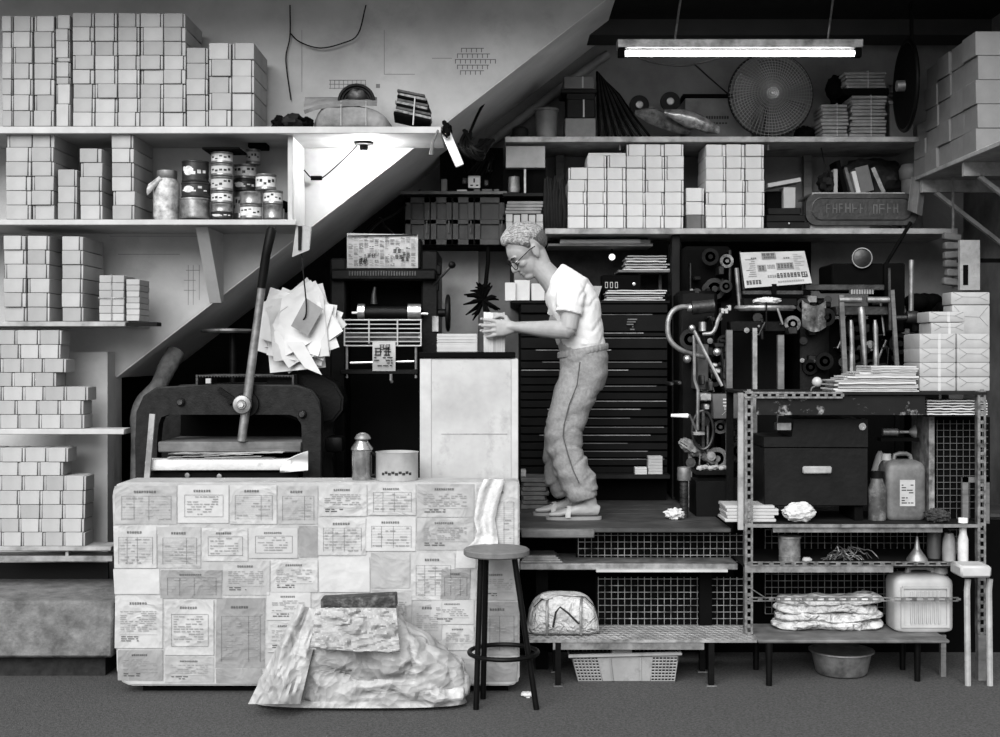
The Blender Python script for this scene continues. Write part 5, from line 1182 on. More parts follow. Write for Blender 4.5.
# ---------------------------------------------------------------- sheaf of papers on a hook
t = thing('paper_sheaf', 'sheaf of white sheets skewered on a wire hook beside the lever', 'papers', P(302, 372, 6.4))
YS2 = 6.42; cc = P(299, 322, YS2)
rr = random.Random(9)
for k in range(15):
    a = [.65, .1, -.3, .7, -.15, .4, -.4, .25, .55, -.2, .6, .1, -.3, .35, .5][k]; w, h = (56, 62) if k % 2 else (66, 52)
    m = MB(); y = YS2+.05-.0045*k; ox, oy = rr.uniform(-6, 8), rr.uniform(-4, 9)
    if k < 3: oy += 10
    def sf(u, v):
        p = Matrix.Rotation(a, 2) @ Vector(((u-.5)*w, (v-.5)*h)); r = p.length
        return P(299+ox+p.x, 322+oy-p.y, y-.035*(r/45)**2*(.4+nz(a*5, u*2, v*2))-(.02*math.sin(p.x*.12+k) if r > 24 else 0))
    m.sheet(sf, 8, 8, .0012); m.build('sheet', [PAPER, PAPERG][k % 4 == 3], t)
m = MB(); m.sheet(lambda u, v: P(286+13*(1-v)+17*u+ (1-v)*6, 342+26*(1-v)+7*u*(1-v), YS2-.035-.01*v), 4, 5, .002); m.build('torn_strip', PAPER, t)
m = MB()
def cardp(u, v):
    q = [(306, 298), (323, 309), (308, 336), (291, 326)]
    p = [(q[0][i]*(1-u)+q[1][i]*u)*(1-v)+(q[3][i]*(1-u)+q[2][i]*u)*v for i in (0, 1)]; return P(p[0], p[1], YS2-.062)
m.sheet(cardp, 2, 2, .003); m.build('grey_card', mat('grey_card', .47, .8), t)
m = MB(); m.ctube([P(301, 248, 6.355), P(303, 270, 6.345), P(306, 300, YS2-.08), P(306, 314, YS2-.075), P(303, 320, YS2-.06), P(301, 317, YS2-.02), P(301, 310, YS2+.06)], .0035, 6); m.build('hook', BLACK, t)
# ---------------------------------------------------------------- platen press in the middle
YM2 = 6.95
pr = thing('platen_press', 'black platen printing press with wire guard left of the metal cabinet', 'printing press', (X(385, YM2), 7.15, ZD))
MB().box(X(330, YM2), X(346, YM2), YM2, 7.45, ZB0, Z(258, YM2), bev=.01).build('side_frame', BLACK, pr)
MB().box(X(421, YM2), X(438, YM2), YM2+.02, 7.45, ZB0, Z(250, YM2), bev=.01).build('side_frame', BLACK, pr)
MB().box(X(346, YM2)+.001, X(421, YM2)-.001, 7.15, 7.45, ZB0, Z(262, YM2)).build('body', BLACKM, pr)
MB().box(X(331, YM2), X(437, YM2), YM2-.04, 7.12, Z(281, YM2), Z(269, YM2), bev=.012).build('cross_beam', BLACK, pr)
m = MB()
for k in range(26): m.box(X(350+k*2.6, YM2), X(350+k*2.6, YM2)+.007, YM2-.048, YM2-.0405, Z(276, YM2), Z(271.5, YM2))
m.build('beam_teeth', IRON, pr)
MB().box(X(345, YM2), X(421, YM2), 7.0, 7.12, Z(268.5, YM2), Z(238, YM2), bev=.008).build('feed_board', BLACK, pr)
MB().cyl(P(361, 313, YM2-.02), P(420, 313, YM2-.02), .036, n=20).build('ink_roller', BLACK, pr)
for a, b in ((358, 365), (408, 421)): MB().cyl(P(a, 312, YM2-.03), P(b, 312, YM2-.03), .043, n=20).build('roller_collar', STEEL, pr)
MB().cyl(P(352, 313, YM2-.02), P(428, 314, YM2-.02), .008, n=8).build('roller_shaft', STEEL, pr)
MB().tube([P(374, 304, YM2), P(374, 294, YM2), P(375, 287, YM2)], [.02, .013, .008], 10).build('oiler', IRON, pr)
m = MB(); gy = YM2-.16
for k in range(7): m.cyl(P(344, 320+k*4.3, gy), P(421, 320+k*4.3, gy), .0042 if k in (0, 6) else .0028, n=6)
for a in (344.5, 369, 397.5, 421): m.cyl(P(a, 319, gy-.003), P(a, 346 if a != 369 else 343.5, gy-.003), .0042, n=6)
for a in (344.5, 421): m.cyl(P(a, 333, gy), P(a, 333, YM2), .005, n=6)
m.build('wire_guard', SHELF, pr)
for a, b in ((346, 369), (397, 420)): MB().cyl(P(a, 339, gy+.05), P(b, 338, gy+.05), .02, n=14).build('steel_roller', STEELD, pr)
MB().box(X(346, YM2), X(420, YM2), gy+.03, gy+.06, Z(343, YM2), Z(334, YM2)).build('roller_bar', IRON, pr)
m = MB(); m.sheet(lambda u, v: P(372.5+23*u, 342+29*(1-v), gy-.01-.012*math.sin(v*3)), 6, 8, .0015)
rr = random.Random(31); y = gy-.028; glyphs(m, X(375, gy), Z(356, gy), .045, 2, y, 1, rr); para(m, X(374.5, gy), X(393, gy), Z(369, gy), Z(357, gy), y, .014, 1, rr, .7); glyphs(m, X(380, gy), Z(350, gy), .03, 2, y, 1, rr); m.build('printed_sheet', [PAPERO, INK], pr, fix=False)
for a in (347, 416): MB().cyl(P(a, 346, gy+.02), P(a, 378, gy+.02), .007, n=8).build('delivery_rod', STEELD, pr)
MB().cyl(P(350, 363, gy+.02), P(414, 361.5, gy+.02), .007, n=8).build('cross_rod', STEEL, pr)
MB().box(X(344, YM2), X(420, YM2), gy, YM2-.001, Z(374, YM2), Z(369, YM2), bev=.004).build('delivery_bed', BLACK, pr)
MB().tube([P(391, 374, gy), P(391, 380, gy), P(392, 382, gy+.01)], .008, 8).build('catch', STEELD, pr)
m = MB(); c = P(448, 313, 7.0); m.lathe([(0, -.012), (.085, -.012), (.10, -.006), (.10, .006), (.085, .012), (0, .012)], c, 28, axis='x'); m.build('hand_wheel', BLACK, pr)
MB().cyl(P(436, 313, 7.0), P(449, 313, 7.0), .022, n=12).build('wheel_shaft', BLACK, pr)
MB().ctube([P(433, 285, 6.97), P(440, 278, 6.96), P(451, 266, 6.95)], .008, 8).build('lever', IRON, pr)
MB().ell(P(452, 265, 6.95), (.02, .02, .02)).build('lever_knob', BLACK, pr)
for y, a in ((270, 441), (286, 439)): MB().box(X(436, 6.98), X(a, 6.98), 6.97, 7.1, Z(y+5, 6.98), Z(y-5, 6.98), bev=.005).build('side_lug', BLACK, pr)
MB().box(X(432, 6.98), X(439, 6.98), 6.96, 6.99, Z(332, 6.98), Z(316, 6.98), bev=.003).build('bracket', STEELD, pr)
npr = thing('newspaper', 'closely printed sheet clipped on top of the platen press', 'newspaper', P(382, 268, 6.98))
m = MB(); yn = 6.985
m.sheet(lambda u, v: P(347+71*u, 268-33.5*v+(1.5*(u-.9) if v > .5 else 0)-(0 if v > .2 or u < .9 else -0), yn-.008*math.sin(v*PI)-.004), 8, 6, .002)
rr = random.Random(6); y = yn-.0165
for c_ in range(13):
    for r_ in range(9):
        if rr.random() < .8: para(m, X(349+c_*5.2, yn), X(349+c_*5.2+4.2, yn), Z(266.5-r_*3.4, yn), Z(266.5-r_*3.4-2.9, yn), y, .0055, 1 if rr.random() < .45 else 2, rr, .75)
for k in range(7): a = 350+rr.random()*58; glyphs(m, X(a, yn), Z(264-rr.random()*24, yn), .022, 2, y-.0004, 1, rr)
m.build('sheet', [PAPERO, INK, INKG], npr, fix=False)
MB().bar(P(348, 236, yn-.012), P(417, 235, yn-.012), .007, .006).build('clip_bar', BLACK, npr)
tag(MB().ctube([P(365, 236, 7.14), P(380, 222, 7.2), P(398, 212, 7.3), P(420, 190, 7.6)], .006, 6).build('cord', BLACK), 'black cord looping behind the top of the platen press', 'cord')
tag(MB().ctube([P(394, 234, 7.14), P(384, 225, 7.2), P(376, 220, 7.28), P(340, 258, 7.5)], .006, 6).build('cord', BLACK), 'black cord dropping left behind the platen press', 'cord')
# ---------------------------------------------------------------- dark wooden wall cupboard, sockets
wc = thing('wall_cupboard', 'dark wooden cupboard with panelled doors left of the man', 'cupboard', P(455, 246, 7.4))
MB().box(X(404, 7.4), X(505, 7.4), 7.42, YB-.01, Z(246, 7.4), Z(195, 7.4)).build('carcass', BLACKM, wc)
CUPW = stained(mat('cupboard_wood', .15, .55, var=.4, scale=8), .6, 10, .5, .05, (3, 1, .6))
for a, b in ((405, 430), (430.5, 452), (452.5, 474), (474.5, 505)):
    m = MB(); x0, x1, z0, z1 = X(a, 7.4), X(b, 7.4), Z(245, 7.4), Z(197, 7.4); f = .035
    for q in ((x0, x0+f, z0, z1), (x1-f, x1, z0, z1), (x0, x1, z0, z0+f), (x0, x1, z1-f, z1), (x0, x1, (z0+z1)/2-.02, (z0+z1)/2+.01)): m.box(q[0], q[1], 7.395, 7.419, q[2], q[3], bev=.003)
    m.box(x0+f, x1-f, 7.41, 7.419, z0+f, z1-f); d = m.build('door', CUPW, wc)
    MB().bar((x1-f*.5, 7.388, (z0+z1)/2-.07), (x1-f*.5, 7.388, (z0+z1)/2+.0), .007, .012).build('handle', IRON, d)
MB().box(X(401, 7.4), X(507, 7.4), 7.36, YB-.01, Z(195, 7.4)+.001, Z(192, 7.4)).build('top_board', WOODM, wc)
zt = Z(192, 7.4)+.0006
sb = thing('socket_board', 'dark board crowded with sockets and cables above the cupboard', 'board', P(472, 192, 7.5))
MB().box(X(440, 7.5), X(503, 7.5), 7.5, 7.53, zt, Z(148, 7.5)).build('board', BLACKM, sb)
m = MB(); m.box(X(468, 7.5), X(480.5, 7.5), 7.478, 7.4995, Z(188.5, 7.5), Z(176, 7.5), bev=.004)
for a, b, c_, d_ in ((473.5, 475, 183, 179), (470.5, 473, 186.5, 185.2), (476, 478.5, 186.5, 185.2)): m.box(X(a, 7.5), X(b, 7.5), 7.4765, 7.479, Z(c_, 7.5), Z(d_, 7.5), 1)
m.build('socket', [WHITE, BLACKM], sb)
for a, y in ((462, 181), (484, 183)): MB().box(X(a, 7.5), X(a+5, 7.5), 7.47, 7.4995, Z(y+4, 7.5), Z(y-3, 7.5), bev=.006).build('plug', IRON, sb)
MB().ell(P(489, 171, 7.485), (.02, .012, .008)).build('bulb_cap', STEELD, sb)
m = MB()
for k in range(7): m.ctube([P(462+k*5, 163+R.uniform(-3, 3), 7.49), P(466+k*4, 174, 7.45), P(474+k*3, 168-R.uniform(0, 12), 7.44), P(482+k*2, 158, 7.46), P(490, 150, 7.49)], .006, 5)
m.build('cable', BLACK, sb)
for k, (a, b) in enumerate(((457, 467), (474, 480), (482, 492), (494, 499))): tag(MB().box(X(a, 7.4), X(b, 7.4), 7.38, 7.46, zt+.0, Z(189.5 if k else 190, 7.4), bev=.002).build('carton', PAPER if k == 0 else WOODM), ('white slab', 'small dull block', 'wide dull block', 'right dull block')[k]+' lying on the dark cupboard top', 'block')
tag(MB().box(X(441, 7.45), X(447, 7.45), 7.45, 7.48, zt, Z(179, 7.45), bev=.003).build('switch_plate', mat('plate_grey', .45, .5)), 'narrow grey plate standing on the left of the cupboard top', 'plate')
# white bar hanging off the end of the top shelf
t = thing('white_bar', 'tilted white flat bar hanging at the right end of the top shelf', 'bar', P(463, 168, 6.4))
m = MB(); m.bar(P(446, 133, 6.36), P(460, 166, 6.36), .014, .044, bev=.004); m.build('bar', WHITE, t)
MB().lathe([(0, -.006), (.014, -.006), (.014, 0), (0, 0)], P(447, 137, 6.35), 14, axis='y').build('eyelet', STEELD, t)
MB().ctube([P(440, 130, 6.33), P(446, 136, 6.345), P(447, 138, 6.347)], .006, 6).build('cord', BLACK, t)
tag(MB().tube([P(438, 130, 6.29), P(433, 142, 6.285), P(431, 155, 6.285)], [.005, .006, .012], 6).build('tassel', WOODM), 'frayed dark tassel hanging from the end of the top shelf', 'tassel')
m = MB()
for k in range(10): m.ctube([P(468+R.uniform(-4, 4), 130+k, 6.9), P(466+R.uniform(-6, 8), 146, 6.85), P(475+R.uniform(-8, 10), 155+R.uniform(-6, 5), 6.86), P(486+R.uniform(-5, 8), 140, 6.95)], .011, 6)
m.ctube([P(470, 132, 6.9), P(480, 110, 7.0), P(497, 82, 7.1)], .008, 6)
tag(m.build('cable_tangle', BLACK), 'black tangle of cables hanging under the stair soffit', 'cables')
m = MB(); 
for k in range(26):
    a = R.uniform(0, 2*PI); m.tube([P(483, 300, 7.3), P(483+9*math.cos(a), 300+14*math.sin(a), 7.28+R.uniform(-.04, .04)), P(482+R.uniform(14, 20)*math.cos(a), 302+R.uniform(14, 22)*math.sin(a), 7.28)], [.01, .012, .004], 5)
m.tube([P(484, 300, 7.3), P(488, 262, 7.4), P(488, 246, 7.43)], .012, 6)
tag(m.build('duster', BLACKM), 'black feathery duster hanging below the wooden cupboard', 'duster')
# ---------------------------------------------------------------- clutter on the top left shelf
zs = Z(126.5, YS)+.0008
t = thing('wrapped_parcel', 'wide grey cloth wrapped parcel on the top left shelf', 'parcel', P(347, 126, 6.4))
CLG = mat('parcel_cloth', .42, .8, var=.2, scale=10, bump=.6, bscale=30)
m = MB(); rings = []
for k in range(21):
    u = k/20; e = max(.15, 1-abs(2*u-1)**6)**.5; row = []; xx = X(312+78*u, 6.36); h = (26-9*max(0, u-.55)/.45)*e*6.36/F
    for j in range(18):
        a = 2*PI*j/18; row.append(Vector((xx, 6.48+.11*e*math.copysign(abs(math.cos(a))**.5, math.cos(a)), zs+.0+h/2+h/2*math.copysign(abs(math.sin(a))**.5, math.sin(a))*(1+.12*nz(u*6, a, 2)))))
    rings.append(row)
m.loft(rings)
for v in m.bm.verts: v.co.z = max(v.co.z, zs)
m.build('bale', CLG, t)
m = MB(); m.sheet(lambda u, v: P(305+72*u, 101+5*v+8*(1-u)**4*v, 6.375+.15*(1-v)-.02*nz(u*5, v*3, 1)), 14, 5, .02); m.build('flap', CLG, t)
for a in (341, 366): MB().tube([P(a, 125.5, 6.366), P(a, 112, 6.36), P(a, 101, 6.37)], .002, 5).build('string', PAPERO, t)
t = thing('wire_coil', 'dark half round coil lying on the grey wrapped parcel', 'coil', P(357, 100, 6.45))
m = MB(); z0 = Z(100.5, 6.4)
for k in range(7): r = .05+.006*k; m.tube([(X(357, 6.45)+r*1.0*math.cos(a_*PI/14), 6.46+.006*k*(1 if k % 2 else -1), z0+.0+r*.95*math.sin(a_*PI/14)) for a_ in range(15)], .008, 6)
m.build('windings', BLACK, t)
m = MB(); m.ell((X(357, 6.45), 6.46, z0+.035), (.06, .04, .045), n=20, m=12, fn=lambda d: 1+.3*nz(d.x*4, d.y*4, d.z*4)); m.build('core', IRON, t)
t = thing('newspaper_bundle', 'tilted string tied newspaper bundle at the end of the top shelf', 'bundle', P(412, 126, 6.4))
for k in range(9):
    m = MB(); m.obox(P(414+R.uniform(-2, 2)-k*.3, 121-k*2.9, 6.46), (.185-.006*k, .22, .0125), (R.uniform(-.03, .03), .22+R.uniform(-.03, .03), R.uniform(-.08, .08)), 0, .002)
    for v in m.bm.verts: v.co.z = max(v.co.z, zs)
    m.build('paper', [BLACKM, mat('news_mid', .40, .8, var=.5, scale=40), mat('news_dark', .22, .8, var=.4, scale=30)][k % 3], t)
MB().tube([P(413, 125, 6.335), P(414, 110, 6.34), P(415, 97, 6.345)], .0035, 5).build('string', SHELF, t)
for px, w, h, lb in ((279, 8, 14, 'small black rag at the left of the shelf clutter'), (293, 12, 17, 'dark crumpled cloth left of the grey wrapped parcel'), (306, 7, 13, 'black rag tucked against the grey wrapped parcel')):
    m = MB(); hh = h/2*6.4/F; m.ell((X(px, 6.4), 6.42, zs+hh), (w*6.4/F, .06, hh), n=24, m=14, fn=lambda d: 1+.55*nz(d.x*2.2+px, d.y*2, d.z*2.2))
    for v in m.bm.verts: v.co.z = max(v.co.z, zs)
    tag(m.build('rag', [BLACKM, WOODD][px == 293]), lb, 'rag')
m = MB(); m.ell(P(437, 134, 6.38), (.024, .04, .032), n=18, m=12, fn=lambda d: 1+.4*nz(d.x*3, d.y*3, d.z*3)); m.tube([P(434, 126, 6.44), P(437, 132, 6.36), P(438, 138, 6.3)], .012, 6)
o = m.build('black_cloth', BLACKM); o.location.x = X(447, 6.38)-.0; o.location.z = Z(139, 6.38); tag(o, 'black cloth drooping over the right end of the top shelf', 'cloth')
# ---------------------------------------------------------------- paint tins
z2 = Z(219.5, YS)+.0008
LBL = mat('tin_label', .70, .55, var=.2, scale=30); LBD = mat('tin_dark', .13, .4, .2, var=.3); TINM = mat('tin_metal', .46, .35, .7, var=.35, scale=20)
def tin(px, w, yb, yt, Y, label, style, group='paint tins on the second left shelf'):
    t = thing('paint_tin', label, 'tin', (X(px, Y), Y, Z(yb, Y)), group); r = w/2*Y/F; h = Z(yt, Y)-Z(yb, Y)-.0006; c = (X(px, Y), Y, Z(yb, Y)+.0003)
    rim = [(0, 0), (r*.97, 0), (r, .003), (r, .007), (r*.96, .010), (r*.96, h-.012), (r, h-.009), (r, h-.002), (r*.9, h), (r*.86, h-.004), (0, h-.004)]
    MB().lathe(rim, c, 24).build('can', LBD if style == 'dark' else TINM, t)
    m = MB(); m.lathe([(r*.965, h*.2), (r*.972, h*.2), (r*.972, h*.8), (r*.965, h*.8)], c, 24); 
    if style != 'plain': m.build('label', {'dark': LBD, 'white': LBL, 'grey': PAPERO}[style], t)
    else: m.bm.free()
    if style != 'plain':
        m = MB(); rr = random.Random(px*7+int(yt)); rl = r*.976
        for k in range(5):
            a0 = -PI/2+(-.9+.42*k); zz = c[2]+h*rr.uniform(.3, .6); hh_ = h*rr.uniform(.08, .2); q = [(c[0]+rl*math.cos(a), c[1]+rl*math.sin(a)) for a in (a0, a0+.14, a0+.28)]
            for (x_, y_), (x2_, y2_) in zip(q, q[1:]): m.add([(x_, y_, zz), (x2_, y2_, zz), (x2_, y2_, zz+hh_), (x_, y_, zz+hh_)], [(0, 1, 2, 3)])
        if style == 'dark':
            for k in range(9):
                a0 = -PI/2-.75+.09*k; hh_ = h*.22*math.sqrt(max(0, 1-((k-4)/4.5)**2)); zz = c[2]+h*.5
                q = [(c[0]+rl*math.cos(a), c[1]+rl*math.sin(a)) for a in (a0, a0+.09)]; m.add([(q[0][0], q[0][1], zz-hh_), (q[1][0], q[1][1], zz-hh_), (q[1][0], q[1][1], zz+hh_), (q[0][0], q[0][1], zz+hh_)], [(0, 1, 2, 3)])
        m.build('print', LBL if style == 'dark' else LBD, t, fix=False)
    return t
yb = 219.3; YT3 = 6.45
tin(195, 30, yb, 198.5, YT3, 'wide plain worn tin at the bottom left of the tins', 'plain')
tin(196, 29, 198.3, 183, YT3, 'dark tin with white label resting on the wide plain tin', 'dark')
tin(195.5, 27, 182.8, 161.5, YT3, 'black tin with a pale round emblem topping the left tin stack', 'dark')
for k, (a, b, s_) in enumerate([(yb, 213, 'dark'), (212.8, 204, 'plain'), (203.8, 192, 'white'), (191.8, 177, 'grey'), (176.8, 164.5, 'grey'), (164.3, 152.5, 'white')]): tin(222, 22, a, b, YT3, f'slim tin, {("bottom", "second", "third", "fourth", "fifth", "top")[k]} of the tallest tin stack', s_)
tag(MB().box(X(206, YT3), X(243, YT3), 6.36, 6.55, Z(152.3, YT3), Z(150, YT3), bev=.003).build('flat_plate', BLACKM), 'dark flat plate balanced on the tallest tin stack', 'plate')
for k, (a, b, s_) in enumerate([(yb, 205, 'white'), (204.8, 192, 'plain')]): tin(251, 22, a, b, YT3-.02, f'ribbed tin, {("bottom", "top")[k]} of the short stack right of the tallest', s_)
for k, (a, b, s_) in enumerate([(yb, 205, 'plain'), (204.8, 191, 'white')]): tin(273, 20, a, b, YT3, f'tin, {("bottom", "middle")[k]} of the rightmost tin stack', s_)
for k, (a, b, s_, w) in enumerate([(yb, 192, 'grey', 14), (191.8, 180, 'dark', 24), (179.6, 165, 'white', 23)]): tin(245-(k == 0)*5, w, a, b, 6.62, f'rear tin, {("lowest", "middle black one", "one with big white label")[k]} behind the ribbed tins', s_)
tin(266, 21, 190.8, 174.5, YT3, 'pale tin on top of the rightmost tin stack', 'white')
tin(253, 15, 164.8, 149.5, 6.62, 'small tin standing on the rear tin with the big label', 'grey')
tag(MB().box(X(249, 6.6), X(267, 6.6), 6.57, 6.68, Z(149.2, 6.62), Z(141.5, 6.62), bev=.004).build('dark_box', BLACKM), 'small dark box crowning the rear tins', 'box')
tag(MB().ell((X(290, 6.42)-.06, 6.55, Z(206, 6.5)), (.04, .05, .03), n=18, m=12, fn=lambda d: 1+.4*nz(d.x*3, d.y*3, d.z*3)).build('rag', BLACKM), 'black rag on the small carton by the white end board', 'rag')
tag(MB().box(X(277, 6.6), X(287, 6.6), 6.5, 6.62, z2, Z(209.5, 6.55), bev=.002).build('carton', PAPERO), 'little pale carton at the right end of the tins', 'box')
t = thing('bagged_jar', 'dark lidded jar in a knotted clear plastic bag left of the tins', 'jar', (X(166, YT3), YT3, z2))
PLB = mat('plastic_bag', .55, .35, var=.35, scale=22, bump=.8, bscale=30)
MB().lathe([(0, .001), (.055, .001), (.062, .03), (.062, .19), (.05, .215), (0, .215)], (X(166, YT3), YT3, z2), 24).build('bag', PLB, t)
for v in t.children[0].data.vertices: k_ = 1+.10*nz(v.co.x*30, v.co.y*30, v.co.z*14); v.co.x *= k_; v.co.y *= k_
MB().lathe([(0, .215), (.045, .215), (.05, .222), (.05, .255), (0, .258)], (X(167, YT3), YT3, z2), 24).build('lid', STEELD, t)
MB().tube([P(161, 178, 6.39), P(153, 186, 6.385), P(147, 192, 6.38), P(150, 186, 6.385), P(160, 177, 6.39)], [.008, .014, .018, .012, .006], 8, flat=.4).build('knot', PLB, t)
# ---------------------------------------------------------------- thermos and pot on the counter
zc = cz1+.0008; YH2 = 5.88
t = thing('thermos', 'shiny metal thermos flask with domed cap on the counter', 'flask', (X(362.5, YH2), YH2, zc))
k_ = YH2/F; c = (X(362, YH2), YH2, zc)
MB().lathe([(0, 0), (9.8*k_, 0), (10*k_, .005), (10*k_, 29*k_), (11*k_, 30*k_), (11*k_, 31.5*k_), (7*k_, 37*k_), (5.5*k_, 40*k_), (0, 40*k_)], c, 32).build('flask', mat('thermos_metal', .62, .25, .9, var=.2, scale=20), t)
MB().lathe([(4*k_, 40*k_), (8*k_, 40.5*k_), (8*k_, 42*k_), (6*k_, 45*k_), (2.5*k_, 47*k_), (0, 47*k_)], (c[0]+.003, YH2, zc), 24).build('cap', STEELD, t)
MB().tube([(c[0]+9.5*k_, YH2-.01, zc+27*k_), (c[0]+15*k_, YH2-.01, zc+24*k_), (c[0]+14.5*k_, YH2-.01, zc+12*k_), (c[0]+14*k_, YH2-.01, zc+5*k_), (c[0]+9.5*k_, YH2-.01, zc+4*k_)], .008, 8).build('handle', BLACK, t)
t = thing('pot', 'squat grey enamel pot beside the thermos on the counter', 'pot', (X(396, YH2), YH2, zc))
c = (X(397, 5.87), 5.87, zc)
MB().lathe([(0, 0), (20.5*k_, 0), (21*k_, .006), (21*k_, 27*k_), (21.7*k_, 28*k_), (20.4*k_, 28.2*k_), (20*k_, .012), (0, .01)], c, 36).build('body', mat('enamel', .60, .35, var=.12, scale=8), t)
m = MB()
for k in range(9):
    a = -PI/2-.7+.17*k; b = a+.15; r = 21.15*k_; z0 = zc+6*k_+.006*(k % 2); m.add([(c[0]+r*math.cos(q), c[1]+r*math.sin(q), zz) for q, zz in ((a, z0), (b, z0), (b, z0+.012), (a, z0+.012))], [(0, 1, 2, 3)])
m.build('print', INK, t, fix=False)
# ---------------------------------------------------------------- printing press with newspaper, right
YX = 6.8
pa = thing('printing_press', 'black cylinder press with hoses, left of two presses behind the rack', 'printing press', (X(735, YX), 7.1, ZD))
MB().box(X(734, YX), X(800, YX), 7.2, 7.7, ZB0, Z(300, YX)).build('body', mat('press_black', .03, .6, spec=.08, var=.3), pa)
MB().box(X(686, YX), X(726, YX), 7.05, 7.6, ZB0, Z(288, YX), bev=.02).build('engine_block', BLACK, pa)
for a, w, b, c_, mm in ((729, 6, 330, 470, WOODM), (780.5, 6, 335, 470, WOODM), (754.5, 4.5, 328, 470, STEELD)): MB().bar(P(a, b, YX), Vector((X(a, YX), YX, ZB0)), w*YX/F, w*YX/F).build('upright', mm, pa)
m = MB(); m.lathe([(0, 0), (.145, 0), (.16, .012), (.16, .02), (.15, .028), (0, .03)], P(765, 311, YX+.05), 36, sx=1.02, sy=.55); m.build('feed_table', STEELD, pa)
MB().box(X(730, YX), X(790, YX), YX, YX+.1, Z(332, YX), Z(321, YX), bev=.006).build('table_beam', BLACK, pa)
m = MB(); m.bar(P(744, 290, 6.84), P(740, 252, 7.02), .01, .01); m.bar(P(805, 290, 6.84), P(800, 252, 7.02), .01, .01); m.box(X(744, YX), X(804, YX), YX+.02, YX+.07, Z(294, YX), Z(290.5, YX)); m.build('paper_rest', IRON, pa)
MB().bar(P(774, 284, 6.8), P(774, 294, 6.8), .024, .02).build('rest_stop', BLACKM, pa)
MB().box(X(745, YX), X(800, YX), YX+.05, YX+.25, Z(306, YX), Z(297, YX), bev=.006).build('ink_trough', BLACK, pa)
MB().cyl(P(736.5, 268, 6.95), P(740, 306, 6.95), .012, n=8).build('rod', STEELD, pa)
DST = mat('oily_steel', .36, .4, .7, var=.5, scale=25); GRS = mat('greasy_iron', .09, .4, .4, var=.6, scale=20, spec=.4)
MB().box(X(683, 7.2), X(732, 7.2), 7.2, 7.5, Z(300, 7.2), Z(246, 7.2), bev=.02).build('ink_frame', BLACKM, pa)
rr = random.Random(77)
def clutter(par, a, b, c, d, Y, n, back, mats, big=1):
    for k in range(n):
        px, py, y = rr.uniform(a, b), rr.uniform(c, d), Y+rr.uniform(0, .12); q = rr.random(); mm = mats[rr.randrange(len(mats))]
        m = MB()
        if q < .34:
            r = rr.uniform(.008, .026)*big; m.cyl(P(px, py, y), P(px, py, back), r, n=12); m.cyl(P(px, py, y-.012), P(px, py, y), r*.5, n=8); m.build('bolt', mm, par)
        elif q < .52:
            r = rr.uniform(.03, .06)*big; p = P(px, py, y); m.lathe([(r*.6, 0), (r, 0), (r, .02), (r*.6, .02), (r*.6, 0)], p, 24, axis='y')
            for t_ in range(3): m.bar(p+Vector((r*.7*math.cos(t_*2.1), .01, r*.7*math.sin(t_*2.1))), p+Vector((0, .01, 0)), .012, .012)
            m.cyl(p+Vector((0, -.01, 0)), (p.x, back, p.z), r*.28, n=10); m.build('gear', mm, par)
        elif q < .8:
            l = rr.uniform(12, 34)*big; an = rr.choice((0, 0, 0, .3, -.4, 1.57, .1)); p0, p1 = P(px-math.sin(an)*l/2, py-math.cos(an)*l/2, y), P(px+math.sin(an)*l/2, py+math.cos(an)*l/2, y)
            m.tube([Vector((p0.x, back, p0.z)), p0, p1, Vector((p1.x, back, p1.z))], rr.uniform(.004, .010), 8); m.build('rod', mm, par)
        else:
            w, h = rr.uniform(.02, .06)*big, rr.uniform(.015, .05)*big; p = P(px, py, y); m.box(p.x-w/2, p.x+w/2, y, back, p.z-h/2, p.z+h/2, bev=.005); m.build('casting', mm, par)
clutter(pa, 688, 730, 256, 300, 7.05, 16, 7.21, (GRS, DST, GRS, BLACK))
clutter(pa, 688, 726, 310, 392, 6.88, 34, 7.06, (GRS, DST, STEELD, GRS, BLACK))
clutter(pa, 732, 795, 314, 334, 6.72, 10, 6.81, (GRS, DST, BLACK))
clutter(pa, 690, 742, 420, 470, 6.82, 22, 7.06, (GRS, DST, GRS, STEELD))
m = MB(); m.ctube([P(692, 308, 6.8), P(682, 307, 6.78), P(673, 311, 6.76), P(668.5, 320, 6.75), P(668, 333, 6.75), P(672, 343, 6.75), P(681, 350, 6.76), P(692, 354, 6.78), P(705, 357, 6.8)], .014, 10); m.build('hose', STEELD, pa)
m = MB(); m.ctube([P(722, 312, 6.8), P(718, 320, 6.78), P(716, 327, 6.78), P(712, 333, 6.78), P(703, 334, 6.8)], .010, 8); m.build('hose', STEELD, pa)
m = MB(); m.cyl(P(692, 308, 6.8), P(714, 306, 6.8), .035, n=14); m.build('pump', IRON, pa)
MB().cyl(P(687, 308, 6.8), P(691, 308, 6.8), .022, n=12).build('hose_clamp', STEEL, pa)
for a, b in ((724, 310), (727, 307), (720, 310)): MB().box(X(a, 6.8), X(a+4, 6.8), 6.78, 6.84, Z(b+4, 6.8), Z(b-2, 6.8), bev=.004).build('valve', STEEL, pa)
MB().cyl(P(702.5, 331, 6.8), P(702.5, 322, 6.8), .02, n=12).build('lubricator', STEEL, pa)
MB().cyl(P(692, 327, 6.74), P(722, 386, 6.72), .009, n=8).build('diagonal_rod', STEEL, pa)
MB().ell(P(692, 328, 6.735), (.018, .014, .018)).build('rod_joint', STEEL, pa)
MB().ell(P(687, 359, 6.72), (.021, .021, .021)).build('knob', STEEL, pa); MB().ell(P(717, 352, 6.72), (.021, .021, .021)).build('knob', STEEL, pa)
for a, b in ((687, 359), (717, 352)): MB().cyl(P(a, b, 6.73), P(a, b, 7.06), .009, n=8).build('knob_stem', IRON, pa)
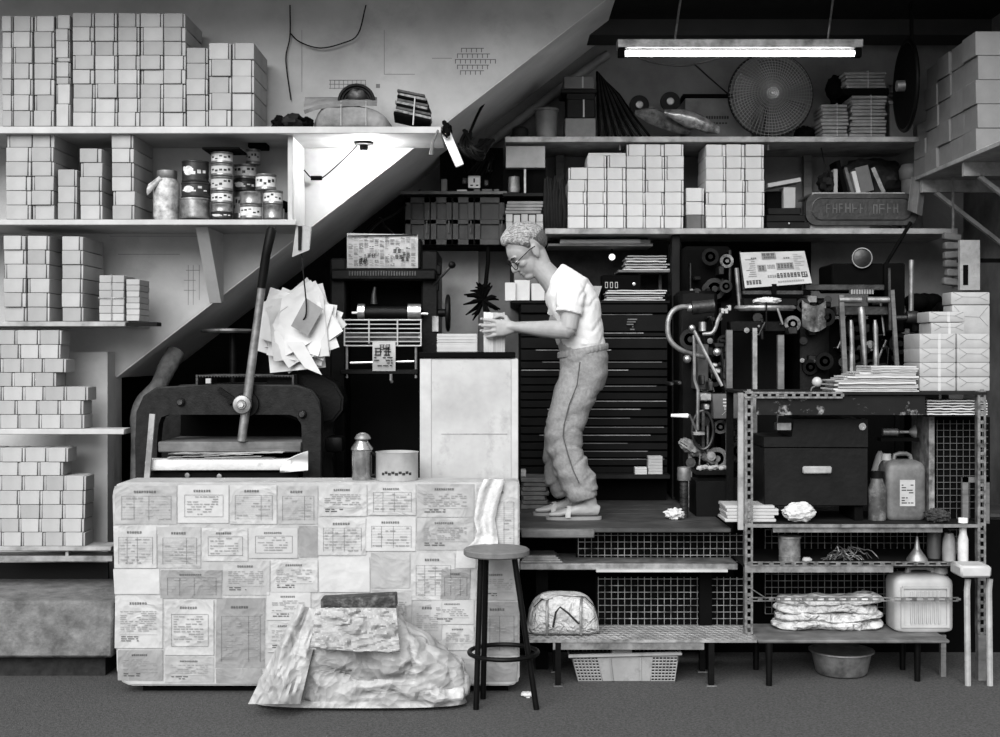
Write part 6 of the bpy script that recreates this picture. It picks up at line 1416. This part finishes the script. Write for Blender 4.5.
MB().box(X(697, 6.85), X(709, 6.85), 6.85, 7.06, Z(390, 6.85), Z(344, 6.85), bev=.006).build('gear_cover', mat('cover_grey', .24, .5, var=.3), pa)
for a, b, w, h in ((715, 365, 6, 4), (717, 371, 8, 5), (706, 397, 12, 8), (707, 407, 6, 6), (711, 386, 5, 10), (703, 380, 4, 10)): MB().box(X(a-w/2, 6.75), X(a+w/2, 6.75), 6.75, 6.86, Z(b+h/2, 6.75), Z(b-h/2, 6.75), bev=.006).build('fitting', STEEL if w > 5 else IRON, pa)
MB().tube([P(694, 335, 6.76), P(694.5, 380, 6.76), P(698, 390, 6.76), P(697.5, 430, 6.76)], .009, 8).build('pipe', STEELD, pa)
MB().box(X(713, 6.72), X(746, 6.72), 6.72, 6.9, Z(419, 6.72), Z(394, 6.72), bev=.005).build('control_box', mat('control_grey', .27, .5, var=.2), pa)
rr = random.Random(12); m = MB(); y = 6.7195; 
for k in range(3): m.quad(X(723, 6.72), X(729.5, 6.72), Z(400+k*3.2, 6.72), Z(398.6+k*3.2, 6.72), y)
glyphs(m, X(724, 6.72), Z(410, 6.72), .02, 1, y, 0, rr); m.bar((X(722, 6.72), y, Z(415, 6.72)), (X(726, 6.72), y, Z(411, 6.72)), .006, .001); m.build('control_label', SHELF, pa, fix=False)
c = P(703, 430, 6.78); m = MB(); m.tube([c+Vector((.055*math.cos(k*PI/14), 0, .1*math.sin(k*PI/14))) for k in range(28)], .009, 8, closed=True); m.bar(c-Vector((0, 0, .1)), c+Vector((0, 0, .1)), .014); m.build('hand_wheel', IRON, pa)
MB().cyl(c, c+Vector((0, .28, 0)), .014, n=8).build('wheel_shaft', BLACK, pa)
MB().ctube([P(671, 415.5, 6.7), P(688, 415.8, 6.7)], [.008, .012], 8).build('lever_grip', WHITE, pa); MB().ctube([P(688, 415.8, 6.7), P(690, 416, 6.7), P(697, 432, 6.74)], .006, 8).build('lever', STEEL, pa)
MB().box(X(692, 6.76), X(704, 6.76), 6.72, 6.8, Z(435, 6.76), Z(431.5, 6.76), bev=.003).build('foot_lever', STEELD, pa)
for a, b in ((672, 384), (680, 383), (733, 443), (736, 438)): MB().box(X(a-2, 6.85), X(a+2, 6.85), 6.85, 7.06, Z(b+2, 6.85), Z(b-2, 6.85), bev=.005).build('nut', IRON, pa)
nw = thing('newspaper', 'newspaper page with headlines propped on the press behind the rack', 'newspaper', P(775, 290, 6.82))
m = MB(); rr = random.Random(17)
def npq(u, v):
    q = [(745, 288), (812, 283), (804.5, 251), (740, 252.5)]
    p = [(q[0][i]*(1-u)+q[1][i]*u)*(1-v)+(q[3][i]*(1-u)+q[2][i]*u)*v for i in (0, 1)]; return P(p[0], p[1], 6.80+.2*v-.006*math.sin(u*PI))
m.sheet(npq, 10, 6, .002)
def nb(u0, u1, v0, v1, mi): m.add([npq(a, b)+Vector((0, -.004, .001)) for a, b in ((u0, v0), (u1, v0), (u1, v1), (u0, v1))], [(0, 1, 2, 3)], mi)
def nblk(u0, u1, v0, v1, n, mi=1):
    for k in range(n):
        a = u0+(u1-u0)*k/n; w = (u1-u0)/n*.85; h = v1-v0
        for q in range(3): nb(a+w*rr.uniform(0, .15), a+w*rr.uniform(.8, 1), v0+h*(.05+.35*q), v0+h*(.22+.35*q), mi)
        for q in range(2): nb(a+w*(.1+.5*q), a+w*(.28+.5*q), v0, v1, mi)
nb(.32, .54, .78, .97, 2); nblk(.33, .53, .88, .95, 3); nblk(.35, .52, .8, .86, 6); nblk(.15, .24, .8, .84, 3); nblk(.65, .75, .78, .82, 3)
nb(.23, .36, .44, .62, 2); nblk(.25, .34, .46, .6, 2); nb(.52, .78, .46, .66, 2); nblk(.54, .77, .5, .64, 5); nblk(.38, .5, .5, .62, 5, 2); nblk(.36, .5, .24, .32, 4, 2); nblk(.5, .86, .22, .36, 7); nb(.87, .96, .2, .36, 1)
for k in range(2): nb(.885+.04*k, .91+.04*k, .23, .27, 0); nb(.885+.04*k, .91+.04*k, .29, .33, 0)
nblk(.03, .26, .08, .2, 5); nblk(.5, .9, .08, .13, 12, 2)
for k in range(9): nb(.05+rr.random()*.1, .2, .3+k*.06, .315+k*.06, 2); nb(.8, .82+rr.random()*.15, .45+k*.055, .46+k*.055, 2)
m.build('page', [PAPERO, INK, INKG], nw, fix=False)
m = MB(); m.ell(P(767, 303, YX), (.075, .05, .018), n=24, m=12, fn=lambda d: 1+.4*nz(d.x*4, d.y*4, d.z*4)); o = m.build('paper_wad', PAPER); o.location.z = Z(311, YX+.05)+.031; tag(o, 'crumpled white paper on the round feed table of the press', 'paper')
m = MB(); m.ell(P(691, 447, 6.84), (.07, .05, .035), (0, .6, 0), n=26, m=16, fn=lambda d: 1+.4*nz(d.x*4, d.y*4, d.z*4)); m.cyl(P(697, 452, 6.85), P(716, 464, 6.88), .02, n=8); m.bar(P(690, 450, 6.88), Vector((X(690, 6.93), 6.93, ZB0)), .018); tag(m.build('rag', stained(mat('oily_rag', .38, .8, var=.5, scale=18, bump=.7), .5, 16, .5, .1)), 'oily rag thrown over a foot treadle left of the open crate', 'rag')
# things on the platform
t = thing('lantern', 'grey capped cylinder lamp with ribbed dark body on the platform', 'lamp', (X(684, 6.5), 6.5, ZB0))
c = (X(684, 6.5), 6.5, ZB0); k_ = 6.5/F
MB().lathe([(0, 37*k_), (6.7*k_, 37*k_), (6.9*k_, 38*k_), (6.7*k_, 50*k_), (0, 51*k_)], c, 20).build('cap', STEELD, t)
q = [(0, 0)]
for k in range(9): q += [(4.3*k_, k*4*k_), (4.3*k_, k*4*k_+3*k_), (3.7*k_, k*4*k_+3.3*k_), (3.7*k_, k*4*k_+3.8*k_)]
MB().lathe(q+[(0, 36.8*k_)], c, 18).build('body', IRON, t)
m = MB(); m.ell((X(675, 6.4), 6.42, ZB0+.026), (.045, .04, .026), n=26, m=16, fn=lambda d: 1+.5*nz(d.x*3, d.y*3, d.z*3)); tag(m.build('paper_wad', PAPER), 'crumpled white tissue on the platform beside the grey lantern', 'paper')
t = thing('open_crate', 'open black wooden box on the platform edge by the slotted upright', 'box', (X(725, 6.53), 6.6, ZB0))
x0, x1, z0, z1 = X(696, 6.53), X(757, 6.53), ZB0, Z(481.5, 6.53)
MB().box(x0, x1, 6.53, 6.545, z0, z1, bev=.002).build('front_board', CAB, t); MB().box(x0, x1, 6.755, 6.77, z0, z1, bev=.002).build('back_board', CAB, t)
for a in (x0, x1-.014): MB().box(a, a+.014, 6.546, 6.754, z0, z1, bev=.002).build('side_board', CAB, t)
MB().box(x0+.015, x1-.015, 6.546, 6.754, z0, z0+.012).build('base', CAB, t)
m = MB(); m.obox(((x0+x1)/2+.04, 6.66, z1-.06), (.15, .17, .006), (0, -.35, 0)); tag(m.build('plate', STEELD), 'tilted grey plate lying inside the open black box', 'plate')
t = thing('type_heap', 'scatter of pale scraps on the treadle behind the open box', 'scraps', P(712, 470, 6.75))
MB().box(X(695, 6.75), X(728, 6.75), 6.7, 6.9, Z(474, 6.75), Z(470, 6.75)).build('tray', BLACK, t)
MB().box(X(708, 6.75), X(712, 6.75), 6.8, 6.84, ZB0, Z(474, 6.75)).build('stand', BLACK, t)
for k in range(8): MB().ell((X(699+k*3.6, 6.75), 6.72+.03*(k % 3), Z(470, 6.75)+.012), (.018, .015, .012), n=10, m=8, fn=lambda d: 1+.5*nz(d.x*3+k, d.y*3, d.z*3)).build('scrap', PAPERO, t)
# ---------------------------------------------------------------- second press at the right
YY = 6.9
p2 = thing('printing_press', 'black press with roller bars, right of two presses behind the rack', 'printing press', (X(865, YY), 7.1, ZD))
MB().box(X(837, YY), X(890, YY), 7.0, 7.3, Z(290, YY), Z(262, YY), bev=.01).build('ink_box', BLACKM, p2)
c = P(862, 258, 6.98); m = MB(); m.lathe([(0, 0), (.045, 0), (.05, .004), (.05, .02), (0, .02)], c, 28, axis='y')
for k in range(20): a = k*PI/10; m.obox(c+Vector((.052*math.cos(a), .01, .052*math.sin(a))), (.008, .016, .008), (0, -a, 0))
m.build('gear', IRON, p2)
m = MB(); m.tube([c+Vector((.053*math.cos(k*PI/14), -.003, .053*math.sin(k*PI/14))) for k in range(28)], .0035, 6, closed=True); m.build('gear_ring', STEELD, p2)
MB().bar(P(862, 262, 7.0), P(862, 266, 7.1), .03).build('gear_bracket', BLACK, p2)
MB().box(X(803, YY), X(887, YY), 6.94, 7.02, Z(290, YY), Z(284, YY), bev=.004).build('cross_bar', IRON, p2)
m = MB()
for k in range(9): m.box(X(851+k*2.6, YY), X(852.8+k*2.6, YY), 6.9, 6.94, Z(294, YY), Z(289.5, YY))
m.build('grippers', STEELD, p2)
for a, b in ((839, 861), (867, 889)): MB().cyl(P(a, 300, 6.88), P(b, 300, 6.88), .017, n=14).build('roller', STEELD, p2)
MB().box(X(837, YY), X(892, YY), 6.92, 7.1, Z(315, YY), Z(306, YY), bev=.004).build('bed', IRON, p2)
for pts, w, mm in (([(841, 295), (845, 378)], .024, WOODM), ([(892, 290), (897, 368)], .02, WOODM), ([(889, 268), (890, 330)], .012, IRON)): MB().bar(P(*pts[0], 6.88), P(*pts[1], 6.88), w).build('leg_bar', mm, p2)
MB().ctube([P(861, 308, 6.86), P(862, 318, 6.85), P(866, 378, 6.84)], [.018, .02, .009], 10).build('lever', STEELD, p2)
for a in (851, 875): MB().tube([P(a, 320, 6.9), P(a+.5, 328, 6.9), P(a+1, 345, 6.9), P(a+1, 372, 6.9)], [.008, .014, .012, .02], 8).build('spindle', STEELD, p2)
MB().box(X(889, YY), X(910, YY), 6.98, 7.3, Z(332, YY), Z(262, YY), bev=.008).build('hopper', BLACKM, p2)
MB().cyl(P(911.5, 260, 6.95), P(911, 318, 6.95), .014, n=10).build('post', STEELD, p2)
MB().cyl(P(895, 318, 6.9), P(922, 317, 6.9), .014, n=10).build('shaft', IRON, p2); MB().lathe([(0, -.03), (.03, -.03), (.035, 0), (.03, .03), (0, .03)], P(912, 317, 6.9), 16, axis='x').build('collar', IRON, p2)
MB().box(X(838, YY), X(916, YY), 7.1, 7.6, ZB0, Z(318, YY)).build('base_block', BLACKM, p2)
for a in (845, 897): MB().bar(P(a, 376 if a == 845 else 366, 6.88), Vector((X(a, 6.9), 6.9, ZB0)), .024).build('leg_foot', BLACK, p2)
m = MB(); m.box(X(803, YY), X(836, YY), 7.0, 7.5, ZB0, Z(297, YY), bev=.03, seg=2); m.build('gear_case', BLACK, p2)
clutter(p2, 802, 834, 296, 376, 6.86, 26, 7.01, (GRS, DST, GRS, BLACK))
clutter(p2, 842, 890, 316, 372, 6.95, 22, 7.11, (GRS, GRS, DST, BLACK), 1.1)
clutter(p2, 888, 918, 325, 360, 6.95, 8, 7.11, (GRS, DST, BLACK))
m = MB(); m.sheet(lambda u, v: P(802+24*u, 300+26*(1-v)+6*math.sin(u*3), 6.86-.03*math.sin(u*4+v)), 10, 8, .006); tag(m.build('rag', stained(mat('rag_oily', .22, .8, var=.7, scale=20, bump=.8), .5, 14, .5, .6)), 'oily rag draped on the gears between the two presses', 'rag')
t = thing('knob', 'pale round knob on a bent stem above the rack top', 'knob', P(817, 390, 6.05))
MB().ell(P(817, 382, 6.1), (.024, .024, .024)).build('ball', mat('knob_grey', .62, .3, var=.1), t)
MB().tube([P(816, 386, 6.1), P(812, 388, 6.1), Vector((X(811, 6.1), 6.1, ZT))], .007, 8).build('stem', IRON, t)
m = MB()
for k in range(40): a, b = R.uniform(915, 945), R.uniform(300, 350); m.ell(P(a, b, 7.2+R.uniform(0, .3)), (R.uniform(.03, .08), .06, R.uniform(.02, .06)), n=10, m=6)
m.box(X(918, 7.2), X(945, 7.2), 7.3, 7.6, ZB0, Z(320, 7.2)); tag(m.build('sack_heap', BLACKM), 'dark heap of sacks in the shade behind the white parcels', 'sacks', kind='stuff')
# ---------------------------------------------------------------- the man bending over the metal cabinet
YP0 = 6.50
man = thing('person', 'grey haired man in white t-shirt and sweatpants bending to square a paper stack', 'person', (X(575, YP0), YP0, ZD+.001))
SKIN = mat('skin', .53, .55, var=.06, scale=18, bump=.08, bscale=60)
def J(px, py, dy=0): return P(px, py, YP0)+Vector((0, dy, 0))
def ringloft(m, st, n=20, pw=1.0, yref=(0, 1, 0)):
    """st: (point, half width in the picture plane, half width towards the viewer)"""
    pts = [s[0] for s in st]; rings = []
    for i, (p, a, b) in enumerate(st):
        t = (pts[min(i+1, len(pts)-1)]-pts[max(i-1, 0)]).normalized(); y = Vector(yref); y = (y-t*y.dot(t)).normalized(); u = t.cross(y)
        rings.append([p+u*a*math.copysign(abs(math.cos(q))**pw, math.cos(q))+y*b*math.copysign(abs(math.sin(q))**pw, math.sin(q)) for q in [2*PI*j/n for j in range(n)]])
    m.loft(rings)
# head frame: forward, up, side (towards the viewer)
pit, yaw = math.radians(37), math.radians(14)
fw = Vector((-math.cos(pit), 0, -math.sin(pit))); up = Vector((-math.sin(pit), 0, math.cos(pit)))
Ry = Matrix.Rotation(yaw, 3, 'Z'); fw = Ry @ fw; up = Ry @ up; sd_ = fw.cross(up)
if sd_.y > 0: sd_ = -sd_
HM = Matrix((fw, up, sd_)).transposed()
HC = J(527, 250, -.005); HS = 1.10
def H(f, u, s=0): return HC+HM @ Vector((f, u, s))*HS
def hell(mb, c, r, rot=None, **k): mb.ell(H(*c), [q*HS for q in r], HM if rot is None else HM @ Euler(rot).to_matrix(), **k)
def cranium(d, k=1): return k
b = MB()
hell(b, (-.012, .03, 0), (.094, .088, .074), n=28, m=20)
hell(b, (.028, .012, 0), (.064, .07, .064), n=24, m=16)
hell(b, (.030, -.05, 0), (.060, .066, .054), n=24, m=16)
hell(b, (.058, -.098, 0), (.030, .022, .032), n=16, m=12)
hell(b, (.020, -.082, 0), (.055, .034, .048), n=18, m=12)
hell(b, (.078, .010, 0), (.016, .011, .052), n=18, m=10)
for s in (-1, 1):
    hell(b, (.058, -.034, s*.034), (.024, .018, .022), n=14, m=10)
    hell(b, (-.012, -.018, s*.073), (.019, .031, .010), (0, 0, .25), n=16, m=12); hell(b, (-.006, -.04, s*.070), (.010, .012, .009), n=10, m=8)
    hell(b, (.088, -.046, s*.011), (.011, .009, .010), n=10, m=8)
ringloft(b, [(H(.082, .004), .008*HS, .010*HS), (H(.093, -.014), .010*HS, .011*HS), (H(.103, -.032), .012*HS, .012*HS), (H(.106, -.042), .012*HS, .013*HS), (H(.098, -.050), .006*HS, .010*HS)], 12, yref=sd_)
hell(b, (.083, -.067, 0), (.013, .008, .023), n=14, m=8); hell(b, (.080, -.078, 0), (.012, .009, .021), n=14, m=8)
# neck, trunk core
nk = [(H(-.02, -.03), .058, .056), (J(541, 268), .057, .058), (J(551, 279), .060, .064), (J(561, 290), .075, .085)]
ringloft(b, nk, 20)
ringloft(b, [(J(556, 284), .05, .09), (J(566, 296), .09, .15), (J(571, 315), .105, .165), (J(577, 340), .10, .15), (J(584, 362), .10, .15), (J(585, 378), .09, .14)], 24)
# arms
def arm(sh, el, wr, s, dy_e, dy_w):
    ringloft(b, [(J(*sh, s), .052, .052), (J(sh[0]*.65+el[0]*.35, sh[1]*.65+el[1]*.35, s+dy_e*.35), .050, .050), (J(sh[0]*.3+el[0]*.7, sh[1]*.3+el[1]*.7, s+dy_e*.7), .046, .045), (J(*el, s+dy_e), .043, .042)], 16)
    e, w = J(*el, s+dy_e), J(*wr, s+dy_w)
    ringloft(b, [(e+(e-w).normalized()*.028+Vector((0, 0, .012)), .024, .026), (e, .043, .042), (e.lerp(w, .25), .045, .041), (e.lerp(w, .6), .036, .034), (e.lerp(w, .88), .027, .030), (w, .024, .030), (w+(w-e).normalized()*.02, .023, .034)], 16)
    return e, w
e1, w1 = arm((571, 300), (566, 331), (514, 327.5), -.165, -.045, .075)
e2, w2 = arm((566, 300), (556, 330), (511, 326), .165, .02, -.075)
# hands: palm, four fingers, thumb
def finger(pts, r0, r1, m=b):
    n = len(pts); m.tube(pts, [r0+(r1-r0)*k/(n-1) for k in range(n)], 10); m.ell(pts[-1], (r1*1.02,)*3, n=12, m=8)
def hand(w, s):
    """s=-1: the near hand, palm to the far side; fingers point to -X along the stack"""
    px0 = w
    d = Vector((-1, 0, -.05)).normalized(); up_ = Vector((0, 0, 1)); n_ = Vector((0, s, 0))
    c = w+d*.048
    ringloft(b, [(w-d*.005, .027, .024), (w+d*.025, .036, .019), (w+d*.06, .043, .016), (w+d*.088, .042, .013)], 16, pw=.8)
    for k, (o, L, sp) in enumerate([(.032, .070, .18), (.011, .078, .05), (-.011, .072, -.06), (-.031, .056, -.2)]):
        base = w+d*.078+up_*o; dr = (d+up_*sp).normalized(); cl = -n_
        p1 = base+dr*L*.45+cl*.002; p2 = p1+dr*L*.32+cl*.008; p3 = p2+dr*L*.25+cl*.012
        finger([base-dr*.03, base, p1, p2, p3], .0104, .0084)
    tb = w+d*.03+up_*.028; finger([w+d*.012+up_*.012, tb, tb+(d*.4+up_*.9).normalized()*.026-n_*.012, tb+(d*.75+up_*.65).normalized()*.05-n_*.028, tb+(d*.95+up_*.3).normalized()*.072-n_*.036], .0135, .0088)
hand(w1, -1); hand(w2, 1)
# lower legs and feet (the trousers cover the rest)
def foot(an, toe, heel, dy, zt=ZD+.018):
    A = J(*an, dy); T_ = Vector((X(toe, YP0), YP0+dy, zt)); H_ = Vector((X(heel, YP0), YP0+dy, zt))
    ringloft(b, [(J(an[0]-9, an[1]-22, dy), .040, .040), (A, .036, .036), (Vector((A.x, A.y, zt+.045)), .042, .036), (Vector((A.x+.004, A.y, zt+.02)), .045, .036)], 16)
    L = (T_-H_).length
    ringloft(b, [(H_+Vector((0, 0, .026)), .024, .026), (H_.lerp(T_, .12)+Vector((0, 0, .034)), .034, .034), (H_.lerp(T_, .35)+Vector((0, 0, .034)), .034, .036), (H_.lerp(T_, .6)+Vector((0, 0, .022)), .022, .043), (H_.lerp(T_, .78)+Vector((0, 0, .015)), .015, .046), (H_.lerp(T_, .88)+Vector((0, 0, .012)), .012, .042)], 16, pw=.85)
    for k in range(5):
        o = -.034+.017*k; l = (.0, -.003, -.008, -.016, -.026)[k]; p = H_.lerp(T_, .84)+Vector((0, o, .012)); r = .0125 if k == 0 else .0095
        b.tube([p+Vector((.02, 0, .002)), p, p+Vector((-.03-l, 0, -.001)), p+Vector((-.045-l, 0, -.002))], [r, r, r*.95, r*.6], 10)
    return H_, T_
for dk, da, s_y in ((0, 0, -.085), (1, -14, .085)):
    ringloft(b, [(J(585, 368, s_y*.8), .085, .078), (J(576, 398, s_y), .074, .076), (J(566+dk, 428, s_y), .060, .062), (J(569+dk*.5+da*.5, 455, s_y), .058, .060), (J(578+da, 478, s_y), .045, .046), (J(586+da, 494, s_y), .037, .037)], 18)
h1, t1 = foot((588, 498), 549, 598, -.085); h2, t2 = foot((573, 497), 537, 584, .085)
body = remesh(b, 'body', SKIN, man, .0042, 2)
# eyes, brows, glasses
for s in (-1, 1):
    e = MB(); hell(e, (.079, -.014, s*.033), (.010, .007, .014), n=14, m=10); e.build('eye', mat('eye_white', .75, .3), man)
    e = MB(); hell(e, (.0875, -.018, s*.034), (.003, .005, .006), n=10, m=8); e.build('iris', INK, man)
    e = MB(); e.tube([H(.093, .008, s*.016), H(.092, .014, s*.036), H(.080, .011, s*.054)], [.003, .004, .002], 6); e.build('eyebrow', IRON, man)
g = MB()
for s in (-1, 1):
    c_ = Vector((.103, -.02, s*.034)); g.tube([H(c_.x-.010*abs(math.cos(k*PI/12))*(math.cos(k*PI/12)*s > 0), c_.y+.019*math.sin(k*PI/12), c_.z+.025*math.cos(k*PI/12)) for k in range(24)], .0022, 6, closed=True)
    g.tube([H(.094, -.012, s*.059), H(.05, -.004, s*.075), H(.005, .002, s*.080), H(-.018, .0, s*.082)], .0022, 6)
g.tube([H(.103, -.014, -.010), H(.107, -.010, 0), H(.103, -.014, .010)], .0022, 6)
gl = g.build('glasses', BLACK, man)
# hair: short, grey, bristly
HL = [(0, .46), (.55, .50), (.85, .34), (1.15, .10), (1.35, -.22), (1.5, -.20), (1.62, .12), (1.8, .05), (2.05, -.45), (2.5, -.72), (3.2, -.78)]
def hairk(d):
    f, u, s = d.x, d.y, d.z
    a = math.atan2(abs(s), f)
    for (a0, l0), (a1, l1) in zip(HL, HL[1:]):
        if a0 <= a <= a1: line = l0+(l1-l0)*(a-a0)/(a1-a0)
    q = u-line
    k = 1/(1+math.exp(-q*14)); return .88+.21*k
hm = MB(); rings = []
c0 = Vector((-.012, .028, 0)); N_, M_2 = 110, 72
def hp_(d):
    k = hairk(d); j = .03*nz(d.x*3, d.y*4, d.z*5)+.022*nz(d.x*14, d.y*34, d.z*55); top = max(0, d.y)*.05*(d.x > -.3)+.42*max(0, d.x-.05)*max(0, d.y-.2)
    r = Vector((.095, .089, .076)); v = c0+Vector((d.x*r.x, d.y*r.y, d.z*r.z))*(k+(j+top if k > 1.02 else 0)); return H(*v)
for i in range(M_2+1):
    th = PI*i/M_2; row = []
    for j in range(1 if i in (0, M_2) else N_):
        d = Vector((math.sin(th)*math.cos(2*PI*j/N_), math.cos(th), math.sin(th)*math.sin(2*PI*j/N_))); row.append(hm.bm.verts.new(hp_(d)))
    rings.append(row)
for A, B in zip(rings, rings[1:]):
    for j in range(N_):
        q = list(dict.fromkeys((A[j % len(A)], B[j % len(B)], B[(j+1) % len(B)], A[(j+1) % len(A)])))
        if len(q) > 2: hm.bm.faces.new(q)
HAIR = stained(mat('grey_hair', .60, .75, var=.25, scale=120, bump=.9, bscale=300), .75, 130, .46, .18, (.35, 1, 1))
hr = hm.build('hair', [HAIR, stained(mat('dark_grey_hair', .30, .75, var=.4, scale=160, bump=.8, bscale=260), .6, 130, .5, .1)], man, smooth=60)
for p in hr.data.polygons:
    l_ = HM.inverted() @ (p.center+wloc(man)-HC)
    if l_.y < .035*HS+.35*max(0, l_.x)+.012*nz(l_.x*60, l_.y*60, l_.z*60): p.material_index = 1
# t-shirt
c = MB()
ringloft(c, [(J(554, 272.5), .060, .068), (J(559, 277), .080, .105), (J(567, 288), .118, .18), (J(574, 307), .128, .195), (J(578, 326), .122, .180), (J(582, 342), .116, .165), (J(584, 350), .110, .155), (J(585, 358), .104, .150)], 32, pw=.92)
for s, sx in ((-1, 571), (1, 566)):
    ringloft(c, [(J(sx-2, 291, s*.115), .072, .066), (J(sx-1, 298, s*.165), .072, .066), (J(sx-2.5, 306, s*.182), .070, .064), (J(sx-4.5, 315.5, s*.192), .069, .062)], 20, yref=(0, 1, 0))
def shirt_d(p, n):
    if p.z < Z(345, YP0): return -.002
    a = nz(p.x*7, p.y*7, p.z*7+2)*.010; f = abs(nz(p.x*13+p.z*7, p.y*6, p.z*9-p.x*8)); return a-.010*max(0, .25-f)*4*.5+.002*nz(p.x*30, p.y*30, p.z*30)
SHIRT = mat('tshirt_cotton', .78, .9, var=.02, scale=10, bump=.15, bscale=120)
remesh(c, 'tshirt', SHIRT, man, .007, 3, shirt_d)
# sweatpants
c = MB()
ringloft(c, [(J(582.4, 348)+Vector((0, 0, 0)), .118, .166), (J(582.8, 351), .1225, .172), (J(584, 362), .122, .175), (J(584, 374), .122, .175), (J(581, 386), .112, .170)], 28, pw=.92)
def leg(dk, da, s, low=0):
    ringloft(c, [(J(583+dk*.2, 366, s*.5), .112, .100), (J(578+dk*.4, 385, s*.8), .106, .102), (J(571+dk*.7, 403, s), .098, .100), (J(565+dk, 420, s), .095, .096), (J(562.5+dk, 433, s), .098, .094), (J(565+dk*.7+da*.3, 450, s), .087, .088), (J(570.5+dk*.3+da*.7, 468, s), .086, .085), (J(577+da, 481, s), .090, .087), (J(581.5+da, 491, s), .080, .084), (J(583.5+da, 497.5-low, s), .064, .072)], 24)
leg(0, 0, -.088); leg(1, -14, .088, 2)
def pant_d(p, n):
    z = (p.z-ZD); w = 1 if z < .95 else max(0, 1-(z-.95)*12)
    f = nz(p.x*5+p.z*9, p.y*5, p.z*16-p.x*10); g_ = nz(p.x*18, p.y*10, p.z*3); r = .010*f*(1.2 if z < .35 else .7)+.005*g_-.010*max(0, .2-abs(nz(p.x*4+p.z*7, p.y*4, p.z*11-p.x*9+4)))*4*(1 if z < .5 else .4)
    if z > .88: r += .005*math.sin(math.atan2(p.y-YP0, p.x-X(584, YP0))*26)*(1 if z > .93 else .5)
    return r*w if z < .95 else r
PANT = mat('sweatpants_grey', .47, .95, var=.10, scale=60, bump=.3, bscale=150)
tr = remesh(c, 'sweatpants', PANT, man, .007, 3, pant_d)
wb = MB(); rg_ = []
for py, a, bb in ((354.5, .120, .170), (353.5, .1255, .176), (351, .127, .1775), (348.5, .1255, .176), (347.3, .120, .170)):
    cc_ = J(582.8, py); rg_.append([cc_+Vector((a*math.cos(q)*(1+.010*math.sin(q*34)), bb*math.sin(q)*(1+.010*math.sin(q*34)), -.022*math.cos(q)*-1)) for q in [2*PI*j/136 for j in range(136)]])
wb.loft(rg_); wb.build('waistband', PANT, man)
# seam down the leg, waistband, sandals
s_ = MB(); off = YP0-.088
s_.tube([P(583-3, 362, off-.155+.02), P(577, 385, off-.103), P(569, 405, off-.103), P(564, 425, off-.099), P(563, 436, off-.097), P(568, 455, off-.091), P(573, 470, off-.090), P(579, 483, off-.092)], .003, 5); s_.build('side_seam', mat('seam_grey', .27, .9), man)
for (h_, t_) in ((h1, t1), (h2, t2)):
    m = MB(); z0 = ZD+.001; L = t_-h_; ring = []
    for k in range(28):
        a = 2*PI*k/28; x = math.cos(a); w = .047*(1+.12*x)*abs(math.sin(a))**.7*(1 if math.sin(a) > 0 else -1); ring.append((h_+t_)/2+Vector((-x*(L.length/2+.016)-.004, w, 0)))
    n = len(ring); m.add([(p.x, p.y, z0) for p in ring]+[(p.x, p.y, z0+.016) for p in ring], [tuple(range(n-1, -1, -1)), tuple(range(n, 2*n))]+[(i, (i+1) % n, (i+1) % n+n, i+n) for i in range(n)]); sole = m.build('sandal', mat('sandal_sole', .45, .8), man)
    m = MB(); p = h_.lerp(t_, .62); pts = [p+Vector((.006*math.cos(k), .052*math.cos(PI*k/10), -.004+.052*math.sin(PI*k/10))) for k in range(11)]; m.tube(pts, .013, 8, flat=.25); m.build('strap', mat('sandal_strap', .6, .6), man)
# the stack of paper he squares up
sp = thing('paper_stack', 'upright block of paper sheets squared between the hands of the man', 'paper', P(494, 352, 6.4))
Y0 = min(w1.y, w2.y)+.045; Y1 = max(w1.y, w2.y)-.045
x0, x1 = X(483.5, 6.42), X(505, 6.42); zt_ = Z(312, 6.42); z0 = ZK+.0008
for k in range(9):
    a = x0+(x1-x0)*k/9; b_ = x0+(x1-x0)*(k+1)/9; m = MB(); m.box(a+.0004, b_-.0004, Y0+R.uniform(0, .002), Y1, z0, zt_+R.uniform(-.003, .002)); m.build('sheaf', PAPER if k < 4 else (PAPERG if k % 2 else PAPERO), sp)
